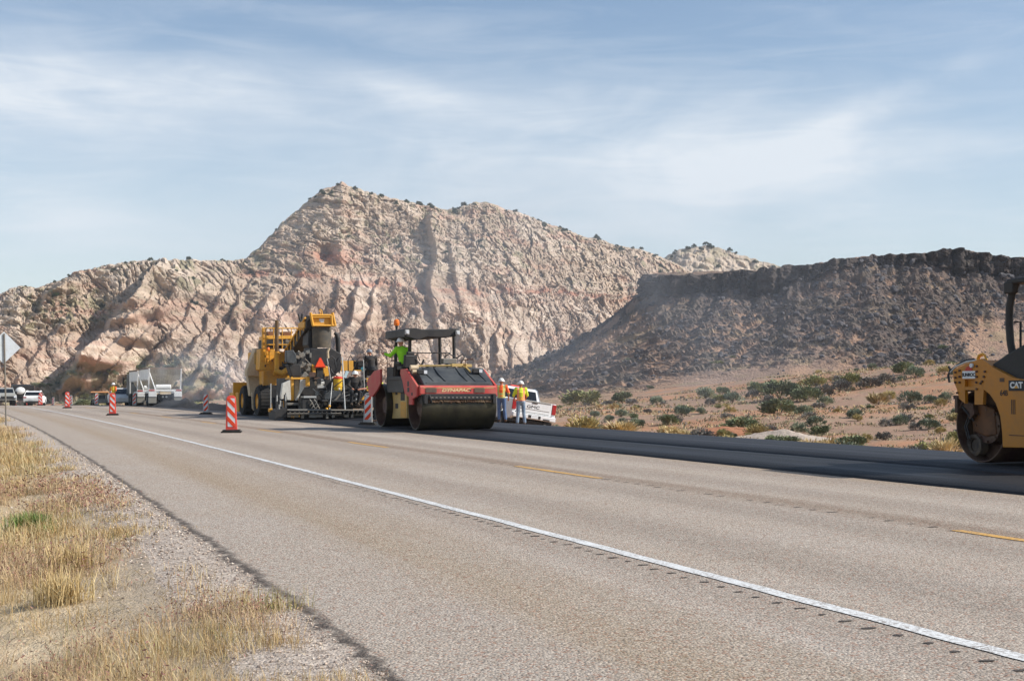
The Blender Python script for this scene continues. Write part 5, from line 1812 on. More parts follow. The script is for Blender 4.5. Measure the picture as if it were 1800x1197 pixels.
# ================================================================== YELLOW ROLLER AT THE RIGHT EDGE
def yellow_roller():
    C = Frame(8.30, 21.9, .10, R(20.8))
    e = C.empty('tandem_roller'); tag(e, 'yellow tandem roller cut off by the right edge, its dark hollow drum to the left', 'road roller')
    drum(e, 0, .585, .98, M_BRN, M_BRN, M_BRN); drum(e, -3.5, .585, .98, M_BRN, M_BRN, M_BRN)
    q = lambda pts: [(1600 + a / 2.99, 470 + b_ / 2.993) for a, b_ in pts]
    XL = -1.05
    A = C.sp(q([(225, 540), (285, 512), (288, 716), (258, 692), (245, 640), (228, 600)]), XL)
    T = C.sp(q([(285, 512), (350, 487), (375, 480), (338, 590), (288, 590)]), XL)
    B = C.sp(q([(375, 480), (432, 522), (402, 580), (386, 640), (382, 722), (338, 722), (338, 590)]), XL)
    X_ = C.sp(q([(288, 628), (338, 628), (338, 645), (288, 645)]), XL)
    for s_ in (-1, 1):
        mb = MB()
        for P_ in (A, T, B, X_): mb.prism(P_, 'x', s_ * 1.05, s_ * .99)
        yk = mb.build('yoke_plate', M_YEL2, e)
        for a, b_ in [(240, 552), (262, 543), (240, 580), (262, 575), (240, 605), (262, 605), (250, 660), (352, 520), (395, 548), (352, 548), (390, 575), (352, 575), (380, 600), (350, 605), (352, 640), (372, 610)]:
            y, z = C.side(*q([(a, b_)])[0], XL); mb = MB(); mb.cyl((s_ * 1.05, y, z), (s_ * 1.075, y, z), .018, n=8)
            mb.build('bolt', M_BRN, yk)
        ya, za = C.side(*q([(300, 540)])[0], XL)
        mb = MB(); mb.box(min(s_ * .98, s_ * .6), max(s_ * .98, s_ * .6), T[4][0] - .6, A[0][0] - .05, 1.12, 1.30); mb.build('yoke_box', M_BLK, yk)
    mb = MB(); y0 = A[0][0]; y1 = B[1][0]
    mb.prism([(y0, A[0][1] - .02), (T[2][0], T[2][1] - .02), (y1, B[1][1] - .02), (y1, 1.15), (y0 - .05, 1.2)], 'x', -.985, .985); mb.build('frame_beam', M_YEL2, e, .01)
    # sticker: white panel with the company name under a red half sun
    y, z = C.side(*q([(309, 565)])[0], XL)
    mb = MB(); mb.box(-1.058, -1.05, y - .15, y + .15, z - .06, z + .06); st = mb.build('sticker', M_REF, e)
    mb = MB(); mb.prism([(y + .085 * math.cos(a), z + .062 + .075 * math.sin(a)) for a in np.linspace(0, math.pi, 13)], 'x', -1.058, -1.051); mb.build('half_sun', paint('sticker_red', (200, 60, 48), .5, dirt=.1), st)
    text_part('SUNROC', .074, 'company_lettering', paint('sticker_dark', (40, 44, 52), .5, dirt=.1), st, (-1.060, y, z - .002), (R(90), 0, R(-90)), .002, 0, .003, 1.05)
    # body
    arch = q([(598, 948), (492, 946), (488, 860), (478, 780), (455, 715), (425, 670), (388, 640)])
    body = C.sp(q([(432, 522), (470, 541), (545, 580), (598, 590)]), XL) + [C.side(1930, 672, XL), C.side(1930, 806, XL)] + C.sp(arch, XL)
    body = C.sp(q([(388, 640), (402, 580), (432, 522)]), XL)[:1] + C.sp(q([(404, 580), (434, 523)]), XL) + body[1:-1]
    for s_ in (-1, 1):
        mb = MB(); mb.prism(body, 'x', s_ * 1.075, s_ * .93); bo = mb.build('body_side', M_YEL2, e, .01)
        if s_ == -1: body_o = bo
    yb1 = body[4][0]; yb2 = body[5][0]
    mb = MB(); ymin = min(p[0] for p in body); mb.box(-.93, .93, ymin, -.68, .32, 1.25); mb.build('chassis', M_YEL2, e, .01)
    ys, zs = C.side(*q([(575, 620)])[0], XL)
    mb = MB(); mb.box(-1.085, -1.075, ys - .42, ys + .20, zs - .085, zs + .075); pl = mb.build('decal', M_BLK, body_o)
    text_part('CAT', .125, 'maker_lettering', paint('decal_white', (230, 230, 226), .5, dirt=.1), pl, (-1.087, ys + .03, zs - .002), (R(90), 0, R(-90)), .002, 0, .006, 1.1)
    mb = MB(); mb.prism([(ys + .03 - .05, zs - .045), (ys + .03 + .05, zs - .045), (ys + .03, zs + .005)], 'x', -1.0892, -1.0885); mb.build('decal_triangle', M_YEL, pl)
    mb = MB(); mb.box(-1.0885, -1.0855, ys - .38, ys - .14, zs - .05, zs + .05); mb.build('decal_box', M_GRYP, pl)
    y4, z4 = C.side(*q([(500, 662)])[0], XL)
    text_part('64B', .12, 'model_lettering', M_BLK, body_o, (-1.078, y4, z4), (R(90), 0, R(-90)), .002, 0, .002, .9)
    y5, z5 = C.side(*q([(490, 592)])[0], XL); mb = MB(); mb.box(-1.081, -1.076, y5 - .05, y5 + .05, z5 - .03, z5 + .03)
    y6, z6 = C.side(*q([(549, 730)])[0], XL)
    for k in (-1, 0, 1): mb.box(-1.081, -1.076, y6 + k * .035 - .008, y6 + k * .035 + .008, z6 - .12, z6 + .10)
    y7, z7 = C.side(*q([(600, 885)])[0], XL); mb.box(-1.081, -1.076, y7 - .4, y7 + .3, z7 - .006, z7 + .006); mb.build('body_vent', M_BRN, body_o)
    hood = [C.side(1745, 641, -.97), C.side(1772, 622, -.97), C.side(1800, 606, -.97), C.side(1850, 602, -.97), C.side(1890, 640, -.97), C.side(1890, 690, -.97), C.side(1800, 690, -.97), C.side(1750, 690, -.97)]
    mb = MB(); mb.prism(hood, 'x', -1.0, 1.0); mb.build('hood', M_BLK, e, .03)
    # inner drum arm, motor mount and the round weight ring
    mb = MB(); ar = C.sp(q([(338, 722), (382, 722), (440, 745), (452, 880), (400, 890), (330, 862), (320, 800), (345, 770)]), -.86)
    mb.prism(ar, 'x', -.86, -.70); mb.build('drum_bracket', paint('oily_yellow', (112, 68, 26), .5, dirt=.5, dustc=s2l((60, 44, 30))), e, .02)
    mb = MB(); ar = C.sp(q([(258, 692), (336, 716), (345, 770), (318, 800), (290, 740)]), -.92); mb.prism(ar, 'x', -.95, -.86); mb.build('support_arm', M_BRN, e, .01)
    y, z = C.side(*q([(345, 935)])[0], -.84)
    mb = MB(); mb.lathe([(.10, -.02), (.13, -.05), (.175, -.04), (.18, .1), (.10, .1)], (-.84, y, z), (1, 0, 0), 32); mb.lathe([(.001, .0), (.10, .0)], (-.84, y, z), (1, 0, 0), 32); mb.build('hub_ring', paint('dark_cast_iron', (58, 52, 50), .6, dirt=.4), e)
    mb = MB()
    for dy in (0, .05): mb.tube([(-.9, y + .05 + dy, z + .45), (-.93, y + .1 + dy, z + .3), (-.95, y + dy, z + .1)], .014, 6)
    mb.tube([C.S(1690, 712, -.95), C.S(1700, 725, -.97), C.S(1712, 740, -.9)], .018, 6); mb.build('hydraulic_hose', M_BLK, e)
    for ysg in (1, -1):
        pass
    # roll-over frame
    mb = MB(); XR = -.88
    pf = [C.S(1790, 668, XR), C.S(1783, 636, XR), C.S(1776.5, 604, XR), C.S(1774, 570, XR), C.S(1774.5, 540, XR), C.S(1779, 516, XR), C.S(1787, 497, XR)]
    mb.tube(pf, .058, 8); mb.build('canopy_post', M_BLK, e)
    mb = MB(); mb.tube([(-p[0], p[1], p[2]) for p in pf], .058, 8); mb.build('canopy_post', M_BLK, e)
    yp = pf[0][1]; ztop = pf[-1][2]
    for s_ in (-1, 1):
        mb = MB(); mb.tube([(s_ * .88, yp - 1.9, 1.6), (s_ * .88, yp - 1.85, 2.4), (s_ * .88, yp - 1.75, ztop)], .055, 8); mb.build('canopy_post', M_BRN, e)
    mb = MB(); mb.prism([(pf[-1][1] + .12, ztop - .02), (pf[-1][1] + .08, ztop + .06), (yp - 1.9, ztop + .08), (yp - 2.0, ztop - .02)], 'x', -1.0, 1.0); mb.build('canopy', M_BLK, e, .02)
    p = C.S(1777, 506, -.95); mb = MB(); mb.obox(p, (.12, .2, .18)); wl = mb.build('work_light', M_BLK, e, .02)
    mb = MB(); mb.tube([C.S(1794, 640, -.7), C.S(1794, 566, -.7), C.S(1784, 566, -.7)], .02, 6); mb.build('grab_bar', M_BLK, e)
    mb = MB(); mb.tube([C.S(1718, 632, -.95), C.S(1720, 625, -.95), C.S(1727, 621.5, -.95), C.S(1731, 624, -.95), C.S(1738, 645, -.95)], .018, 6)
    mb.tube([C.S(1720, 632, -.75), C.S(1723, 626, -.75), C.S(1730, 624, -.75), C.S(1742, 645, -.75)], .016, 6); mb.build('yellow_grab_rail', M_YEL, e)
    mb = MB(); mb.tube([C.S(1669, 672, -.9), C.S(1667, 660, -.9), C.S(1671, 650, -.9), C.S(1668, 644, -.9)], .022, 6)
    mb.tube([C.S(1672, 650, -.95), C.S(1685, 640, -.95), C.S(1698, 633, -.95), C.S(1712, 631, -.95), C.S(1716, 634, -.95)], .015, 6); mb.build('spray_hose', M_BLK, e)
    mb = MB(); mb.tube([C.S(1671, 655, -1.0), C.S(1680, 645, -1.0), C.S(1700, 636, -1.0), C.S(1716, 634, -1.0)], .020, 6); mb.build('spray_bar', M_SIL, e)
    y, z = C.side(1710, 642.5, XL); mb = MB(); mb.cyl((-1.06, y, z), (-1.09, y, z), .035, n=12); mb.build('lamp', M_LENS, e)
    mb = MB(); mb.box(-1.0, 1.0, .40, .62, 1.0, 1.06); mb.box(-1.02, 1.02, .50, .56, .78, 1.04); mb.build('scraper', M_BRN, e)
    return C


CF = yellow_roller()


# ================================================================== TRANSFER MACHINE WITH RAISED CONVEYOR
def transfer():
    T = Frame(-10.3, 63.5, 0, R(22.5))
    e = T.empty('material_transfer_vehicle'); tag(e, 'tall yellow material transfer machine with raised conveyor feeding the paver', 'paving machine')
    K = lambda pts: [(400 + a / 4.988, 530 + b_ / 4.988) for a, b_ in pts]
    bl = T.fp([(458, 613), (480, 612), (490, 620), (550, 622), (550, 676), (463, 676), (462, 652), (456, 650)], .8)
    mb = MB(); mb.prism(bl, 'y', .8, 1.7); mb.prism(T.fp([(468, 616), (552, 622), (552, 676), (468, 676)], 1.71), 'y', 1.71, 6.0); body = mb.build('body', M_YEL, e, .03)
    mb = MB(); mb.prism(T.fp([(463, 653), (488, 650), (488, 678), (463, 678)], .55), 'y', .55, .79); mb.build('engine_cover', paint('shaded_yellow', (206, 140, 34), .5, dirt=.3), e, .02)
    mb = MB(); mb.prism(T.fp([(458, 613), (449, 612), (440, 634), (434, 650), (434, 661), (457, 661)], 1.9), 'y', 1.9, 2.5); mb.build('hopper_side', M_BEI, e, .04)  # paint paled by dust and by sunlight put into the colour
    mb = MB(); mb.prism(T.fp([(436, 661.5), (462, 661.5), (460, 678), (447, 697), (440, 696)], 2.2), 'y', 2.2, 2.7); mb.prism(T.fp([(443, 690), (450, 690), (447, 722), (444, 718)], 1.9), 'y', 1.9, 2.1); mb.build('fender', M_BEI, e, .02)
    mb = MB(); mb.prism(T.fp([(418, 690), (427, 690), (426, 718), (420, 724)], 5.2), 'y', 5.2, 7.4); mb.prism(T.fp([(550, 640), (556, 640), (556, 700), (550, 700)], 5.2), 'y', 5.2, 7.4); mb.box(-1.5, 1.5, 5.9, 6.1, .5, 1.6); mb.build('receiving_hopper', M_YEL, e, .02)
    for x in (-1.30, 1.30):
        for y in (.0, 3.4): wheel(e, x, y, .70, .70, .55, M_YEL)
    mb = MB(); mb.box(-1.0, 1.0, -.4, 6.2, .55, 1.45); mb.build('chassis', M_BLK, e)
    a = T.P(486.5, 563, .4); b_ = T.P(486.5, 618, .4); c_ = T.P(486.5, 652, .4)
    mb = MB(); mb.cyl(b_, a, .088, n=16, caps=False); mb.cyl(Vector(b_), Vector(a) - Vector((0, 0, .1)), .07, n=12); mb.build('exhaust_stack', paint('bronze_steel', (108, 80, 48), .4, metal=.4, dirt=.3), e)
    mb = MB(); mb.cyl(c_, b_, .115, n=16); mb.tube([c_, T.P(484, 656, .5), T.P(476, 662, 1.2)], [.11, .11, .10], 10); mb.tube([T.P(482, 652, .1), T.P(496, 656, .0), T.P(508, 648, .0)], [.13, .15, .12], 10); mb.build('exhaust_pipe', M_YEL, e)
    mb = MB()
    for py in (577, 595, 606): mb.tube([T.P(461, py, .7), T.P(528, py, .7)], .028, 6); mb.tube([T.P(463, py - .5, 3.5), T.P(520, py, 3.5)], .02, 6)
    for px in (462, 467, 481, 496, 512, 527): mb.tube([T.P(px, 577, .7), T.P(px, 613, .7)], .024, 6)
    mb.tube([T.P(467.5, 590, .6), T.P(467.5, 640, .6)], .022, 6); mb.tube([T.P(473, 610, .6), T.P(473, 640, .6)], .022, 6)
    for k in range(4): mb.tube([T.P(467.5, 615 + k * 8, .6), T.P(473, 615 + k * 8, .6)], .018, 6)
    mb.build('deck_rail', M_YEL, e)
    mb = MB(); p = T.P(462.5, 594, .9); mb.obox((p[0], .9, p[2]), (.12, .12, .95)); mb.build('rail_corner_post', M_YEL, e)
    mb = MB(); mb.prism(T.fp([(470, 583), (482, 583), (480, 590), (473, 590)], 1.6), 'y', 1.6, 2.3); mb.prism(T.fp([(497, 583), (516, 583), (512, 589), (505, 593), (499, 590)], 1.6), 'y', 1.6, 2.3); mb.build('deck_scoop', paint('brown_panel', (120, 72, 34), .6, dirt=.3), e)
    mb = MB(); mb.prism(T.fp([(468, 590), (522, 590), (520, 596), (468, 597)], 1.4), 'y', 1.4, 3.0); mb.build('deck_hood', M_YEL, e, .02)
    mb = MB(); mb.prism(T.fp([(465, 597), (524, 598), (522, 612), (465, 612)], 1.2), 'y', 1.2, 2.6); mb.build('deck_machinery', M_BLK, e)
    mb = MB(); rs = np.random.default_rng(4)
    for k in range(16):
        p = T.P(486 + 36 * rs.random(), 599 + 10 * rs.random(), 1.1); mb.obox(p, (.1 + .1 * rs.random(), .1, .1 + .12 * rs.random()), (0, rs.random(), 0))
    mb.build('deck_fitting', M_STL, e)
    p = T.P(471.5, 614, .4); mb = MB(); mb.lathe([(.06, -.08), (.075, 0), (.05, .09), (.001, .1)], p, n=12); mb.build('beacon', M_LAMP, e)
    # raised conveyor and its head over the paver hopper
    yh = -4.6
    h0 = Vector(T.P(560, 566, yh + .3)); m0 = Vector(T.P(520, 628, 1.2))
    d = (h0 - m0); w = Vector((1, 0, 0)) * .55; u = Vector((0, 0, .28))
    vs = []
    for P_ in (m0, h0): vs += [P_ - w - u, P_ + w - u, P_ + w + u, P_ - w + u]
    mb = MB(); mb.add(vs, [(0, 1, 2, 3), (7, 6, 5, 4), (0, 4, 5, 1), (1, 5, 6, 2), (2, 6, 7, 3), (3, 7, 4, 0)]); cv = mb.build('conveyor', M_BLK, e, .02)
    mb = MB()
    for s_ in (-1, 1):
        mb.tube([m0 + w * s_ * 1.08 + u * .6, h0 + w * s_ * 1.08 + u * .6], .05, 6)
        for k in range(7):
            q = m0.lerp(h0, (k + .5) / 7); mb.tube([q + w * s_ * 1.08 - u, q + w * s_ * 1.08 + u], .03, 6)
    mb.build('conveyor_rail', M_YEL, cv)
    mb = MB(); mb.tube([T.P(533, 600, -.5), T.P(543, 575, -2.5)], .07, 8); mb.tube([T.P(524, 552, -1.8), T.P(529, 566, -1.8), T.P(531, 590, -1.8), T.P(520, 612, -1.0)], [.04, .06, .06, .05], 8); mb.tube([T.P(531.5, 552, -1.8), T.P(529.5, 566, -1.8)], .05, 8); mb.build('lift_cylinder', M_BLK, e)
    Q = lambda pts: [(470 + a / 10.88, 540 + b_ / 10.88) for a, b_ in pts]
    mb = MB(); mb.prism(T.fp(Q([(850, 200), (1260, 200), (1270, 345), (880, 345)]), yh), 'y', yh, yh + .9); hd = mb.build('discharge_head', M_YEL, e, .02)
    mb = MB(); F_ = lambda a, b_: T.P(*Q([(a, b_)])[0], yh - .1)
    mb.tube([F_(840, 155), F_(1275, 155)], .05, 8); mb.tube([F_(845, 195), F_(1270, 190)], .035, 8); mb.tube([F_(860, 352), F_(1300, 352)], .05, 8)
    for a in ((825, 105, 870, 352), (1245, 105, 1300, 360), (1225, 150, 1235, 345)): mb.tube([F_(a[0], a[1]), F_(a[2], a[3])], .06, 8)
    mb.tube([F_(1000, 40), F_(1040, 70), F_(1050, 150)], .025, 6); mb.tube([F_(985, 60), F_(1010, 90), F_(1020, 150)], .02, 6)
    mb.build('head_frame', M_YEL, hd)
    p = F_(1040, 255); mb = MB(); mb.prism(T.fp(Q([(990, 220), (1090, 228), (1078, 290), (1030, 292), (995, 270)]), yh - .01), 'y', yh - .012, yh - .004); mb.build('head_sticker', M_REF, hd)
    mb = MB(); mb.prism(T.fp(Q([(705, 270), (820, 250), (840, 390), (700, 400)]), yh + .5), 'y', yh + .5, yh + 1.4); mb.prism(T.fp(Q([(650, 300), (705, 290), (700, 430), (665, 440)]), yh + 1.2), 'y', yh + 1.2, yh + 1.9); mb.build('head_motor', M_YEL, hd, .04)
    xs = [T.front(px, 590, yh)[0] for px in (552, 586)]; z1 = T.front(560, 575, yh)[1]; z0 = T.front(560, 611, yh)[1]
    mb = MB(); cx = (xs[0] + xs[1]) / 2; hw = (xs[1] - xs[0]) / 2; n = 18; vs = []
    for zz_, k in ((z0, .93), (z0 + .05, .95), (z1 - .1, 1.0), (z1, .98)):
        vs += [(cx + hw * k * math.cos(math.pi * (1 + i / n)), yh + .35 + .38 * k * math.sin(math.pi * (1 + i / n)), zz_) for i in range(n + 1)]
    vs2 = [(v[0] * .97 + cx * .03, v[1] + .03, v[2]) for v in vs]
    mb.add(vs, [(r * (n + 1) + i, r * (n + 1) + i + 1, (r + 1) * (n + 1) + i + 1, (r + 1) * (n + 1) + i) for r in range(3) for i in range(n)], True)
    mb.add(vs2, [(r * (n + 1) + i, (r + 1) * (n + 1) + i, (r + 1) * (n + 1) + i + 1, r * (n + 1) + i + 1) for r in range(3) for i in range(n)], True)
    mb.build('rubber_chute', paint('chute_rubber', (78, 74, 66), .7, dirt=.35, dscale=2), hd)
    mb = MB(); mb.prism(T.fp([(543, 576), (553, 576), (556, 612), (549, 622), (541, 606)], yh + .5), 'y', yh + .5, yh + 1.5); mb.build('chute_shield', M_BLK, hd, .03)
    mb = MB(); mb.tube([T.P(588, 585, yh + .6), T.P(592, 588, yh + .6), T.P(594, 595, yh + .6), T.P(594.5, 612, yh + .6), T.P(594, 630, yh + .7)], [.07, .10, .11, .11, .09], 10); mb.build('hydraulic_cylinder', M_BLK, e)
    # service doors, vents, hoses and grime on the big yellow body
    for (a, b_, c_, d_, yl) in ((459, 468, 618, 634, .79), (459, 468, 636, 650, .79), (490, 502, 626, 645, .79), (470, 480, 628, 640, .79)):
        p0 = T.P(a, c_, yl); p1 = T.P(b_, d_, yl); mb = MB(); mb.box(p0[0], p1[0], yl - .03, yl - .002, p1[2], p0[2]); dr = mb.build('service_door', M_YEL, body, .012)
        mb = MB(); mb.box(p1[0] - .08, p1[0] - .03, yl - .05, yl - .031, (p0[2] + p1[2]) / 2 - .05, (p0[2] + p1[2]) / 2 + .05); mb.build('door_handle', M_BLK, dr)
    mb = MB(); p0 = T.P(447, 620, 1.88); p1 = T.P(455, 640, 1.88); mb.box(p0[0], p1[0], 1.86, 1.898, p1[2], p0[2]); mb.build('hopper_panel', M_CRM, e, .01)
    rs = np.random.default_rng(66)
    mb = MB()
    for k in range(12):
        px = 488 + 34 * rs.random(); py = 622 + 30 * rs.random(); p = Vector(T.P(px, py, .6)); mb.tube([p, p + Vector((.2 * rs.normal(), -.08, -.2)), p + Vector((.25 * rs.normal(), 0, -.5))], .03, 6)
    mb.build('hydraulic_hose', M_BLK, e)
    mb = MB()
    for k in range(9):
        px = 489 + 20 * rs.random(); py = 620 + 36 * rs.random(); p = T.P(px, py, .5); mb.obox(p, (.12 + .15 * rs.random(), .1, .1 + .2 * rs.random()))
    mb.build('valve_block', M_HOOD, e, .01)
    mb = MB()
    for k in range(7):
        q0 = T.P(470, 700 + k * 3, .35); mb.obox(q0, (.3, .05, .05))
    mb.build('ladder', M_STL, e)
    return T


TF = transfer()


# ================================================================== PAVER
def paver():
    P = Frame(-7.3, 55.5, .05, R(22))
    e = P.empty('asphalt_paver'); tag(e, 'black and yellow asphalt paver with wide steel screed and orange warning triangle', 'paver')
    f = P.front
    def block(name, px0, px1, py0, py1, y0, y1, mat, bev=.015, par=None):
        a = f(px0, py0, y0); b_ = f(px1, py1, y0)
        mb = MB(); mb.box(a[0], b_[0], y0, y1, b_[1], a[1]); return mb.build(name, mat, par or e, bev)
    def poly(name, pts, y0, y1, mat, bev=.012, par=None):
        mb = MB(); mb.prism(P.fp(pts, y0), 'y', y0, y1); return mb.build(name, mat, par or e, bev)
    # screed
    sc = block('screed', 503, 668, 724.5, 730.5, -.15, .75, M_STL)
    mb = MB()
    x0 = f(503, 730, 0)[0]; x1 = f(668, 730, 0)[0]
    mb.box(x0, x1, .0, .6, .01, .16); mb.box(x0, x1, -.55, -.17, .33, .36)
    for k in range(22):
        x = x0 + (x1 - x0) * k / 21; mb.box(x - .02, x + .02, -.5, -.15, .2, .33)
    mb.build('screed_plate', M_BLK, sc)
    mb = MB(); mb.tube([P.P(505, 720.5, -.5), P.P(650, 721, -.5)], .035, 8); mb.tube([P.P(505, 727, -.55), P.P(600, 726.5, -.55)], .02, 8); mb.build('screed_rail', M_STL, sc)
    mb = MB()
    for px, w, hh in ((510, .25, .10), (520, .2, .12), (531, .12, .2), (549, .3, .14), (560, .3, .10), (574, .1, .2), (585, .12, .12), (608, .2, .1), (618, .1, .15)):
        x, y, z = P.P(px, 731, -.3); mb.obox((x, -.3, z), (w, .2, hh))
    mb.build('screed_fitting', M_STL, sc, .01)
    mb = MB()
    for px, py in ((512.5, 731.5), (516, 732), (525, 731), (574.5, 719), (579, 714)):
        x, y, z = P.P(px, py, -.35); mb.ball((x, y, z), .06, 8, 6)
    mb.build('yellow_cap', M_YEL, sc)
    # end gate
    mb = MB()
    mb.prism(P.fp([(483, 722), (504, 716), (504, 733), (484, 738)], -.3), 'y', -.3, .9)
    for px, py0, py1 in ((486, 690, 736), (491, 700, 736), (496, 706, 734), (501, 694, 732)): mb.tube([P.P(px, py0, .1), P.P(px + .5, py1, -.1)], .05, 6)
    mb.tube([P.P(484, 705, .2), P.P(503, 702, .2)], .05, 6); mb.build('end_gate', M_BLK, e, .01)
    for px, py in ((487, 700), (493, 709), (490.5, 716), (498, 722), (502, 699)): x, y, z = P.P(px, py, -.05); mb = MB(); mb.cyl((x, y, z - .12), (x, y, z + .12), .025, n=8); mb.build('gate_rod', M_SIL, e)
    mb = MB(); mb.tube([P.P(476, 674, .6), P.P(476, 718, .6)], .022, 6); mb.build('gate_jack', M_SIL, e)
    block('gate_foot', 473, 479, 718, 724, .5, .7, M_YEL)
    # left tow arm and side frames
    poly('tow_arm', [(497, 674), (510, 668), (511.5, 703), (505, 703), (502, 690), (495, 708), (494, 696)], 1.1, 1.35, M_WHD)
    fr = block('rear_frame', 511.5, 544, 663.5, 667, 1.3, 2.4, M_YEL)
    block('frame_upright', 512, 516.5, 667.2, 704, 1.4, 1.7, M_YEL, .01, fr); block('frame_upright', 517.5, 525.5, 667.2, 703, 1.5, 1.7, M_BEI, .01, fr)
    poly('frame_brace', [(528, 667), (543, 667), (543, 680), (535, 681), (522, 704), (519.5, 704), (527, 686)], 1.2, 1.32, M_WHD, .01, fr)
    block('frame_end', 539, 544.5, 662, 679, 1.0, 1.28, M_YEL, .03, fr)
    block('cross_beam', 505, 552, 708, 712, .9, 1.1, M_STL)
    # main dark tractor body
    block('tractor_body', 520, 662, 664, 716, 2.4, 6.2, M_BLK, .03)
    for x in (-1.2, 1.2):
        for y, r_ in ((2.6, .78), (5.0, .42)): wheel(e, x, y, r_, r_, .45, M_YEL)
    poly('hopper_wall', [(592, 634), (655, 634), (655, 652), (592, 652)], 6.3, 6.5, M_YEL); poly('hopper_wall', [(510, 640), (548, 640), (548, 660), (510, 660)], 6.3, 6.5, M_YEL)
    sb_ = poly('seat_back', [(503, 616), (516, 615), (521, 624), (521, 636), (516, 640), (503, 637)], 1.8, 2.1, M_HOOD, .03)
    poly('seat_base', [(506, 640), (528, 640), (531, 662), (514, 662)], 1.9, 2.5, M_BLK, .03)
    mb = MB(); rs = np.random.default_rng(12)
    for k in range(34):
        px = 521 + 26 * rs.random(); py = 618 + 46 * rs.random(); x, y, z = P.P(px, py, 2.0 + .5 * rs.random())
        if rs.random() < .5: mb.obox((x, y, z), (.06 + .16 * rs.random(), .12, .06 + .2 * rs.random()), (0, rs.normal() * .4, 0))
        else: mb.cyl((x, y, z), (x + .2 * rs.normal(), y, z + .25 * rs.random()), .02 + .03 * rs.random(), n=8)
    mb.build('engine_part', M_STL, e, .008)
    poly('engine_block', [(521, 620), (548, 618), (552, 660), (523, 664)], 2.7, 3.6, M_BLK, .02)
    poly('control_tower', [(545, 612), (583, 612), (600, 622), (600, 650), (583, 664), (545, 664)], 2.6, 3.8, M_BLK, .03)
    tri = poly('warning_triangle', [(561.8, 630), (564, 630), (571.5, 645), (554, 645)], 2.2, 2.23, paint('fluorescent_orange', (255, 78, 24), .45, dirt=0), .004)
    poly('triangle_border', [(561.5, 628.6), (564.3, 628.6), (573.5, 646.5), (552, 646.5)], 2.231, 2.25, paint('dark_red_border', (190, 40, 26), .5, dirt=.1), .0, tri)
    block('mast', 557, 568, 647, 664, 2.3, 2.6, M_BLK)
    for a in ((548, 556, 640, 662), (567, 580, 642, 660)):
        poly('valve_cover', [(a[0], a[2]), (a[1], a[2] + 3), (a[1] - 1, a[3]), (a[0] + 1, a[3] - 3)], 2.3, 2.7, M_YEL, .04)
    mb = MB(); x, y, z = P.P(561.5, 673, 1.4); mb.ball((x, y, z), (.22, .18, .17)); mb.obox((x + .02, y - .1, z - .16), (.3, .2, .1)); mb.build('air_cleaner', M_SIL, e)
    mb = MB(); mb.ball((x, y - .02, z + .08), (.19, .17, .13)); mb.build('cleaner_cap', M_HOOD, e)
    block('generator', 530, 558, 699, 722, .5, 1.1, M_BLK, .05); block('generator_cap', 534, 556, 696.3, 699.5, .45, 1.0, M_SIL, .01)
    mb = MB()
    for k in range(6): x, y, z = P.P(544 + k * 2.6, 702 + (k % 3) * 5, .45); mb.tube([(x, y, z), (x + .1, y - .05, z - .12), (x + .02, y, z - .25)], .025, 6)
    mb.build('hose_bundle', M_STL, e)
    block('walkway', 566, 652, 703, 706, .35, 1.6, M_BLK); block('step', 570, 605, 686.8, 702, .8, 1.5, M_HOOD, .02)
    block('side_panel', 606, 655, 683, 718, 1.0, 1.9, M_BLK, .03)
    mb = MB()
    for px, py, w, h_ in ((612, 690, .3, .05), (612, 706, .4, .06), (630, 712, .3, .05), (588, 695, .5, .04), (640, 696, .2, .1)): x, y, z = P.P(px, py, .95); mb.obox((x, .95, z), (w, .06, h_))
    mb.build('panel_trim', M_STL, e)
    for a, b_, r_ in ((P.P(601.5, 628, .3), P.P(606.5, 720, -.1), .028), (P.P(584, 672, .3), P.P(579.5, 719, -.2), .014), (P.P(638.7, 632, .6), P.P(640.5, 686, .6), .022), (P.P(575, 630, 1.6), P.P(581, 668, 1.6), .025)):
        mb = MB(); mb.tube([a, b_], r_, 8); mb.build('grade_rod', M_SIL, e)
    mb = MB(); mb.tube([P.P(648.5, 603, 1.5), P.P(646, 618, 1.5), P.P(645, 640, 1.5)], .016, 6); mb.build('antenna', M_BRN, e)
    mb = MB()
    mb.tube([P.P(577, 632, 1.2), P.P(583, 626, 1.2), P.P(589, 632, 1.2), P.P(591, 648, 1.2), P.P(587, 662, 1.2)], .03, 6); mb.tube([P.P(596, 656, 1.1), P.P(600, 640, 1.1), P.P(595, 628, 1.2), P.P(588, 640, 1.3)], .028, 6)
    mb.tube([P.P(578, 640, 1.4), P.P(584, 655, 1.2), P.P(594, 662, 1.2)], .03, 6); mb.tube([P.P(612, 655, 1.4), P.P(612, 633, 1.4), P.P(616, 624, 1.4), P.P(622, 634, 1.4), P.P(622, 645, 1.4)], .022, 6)
    mb.tube([P.P(618, 660, 1.6), P.P(627, 634, 1.6), P.P(632, 628, 1.6), P.P(650, 628, 1.6)], .022, 6); mb.tube([P.P(624, 636, 1.6), P.P(652, 638, 1.6)], .018, 6)
    mb.build('hand_rail', M_BLK, e)
    mb = MB(); mb.tube([P.P(577, 632, 1.9), P.P(576, 618, 1.9), P.P(579, 612, 1.9)], .05, 8); mb.build('spray_pipe', M_BEI, e)
    block('console', 628, 650, 634, 650, 1.7, 2.3, M_BLK, .03); block('console', 650, 664, 628, 660, 2.0, 2.8, M_BLK, .05)
    mb = MB(); x, y, z = P.P(637.5, 648.5, 1.6); mb.cyl((x, y, z), (x, y - .05, z), .085, n=14); mb.build('gauge', paint('teal_plastic', (34, 140, 160), .5, dirt=.1), e)
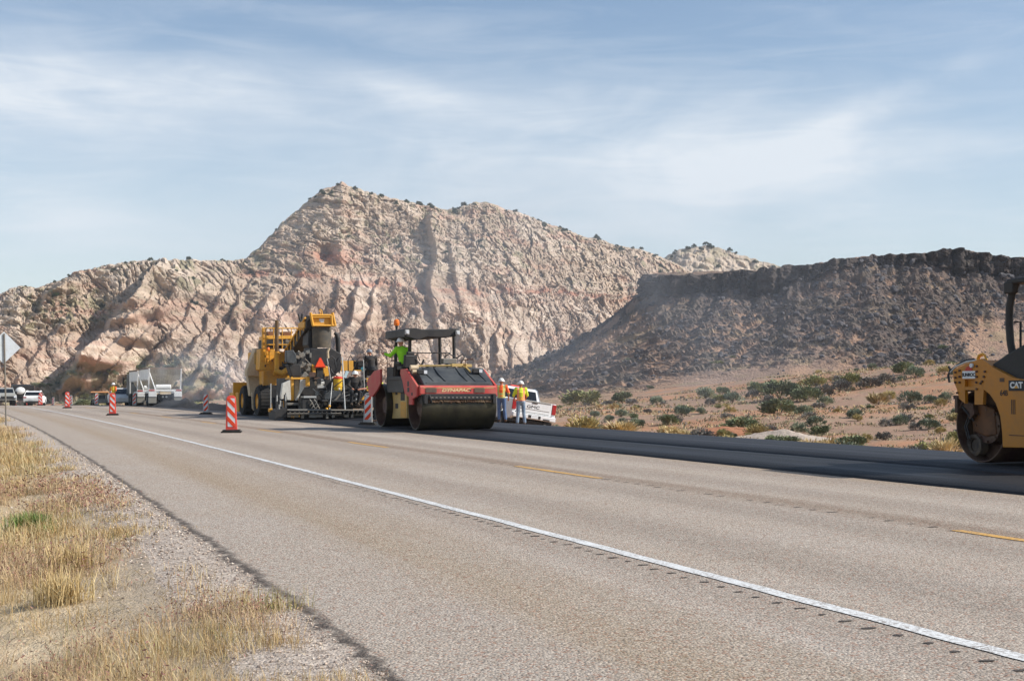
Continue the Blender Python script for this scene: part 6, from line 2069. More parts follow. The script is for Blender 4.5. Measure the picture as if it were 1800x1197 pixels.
    mb = MB(); x, y, z = P.P(608, 658, 1.2); mb.obox((x, y, z), (.12, .1, .3), (0, .4, 0)); mb.build('rag', paint('pale_cloth', (186, 212, 218), .9, dirt=.1), e)
    mb = MB(); x, y, z = P.P(625, 690, .8); mb.ball((x, y, z), (.16, .12, .14), 10, 8); mb.ball((x + .05, y - .04, z - .1), (.10, .1, .1), 10, 8); mb.build('plastic_bag', paint('grey_plastic', (120, 122, 124), .4, dirt=.3), e)
    rs2 = np.random.default_rng(99)
    mats_ = [M_BLK, M_STL, M_HOOD, M_SIL, M_YEL, M_BRN]
    for k in range(70):
        px = 548 + 104 * rs2.random(); py = 655 + 62 * rs2.random() ** .8
        if 580 < px < 610 and py < 690: continue
        x, y, z = P.P(px, py, .55 + .5 * rs2.random()); mb = MB()
        if rs2.random() < .5: mb.obox((x, y, z), (.06 + .2 * rs2.random(), .1, .05 + .16 * rs2.random()), (0, rs2.normal() * .25, 0))
        elif rs2.random() < .5: mb.cyl((x, y, z), (x + .1 * rs2.normal(), y, z + .3 * rs2.random()), .02 + .03 * rs2.random(), n=8)
        else: mb.tube([(x, y, z), (x + .12, y - .05, z + .16 * rs2.normal()), (x + .28 * rs2.normal(), y, z + .2)], .022, 6)
        mb.build('machine_fitting', mats_[int(rs2.choice(6, p=[.36, .2, .2, .08, .08, .08]))], e)
    # sampling of hoses along the right side
    mb = MB()
    for k in range(9):
        px = 606 + 46 * rs.random(); py = 660 + 40 * rs.random(); x, y, z = P.P(px, py, .95); mb.tube([(x, y, z), (x + .15 * rs.normal(), y - .05, z - .15), (x + .2 * rs.normal(), y, z - .3)], .028, 6)
    mb.build('hydraulic_hose', M_HOOD, e)
    return P


PF = paver()
# cooler standing on the paver's step
x, z0 = PF.front(594, 686.3, 1.1)
ce = empty('drink_cooler', W(PF, x, 1.1, z0), PF.a); tag(ce, 'yellow drink cooler with orange lid standing on the paver step', 'cooler')
mb = MB(); mb.lathe([(.001, 0), (.165, 0), (.17, .03), (.185, .30), (.19, .46), (.175, .49)], n=28); bo = mb.build('tank', paint('cooler_yellow', (236, 190, 34), .4, dirt=.12), ce)
mb = MB(); mb.lathe([(.188, .15), (.193, .16), (.193, .18), (.188, .19)], n=28); mb.lathe([(.19, .31), (.195, .32), (.195, .34), (.19, .35)], n=28); mb.build('band', paint('cooler_band', (220, 166, 24), .5, dirt=.2), bo)
mb = MB(); mb.lathe([(.2, .48), (.205, .50), (.20, .55), (.12, .58), (.001, .585)], n=28); mb.build('lid', paint('lid_red', (220, 70, 40), .45, dirt=.1), ce)
mb = MB(); mb.cyl((0, -.17, .06), (0, -.24, .06), .025, n=8); mb.obox((0, -.22, .09), (.03, .02, .05)); mb.build('tap', M_WHT, ce)

# workers round the paver
def at_px(fr_or_Y, px, py, zoff=0):
    return atY(px, py, fr_or_Y)


q = atY(623, 659, 54.6)
person((q.x, q.y, q.z - 1.64 + .42), R(20), dict(pelvis=(0, .1, .62), waist=(0, .02, .76), chest=(0, -.04, .98), neck=(.0, -.08, 1.12), head=(0, -.10, 1.24), shL=(-.19, -.04, 1.07), elL=(-.27, -.12, .80), wrL=(-.16, -.28, .68),
       shR=(.19, -.04, 1.07), elR=(.27, -.12, .80), wrR=(.14, -.28, .66), hiL=(-.1, .1, .6), knL=(-.16, -.22, .55), anL=(-.14, -.05, .09), hiR=(.1, .1, .6), knR=(.16, -.22, .55), anR=(.14, -.05, .09), face=(0, -1, 0)),
       'crouching worker in dark clothes and white hard hat on the paver screed', M_DCLO, M_DCLO, M_HAT, 1.9)
q = atY(666, 648, 50.0)
person((q.x, q.y, .06), R(35), dict(chest=(-.08, 0, 1.28), neck=(-.14, 0, 1.45), head=(-.18, 0, 1.58), shL=(-.26, 0, 1.36), elL=(-.50, .02, 1.22), wrL=(-.74, .02, 1.20), shR=(.10, 0, 1.38), face=(-1, .2, 0)),
       'worker in yellow shirt and white hard hat reaching left behind the red roller', M_LYEL, M_DCLO, M_HAT, .8)
q = atY(654, 619, 57.0)
pl_ = seated(0.55)
pl_.update(elL=(-.3, .2, .82), wrL=(-.25, .42, .80))
person((q.x, q.y, q.z - 1.24), R(22), pl_, 'paver operator in black with a grey hard hat seated above the screed', M_DCLO, M_DCLO, M_GHAT, 1.8)

# the two supervisors behind the new asphalt
q = atY(881.5, 670, 56.2); person((q.x, q.y, q.z - 1.66), R(-8), dict(elL=(-.29, .05, 1.15), wrL=(-.29, .06, .92), elR=(.30, .02, 1.16), wrR=(.27, .14, .95), anL=(-.10, 0, .09), anR=(.17, 0, .09)),
      'man in orange striped shirt and jeans with white hard hat, left of the pair', M_V1, M_JEAN, M_HAT, .95)
q = atY(915.5, 674.5, 55.0); person((q.x, q.y, q.z - 1.66), R(6), dict(elL=(-.28, .10, 1.18), wrL=(-.22, .26, 1.02), elR=(.27, .10, 1.18), wrR=(.20, .26, 1.02), anL=(-.14, 0, .09), anR=(.16, 0, .09)),
      'man in yellow shirt and orange vest with white hard hat beside the pickup tailgate', M_V2, M_JEAN2, M_HAT, .95)
q = atY(199.5, 681, 104.0); person((q.x, q.y, float(zr(104.))), R(160), dict(), 'far worker in orange and yellow vest behind the second orange channelizer', M_V3, M_DCLO, M_HAT, .95)


# ================================================================== TRAFFIC CHANNELIZERS
def clip_poly(poly, x0, x1, z0, z1):
    def cl(p, f_, inter):
        out = []
        for i in range(len(p)):
            a, b_ = p[i - 1], p[i]
            if f_(b_):
                if not f_(a): out.append(inter(a, b_))
                out.append(b_)
            elif f_(a): out.append(inter(a, b_))
        return out
    def ix(v): return lambda a, b_: (v, a[1] + (b_[1] - a[1]) * (v - a[0]) / (b_[0] - a[0]))
    def iz(v): return lambda a, b_: (a[0] + (b_[0] - a[0]) * (v - a[1]) / (b_[1] - a[1]), v)
    for f_, it in ((lambda p: p[0] >= x0, ix(x0)), (lambda p: p[0] <= x1, ix(x1)), (lambda p: p[1] >= z0, iz(z0)), (lambda p: p[1] <= z1, iz(z1))):
        poly = cl(poly, f_, it)
        if len(poly) < 3: return []
    return poly


def channelizer(orange=True):
    e = empty('channelizer', (0, 0, 0))
    w0, w1 = (.165, .135) if orange else (.15, .13)
    out = [(-w0, .07), (w0, .07), (w1, .98), (w1 * .8, 1.04), (w1 * .4, 1.07), (-w1 * .4, 1.07), (-w1 * .8, 1.04), (-w1, .98)]
    if orange:
        mb = MB(); mb.prism(out, 'y', -.035, .035)
    else:
        mb = MB(); mb.prism(out[:3] + [(w1, 1.0), (-w1, 1.0)] , 'y', -.035, .035); mb.tube([(-w1 * .8, 0, 1.0), (-w1 * .6, 0, 1.055), (w1 * .6, 0, 1.055), (w1 * .8, 0, 1.0)], .018, 6)
    p = mb.build('panel', M_ORR if orange else M_GRW, e, .012)
    sw = .105; zlo, zhi = .17, .99
    mb = MB(); mb.box(-sw, sw, -.041, -.0355, zlo, zhi); mb.build('reflective_sheet', M_REF if orange else M_REF, p)
    mb = MB(); s_ = 1 if orange else -1
    step = .295; th = .15; k0 = .05 if orange else .0
    for k in range(-1, 5):
        zc = zlo + k * step + k0
        poly_ = [(-sw - .01, zc + s_ * (sw + .01) * 1.1), (sw + .01, zc - s_ * (sw + .01) * 1.1), (sw + .01, zc - s_ * (sw + .01) * 1.1 + th), (-sw - .01, zc + s_ * (sw + .01) * 1.1 + th)]
        c_ = clip_poly(poly_, -sw, sw, zlo, zhi)
        if c_:
            mb.prism(c_, 'y', -.046, -.0415)
    mb.build('stripes', M_ORG, p)
    mb = MB(); mb.prism([(-.29, -.20), (.29, -.20), (.29, .20), (-.29, .20)], 'z', .0, .045); mb.prism([(-.25, -.15), (.25, -.15), (.25, .15), (-.25, .15)], 'z', .0455, .085); mb.build('base', M_RUB, e, .012)
    return e


CO = channelizer(True); CW = channelizer(False)
first = {True: True, False: True}
for px, pyb, hpx, org, lab in ((407, 760.5, None, True, 'nearest orange channelizer with white stripes in front of the paving machines'),
                          (198, 730, None, True, 'second orange channelizer, in front of the far worker'),
                          (118.3, 717.5, None, True, 'third orange channelizer, left of the scrub, a pale one half behind it'),
                          (71, 712.5, 22, True, 'orange channelizer standing just right of the white car'),
                          (45, 713.5, 17, True, 'orange channelizer in front of the white car'),
                          (26, 713.5, 14, True, 'orange channelizer in front of the dark truck'),
                          (646.5, 749, None, False, 'grey framed channelizer in front of the red roller rear drum'),
                          (362, 728, None, False, 'pale channelizer beside the dark asphalt windrow'),
                          (236, 713.8, None, False, 'pale channelizer in front of the white dump trailers'),
                          (169, 712, 22, False, 'pale channelizer in front of the far orange machine'),
                          (124.8, 712.5, 18.5, False, 'pale channelizer half hidden by the third orange one'),
                          (93, 713.5, 15.5, False, 'smallest pale channelizer alone right of the white car')):
    if hpx is None:
        p = gnd(px, pyb)
        Y = p.y
        for _ in range(6):
            p = gnd(px, pyb, float(zr(Y))); Y = p.y
    else:
        Y = 1.07 * F / hpx; kx, _ = ray(px, pyb); p = Vector((kx * Y, Y, float(zr(Y))))
    src = CO if org else CW
    o = src if first[org] else copy_tree(src); first[org] = False
    p.z = float(zr(p.y)) + (.006 if not (7.2 < float(offs(p.x, p.y)) and p.y < 62) else .055)
    o.location = p; o.rotation_euler = (R(random.uniform(-1.2, 1.2)), R(random.uniform(-1.5, 1.5)), R(random.uniform(-6, 12)))
    tag(o, lab, 'channelizer', 'channelizers along the centre of the road')


# ================================================================== SIGN SEEN FROM BEHIND
q = atY(9.5, 612, 49.0)
se = empty('road_sign', (q.x, q.y, zat(q.x, q.y)), R(32)); tag(se, 'back of a diamond road sign on a steel post at the left edge', 'sign')
zc = atY(7, 611, 49).z - zat(q.x, q.y)
mb = MB(); mb.tube([(.07, 0, -.3), (-.045, 0, zc + .5)], .028, 8); mb.build('post', M_STL, se)
mb = MB(); hdg = .58; mb.prism([(-.05, zc - hdg), (-.05 + hdg, zc), (-.05, zc + hdg), (-.05 - hdg, zc)], 'y', .035, .040); pn = mb.build('panel', paint('bare_aluminium', (206, 212, 216), .45, metal=.25, dirt=.2), se)
mb = MB(); mb.cyl((-.05, .02, zc + .25), (-.05, .045, zc + .25), .02, n=8); mb.cyl((-.03, .02, zc - .25), (-.03, .045, zc - .25), .02, n=8); mb.build('bolt', M_BRN, pn)


# ================================================================== WHITE PICKUP BEYOND THE NEW LANE
def pickup(name, label, loc, rz, ry, mat, letters=None):
    e = empty(name, loc); e.rotation_mode = 'XYZ'
    e.rotation_euler = Euler((0, 0, 0))
    m = Matrix.Rotation(rz, 3, 'Z') @ Matrix.Rotation(ry, 3, 'Y'); e.rotation_euler = m.to_euler()
    tag(e, label, 'pickup truck')
    mb = MB(); 
    prof = [(0.0, .62), (0, 1.36), (1.75, 1.38), (1.80, 1.42), (3.9, 1.36), (4.1, 1.30), (5.5, 1.22), (5.8, 1.05), (5.85, .55), (5.3, .5), (5.15, .85), (4.8, 1.0), (4.45, .85), (4.3, .5), (1.75, .5), (1.6, .85), (1.25, 1.0), (.9, .85), (.75, .5), (.1, .5)]
    for s_ in (-1, 1): mb.prism(prof, 'x', s_ * 1.01, s_ * .84)
    mb.box(-.84, .84, 1.80, 5.8, .6, 1.34); mb.box(-.84, .84, .05, 1.8, .75, .85)
    body = mb.build('body', mat, e, .04)
    mb = MB(); ct = [(1.85, 1.37), (2.05, 1.90), (2.3, 1.97), (3.4, 1.97), (3.7, 1.90), (4.35, 1.35)]
    n = len(ct); vs = []
    for s_ in (-1, 1):
        vs += [(s_ * (.98 - .16 * max(0, z - 1.36) / .6), y, z) for y, z in ct]
    mb.add(vs, [list(range(n)), list(range(n, 2 * n))[::-1]] + [(i, (i + 1) % n, n + (i + 1) % n, n + i) for i in range(n)])
    cab = mb.build('cab', mat, e, .03)
    mb = MB(); k = Vector((0, 0.52, .0))
    def quad(a, b_, c_, d_): mb.add([a, b_, c_, d_], [(0, 1, 2, 3)])
    rw = lambda y0, z, w: (w, y0, z)
    mb.add([(-.80, 1.885 - .012, 1.46), (.80, 1.885 - .012, 1.46), (.74, 2.02, 1.85), (-.74, 2.02, 1.85)], [(0, 1, 2, 3)])
    for s_ in (-1, 1):
        o_ = .006 * s_
        mb.add([(s_ * .968 + o_, 2.05, 1.44), (s_ * .968 + o_, 4.1, 1.44), (s_ * .850 + o_, 3.6, 1.88), (s_ * .850 + o_, 2.2, 1.88)], [(0, 1, 2, 3)])
    mb.add([(-.82, 4.30, 1.42), (.82, 4.30, 1.42), (.76, 3.76, 1.86), (-.76, 3.76, 1.86)], [(0, 1, 2, 3)])
    mb.build('window', M_GLS, cab)
    mb = MB(); mb.box(-.80, .80, -.03, .03, .80, 1.36); tg = mb.build('tailgate', mat, e, .02)
    mb = MB(); mb.box(-.74, .74, -.045, -.031, 1.31, 1.35); mb.box(-.70, .70, -.042, -.031, .985, 1.0); mb.box(-.70, .70, -.040, -.031, .86, .87); mb.build('tailgate_crease', M_GRYP, tg)
    mb = MB(); mb.box(-.12, .12, -.05, -.031, 1.25, 1.295); mb.build('tailgate_handle', M_BLK, tg)
    if letters: text_part(letters, .17, 'maker_lettering', M_BLK, tg, (-.05, -.036, 1.10), (R(90), 0, 0), .004, 0, .0, 1.6)
    for s_ in (-1, 1):
        mb = MB(); mb.box(min(s_ * .82, s_ * 1.0), max(s_ * .82, s_ * 1.0), -.045, .16, .90, 1.33); mb.build('tail_light', M_TAIL, e, .02)
    mb = MB(); mb.box(-.98, .98, -.20, .04, .58, .78); bp = mb.build('bumper', mat if letters else M_SIL, e, .03)
    mb = MB(); mb.box(-.28, .28, -.212, -.15, .62, .75); mb.box(.4, .7, -.208, -.18, .6, .66); mb.build('bumper_step', M_BLK, bp)
    mb = MB(); mb.box(-.16, .16, -.22, -.211, .62, .74); pt = mb.build('number_plate', M_REF, bp)
    mb = MB(); mb.box(-.9, .9, .0, 5.6, .38, .52); mb.build('underbody', M_BLK, e)
    mb = MB(); mb.tube([(.55, .1, .42), (.55, -.12, .42)], .035, 8); mb.build('tailpipe', M_STL, e)
    for s_ in (-1, 1):
        for y in (1.25, 4.8): wheel(e, s_ * .86, y, .40, .40, .27, M_STL, 24)
        mb = MB(); mb.box(min(s_ * 1.02, s_ * 1.22), max(s_ * 1.02, s_ * 1.22), 3.75, 3.87, 1.35, 1.58); mb.build('mirror', M_BLK, e, .03)
        mb = MB(); mb.box(s_ * 1.012 - .006, s_ * 1.012 + .006, 2.1, 2.25, 1.12, 1.16); mb.box(s_ * 1.012 - .006, s_ * 1.012 + .006, 3.1, 3.25, 1.12, 1.16); mb.build('door_handle', M_BLK, e)
    if letters:
        mb = MB(); mb.box(-.30, .10, 2.45, 2.62, 1.985, 2.05); mb.build('light_bar', M_ORR, cab, .02)
    else:
        mb = MB(); mb.box(-.85, .85, 5.852, 5.88, .75, 1.05); mb.build('grille', M_BLK, e)
        for s_ in (-1, 1):
            mb = MB(); mb.box(min(s_ * .7, s_ * 1.0), max(s_ * .7, s_ * 1.0), 5.84, 5.90, .88, 1.08); mb.build('headlight', M_LENS, e)
    return e


q = atY(932.5, 712, 58.2)
pickup('pickup_truck', 'white pickup with red tail lights tilted in the ditch behind the two men', (q.x, q.y, -.60 + .0), R(20), R(8.8), paint('white_car_paint', (232, 232, 230), .3, dirt=.06, dscale=1.2), 'GMC')
Y = 150.; kx, _ = ray(0, 713); pickup('pickup_truck', 'silver pickup facing the camera at the far left edge', (kx * Y - 1.6, Y + 5, float(zr(Y))), R(25 + 180), 0, paint('silver_car_paint', (176, 176, 170), .3, dirt=.1))


def small_car(name, label, px, Y, rz, mat, cat='car'):
    kx, _ = ray(px, 700); e = empty(name, (kx * Y, Y, float(zr(Y))), rz); tag(e, label, cat)
    mb = MB(); prof = [(0, .45), (-.05, .85), (.05, 1.0), (4.2, .95), (4.55, .75), (4.5, .35), (3.95, .3), (3.85, .6), (3.6, .72), (3.35, .6), (3.25, .28), (1.2, .28), (1.1, .6), (.85, .72), (.6, .6), (.5, .3)]
    mb.prism(prof, 'x', -.92, .92); mb.build('body', mat, e, .07, seg=3)
    mb = MB(); ct = [(.06, 1.0), (.35, 1.50), (.8, 1.62), (2.2, 1.62), (3.3, 1.0)]; n = 5; vs = []
    for s_ in (-1, 1): vs += [(s_ * (.88 - .18 * (z - 1.0) / .6), y, z - .03) for y, z in ct]
    mb.add(vs, [list(range(n)), list(range(n, 2 * n))[::-1]] + [(i, (i + 1) % n, n + (i + 1) % n, n + i) for i in range(n)]); cab = mb.build('cabin', mat, e, .05)
    mb = MB(); mb.add([(-.76, .12, 1.12), (.76, .12, 1.12), (.68, .33, 1.46), (-.68, .33, 1.46)], [(0, 1, 2, 3)])
    mb.add([(-.76, 3.16, 1.06), (.76, 3.16, 1.06), (.68, 2.36, 1.52), (-.68, 2.36, 1.52)], [(3, 2, 1, 0)])
    for s_ in (-1, 1): mb.add([(s_ * .872, .5, 1.06), (s_ * .872, 3.0, 1.06), (s_ * .745, 2.25, 1.50), (s_ * .745, .7, 1.50)], [(0, 1, 2, 3)])
    mb.build('window', M_GLS, cab)
    for s_ in (-1, 1):
        mb = MB(); mb.box(min(s_ * .6, s_ * .9), max(s_ * .6, s_ * .9), -.06, .0, .84, .96); mb.build('tail_light', M_TAIL, e)
        mb = MB(); mb.box(min(s_ * .6, s_ * .88), max(s_ * .6, s_ * .88), 4.45, 4.56, .66, .78); mb.build('headlight', M_LENS, e)
        for y in (.85, 3.6): wheel(e, s_ * .82, y, .33, .33, .22, M_SIL, 20)
    mb = MB(); mb.box(-.7, .7, -.08, -.02, .34, .5); mb.build('lower_bumper', M_BLK, e); mb = MB(); mb.box(-.2, .2, -.075, -.05, .62, .74); mb.build('number_plate', M_REF, e)
    return e


small_car('parked_car', 'white hatchback seen from behind between far orange channelizers', 56.5, 146, R(12), M_WHT)
small_car('parked_car', 'white car half hidden behind the far worker and the dump truck', 207, 124, R(200), M_WHT)


def dark_truck():
    Y = 158.; kx, _ = ray(41, 700); e = empty('dump_truck', (kx * Y, Y, float(zr(Y))), R(24)); tag(e, 'black dump truck with a white tarp bundle behind the white hatchback', 'truck')
    mb = MB(); mb.prism([(0, 1.0), (-.1, 2.35), (3.6, 2.4), (3.6, 1.0)], 'x', -1.15, 1.15); mb.build('dump_bed', M_BLK, e, .03)
    mb = MB(); mb.prism([(3.7, .6), (3.7, 2.3), (4.1, 2.5), (5.0, 2.4), (5.4, 1.6), (6.4, 1.4), (6.5, .6)], 'x', -1.05, 1.05); c = mb.build('cab', M_BLK, e, .05)
    mb = MB(); mb.box(-.8, .8, 3.68, 3.7, 1.7, 2.2); mb.build('window', M_GLS, c)
    mb = MB(); mb.ball((-.35, -.12, 1.75), (.55, .25, .42), 14, 10); mb.build('tarp_bundle', M_WHT, e)
    mb = MB(); mb.box(-1.0, 1.0, .1, 6.2, .6, .95); mb.build('chassis', M_BLK, e)
    for s_ in (-1, 1):
        for y in (1.0, 5.4): wheel(e, s_ * .95, y, .48, .48, .35, M_STL, 20)
        mb = MB(); mb.box(s_ * .9 - .1, s_ * .9 + .1, -.04, .02, .75, .88); mb.build('tail_light', M_TAIL, e)


dark_truck()


def far_machine():
    Y = 128.; kx, _ = ray(178, 700); e = empty('road_broom', (kx * Y, Y, float(zr(Y)) - .1), R(100)); tag(e, 'far dark road machine under an orange canopy left of the worker', 'road machine')
    mb = MB(); mb.prism([(-1.3, 1.35), (-1.2, 1.45), (1.1, 1.35), (1.3, 1.31), (1.3, 1.27), (-1.3, 1.32)], 'y', -.8, .8); mb.build('canopy', paint('faded_orange', (206, 140, 84), .6, dirt=.4), e)
    mb = MB(); mb.box(-1.2, 1.2, -.7, .7, .35, .75); mb.box(.3, 1.2, -.6, .6, .75, 1.05); mb.box(-1.0, -.5, -.5, .5, .75, 1.1); mb.build('body', M_HOOD, e, .04)
    mb = MB()
    for x in (-1.1, 1.1):
        for y in (-.7, .7): mb.tube([(x, y, .7), (x, y, 1.3)], .04, 6)
    mb.build('canopy_post', M_BLK, e)
    mb = MB(); mb.box(-1.2, 1.2, -.85, -.75, .18, .26); mb.build('brush_guard', paint('dusty_orange', (190, 104, 66), .6, dirt=.4), e)
    for x in (-.9, .9):
        for y in (-.7, .7):
            m_ = MB(); m_.lathe([(.15, -.12), (.3, -.12), (.33, 0), (.3, .12), (.15, .12)], (x, y, .33), (0, 1, 0), 18); w_ = m_.build('wheel', M_RUB, e)
            m_ = MB(); m_.lathe([(.001, -.1), (.15, -.1)], (x, y, .33), (0, 1, 0), 18); m_.lathe([(.15, .1), (.001, .1)], (x, y, .33), (0, 1, 0), 18); m_.build('rim', M_STL, w_)


far_machine()


# ================================================================== BELLY DUMP TRUCK AND TRAILERS
def trailer(fr, y0, label):
    e = empty('belly_dump_trailer', W(fr, 0, y0, float(zr(fr.o[1] + y0 * .92)) - fr.o[2]), fr.a); tag(e, label, 'trailer')
    # hopper: wide rim, sides drawn in towards the belly
    rim = 2.78; zb = 1.05
    T_ = [(-1.18, .35, rim), (1.18, .35, rim), (1.18, 7.2, rim), (-1.18, 7.2, rim)]; B_ = [(-.55, 2.6, zb), (.55, 2.6, zb), (.55, 5.0, zb), (-.55, 5.0, zb)]
    M_ = [(-1.18, .75, 2.3), (1.18, .75, 2.3), (1.18, 6.8, 2.3), (-1.18, 6.8, 2.3)]
    mb = MB(); vs = T_ + M_ + B_
    fs = [(i, (i + 1) % 4, 4 + (i + 1) % 4, 4 + i)[::-1] for i in range(4)] + [(4 + i, 4 + (i + 1) % 4, 8 + (i + 1) % 4, 8 + i)[::-1] for i in range(4)] + [(8, 9, 10, 11)]
    mb.add(vs, fs); hop = mb.build('hopper', M_TAN, e)
    mb = MB()
    for k in range(12):
        x = -1.05 + 2.1 * k / 11; mb.tube([(x, .34, rim - .1), (x, .74, 2.28), (x * .6, 2.0, 1.35)], .018, 5)
    mb.build('hopper_rib', M_TAN, hop)
    mb = MB()
    for s_ in (-1, 1):
        for k in range(8): y = .9 + k * .8; mb.box(s_ * 1.19 - .02, s_ * 1.19 + .02, y, y + .06, 1.9, rim)
    mb.box(-1.22, -1.185, .35, 7.2, 2.0, rim); mb.box(1.185, 1.22, .35, 7.2, 2.0, rim); mb.build('side_sheet', M_WHT, hop)
    mb = MB(); mb.box(-1.24, 1.24, .28, .36, rim - .02, rim + .13); mb.box(-1.24, 1.24, 7.2, 7.28, rim, rim + .1); mb.box(-1.25, -1.2, .3, 7.25, rim, rim + .12); mb.box(1.2, 1.25, .3, 7.25, rim, rim + .12); mb.build('tarp_roll', paint('brown_tarp', (116, 98, 84), .8, dirt=.3), hop)
    mb = MB()
    for s_ in (-1, 1):
        mb.obox((s_ * 1.16, .02 + .14, 2.0), (.09, .10, 1.65), (R(12), 0, 0)); mb.tube([(s_ * 1.14, .3, 2.6), (s_ * .72, -.05, 1.28)], .045, 6) if s_ < 0 else None
        mb.box(min(s_ * .45, s_ * .6), max(s_ * .45, s_ * .6), -.1, 8.0, 1.0, 1.15)
    mb.box(-1.22, 1.22, -.16, -.04, 1.13, 1.27); mb.build('rear_frame', M_WHT, e, .01)
    mb = MB(); mb.lathe([(.001, -.56), (.15, -.56), (.18, -.50), (.18, .50), (.15, .56), (.001, .56)], (-.12, .15, 1.46), (1, 0, 0), 20); mb.build('air_tank', M_WHT, e)
    for s_ in (-1, 1):
        mb = MB(); mb.box(s_ * .98 - .2, s_ * .98 + .2, -.19, -.14, 1.16, 1.25); mb.build('tail_light', M_TAIL, e)
        mb = MB(); mb.prism([(-.25, .72), (-.28, 1.05), (.1, 1.10), (2.5, 1.12), (2.9, .9), (2.8, .8), (2.4, 1.0), (.1, .98), (-.15, .72)], 'x', s_ * .92 - .29, s_ * .92 + .29); mb.build('fender', M_WHT, e, .02)
        mb = MB(); mb.box(s_ * .92 - .29, s_ * .92 + .29, -.2, -.17, .26, .70); mb.build('mud_flap', M_GRYP, e)
        wheel(e, s_ * .90, .62, .50, .50, .50, M_SIL, 22); wheel(e, s_ * .90, 1.85, .50, .50, .50, M_SIL, 22)
    mb = MB(); mb.box(-.38, .42, -.13, -.02, .92, 1.12); mb.build('plate_board', M_BEI, e)
    mb = MB()
    for k in range(4): mb.box(-.24 + k * .12, -.18 + k * .12, -.14, -.131, 1.14, 1.17)
    mb.build('marker_light', M_TAIL, e)
    mb = MB(); mb.box(-.5, .5, .2, 2.4, .45, .9); mb.cyl((-.75, .62, .5), (.75, .62, .5), .07, n=10); mb.cyl((-.75, 1.85, .5), (.75, 1.85, .5), .07, n=10); mb.build('axle', M_BLK, e)
    mb = MB(); mb.cyl((-.14, .1, .72), (-.14, .16, .72), .08, n=12); mb.cyl((.12, .1, .72), (.12, .16, .72), .08, n=12); mb.build('brake_chamber', M_SIL, e)
    mb = MB(); mb.tube([(0, 7.0, 1.0), (0, 8.6, .9)], .08, 8); mb.build('drawbar', M_WHT, e)
    return e


BF = Frame(-25.8, 101.6, float(zr(101.6)), R(20.5))
trailer(BF, 0, 'rear white belly dump trailer with air tank and mud flaps behind the windrow')
trailer(BF, 8.9, 'front white belly dump trailer half hidden by the rear one')
te = empty('tractor_truck', W(BF, .1, 17.6, float(zr(118.)) - BF.o[2]), BF.a); tag(te, 'dark truck cab pulling the two white belly dump trailers', 'truck')
mb = MB(); mb.box(-1.15, 1.15, 1.2, 3.2, .9, 2.7); mb.box(-1.0, 1.0, 3.2, 5.2, .9, 1.8); mb.build('cab', M_HOOD, te, .06)
mb = MB(); mb.box(-.8, .8, 1.18, 1.2, 1.9, 2.5); mb.build('window', M_GLS, te)
for s_ in (-1, 1):
    mb = MB(); mb.cyl((s_ * 1.05, .95, .9), (s_ * 1.05, .95, 3.05), .075, n=12); mb.build('exhaust_stack', M_SIL, te)
    mb = MB(); mb.box(s_ * 1.45 - .05, s_ * 1.45 + .05, 2.9, 3.1, 1.8, 2.5); mb.tube([(s_ * 1.15, 3.0, 2.3), (s_ * 1.45, 3.0, 2.3)], .03, 6); mb.build('mirror', M_BLK, te)
    for y in (-.9, .4, 4.4): wheel(te, s_ * .95, y, .52, .52, .45, M_SIL, 22)
mb = MB(); mb.box(-.5, .5, -1.5, 5.0, .6, .9); mb.build('chassis', M_BLK, te)

# windrow of dumped mix
def windrow(y0, y1, off, h, w, label, seed):
    Ys = np.linspace(y0, y1, 120); us = np.linspace(-1, 1, 40)
    U, YY = np.meshgrid(us, Ys)
    X, Yq = road_pt(YY, off + U * w)
    tt = (YY - y0) / (y1 - y0)
    endk = np.clip(np.sin(np.pi * np.clip(tt, 0, 1)) * 2.6, 0, 1) ** .6
    prof = np.clip(1 - np.abs(U), 0, 1) ** .85
    Z = zr(YY) + h * prof * endk * (.7 + .6 * fbm(YY / 2.2, U * 1.1, octs=3, seed=seed)) + (fbm(YY * 4, U * 5, octs=3, seed=seed + 2) - .5) * .10 * prof - .02
    V = np.stack([X, Yq, Z], -1).reshape(-1, 3)
    o = mesh_np('asphalt_windrow', V, grid_faces(120, 40), 4, soil_mat('hot_mix' + str(seed), (26, 25, 26), (52, 49, 48), 6), smooth=True)
    tag(o, label, 'asphalt pile')


windrow(88, 100, 9.9, .55, 1.0, 'steaming pile of black asphalt mix behind the rear dump trailer', 5)
windrow(74, 87, 9.9, .38, .95, 'second black asphalt pile between the trailer and the transfer machine', 9)

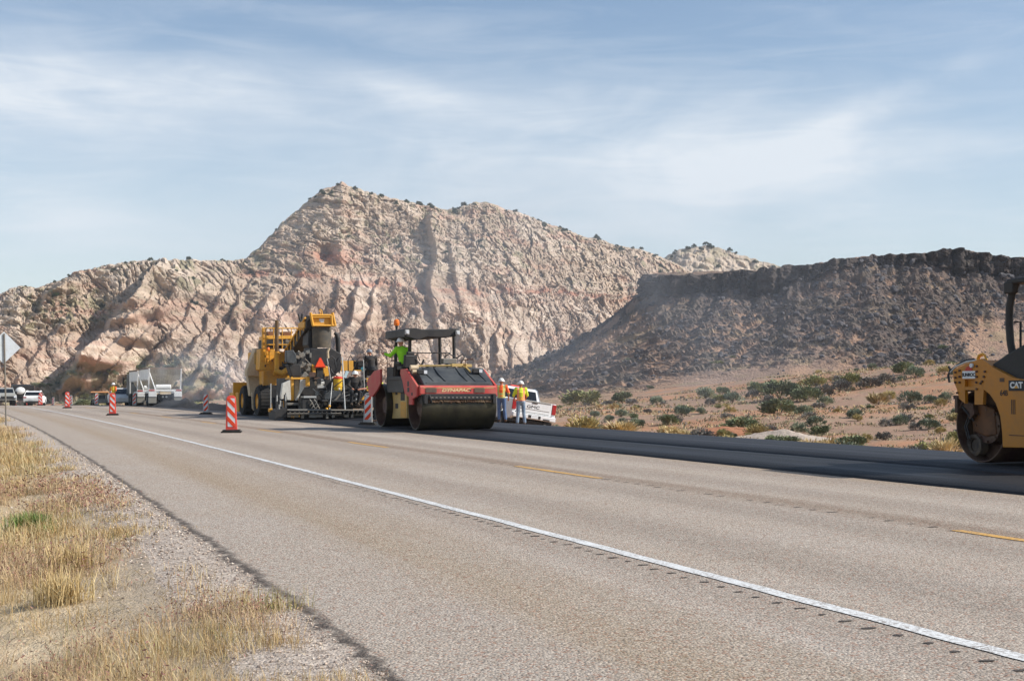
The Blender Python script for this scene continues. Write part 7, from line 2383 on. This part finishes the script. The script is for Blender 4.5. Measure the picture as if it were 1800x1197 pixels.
# ================================================================== SMOKE FROM THE HOT MIX, AND THE AIR
def smoke(name, label, cx, cy, cz, sx, sy, sz, dens, scale, rz=0, seed=0., lo=.45, hi=.75):
    mb = MB(); mb.box(-1, 1, -1, 1, -1, 1)
    m = bpy.data.materials.new(name); m.use_nodes = True; t = NT(m.node_tree); t.n.clear()
    out = t.node('ShaderNodeOutputMaterial'); v = t.node('ShaderNodeVolumePrincipled'); t.l.new(v.outputs[0], out.inputs['Volume'])
    tc = t.node('ShaderNodeTexCoord'); ob = tc.outputs['Object']
    mp = t.node('ShaderNodeMapping'); t.l.new(ob, mp.inputs[0]); mp.inputs['Scale'].default_value = (sx, sy, sz); mp.inputs['Location'].default_value = (seed, seed * 2, 0)
    n = t.noise(mp.outputs[0], scale, 3, .6, .8)
    ln = t.node('ShaderNodeVectorMath', operation='LENGTH'); t.l.new(ob, ln.inputs[0])
    fall = t.ramp(ln.outputs['Value'], .35, 1.0, 1, 0)
    d = t.math('MULTIPLY', t.math('MULTIPLY', t.ramp(n, lo, hi, 0, 1), fall), dens)
    t.l.new(d, v.inputs['Density']); v.inputs['Color'].default_value = (.86, .90, .97, 1); v.inputs['Anisotropy'].default_value = .1
    o = mb.build(name, m); o.location = (cx, cy, cz); o.scale = (sx, sy, sz); o.rotation_euler = (0, 0, rz)
    tag(o, label, 'smoke', kind='stuff')
    m.cycles.volume_step_rate = 1.0
    return o


q = atY(368, 696, 92); smoke('smoke', 'bluish steam drifting up from the fresh asphalt piles', q.x, 94, 2.0, 6.0, 4.5, 3.0, .30, .5, R(20), 2.)
q = atY(800, 640, 75); smoke('smoke', 'thin blue smoke drifting right from behind the red roller', q.x + 4, 78, 7, 26, 7, 9, .045, .10, R(10), 5., .35, .7)

mb = MB(); mb.box(-1400, 1400, -60, 1500, -9.5, 175)
m = bpy.data.materials.new('haze'); m.use_nodes = True; t = NT(m.node_tree); t.n.clear()
out = t.node('ShaderNodeOutputMaterial'); v = t.node('ShaderNodeVolumePrincipled'); t.l.new(v.outputs[0], out.inputs['Volume'])
v.inputs['Density'].default_value = .00013; v.inputs['Color'].default_value = (.82, .90, 1.0, 1)
hz_ = mb.build('haze', m); tag(hz_, 'pale air between the camera and the hills', kind='stuff')
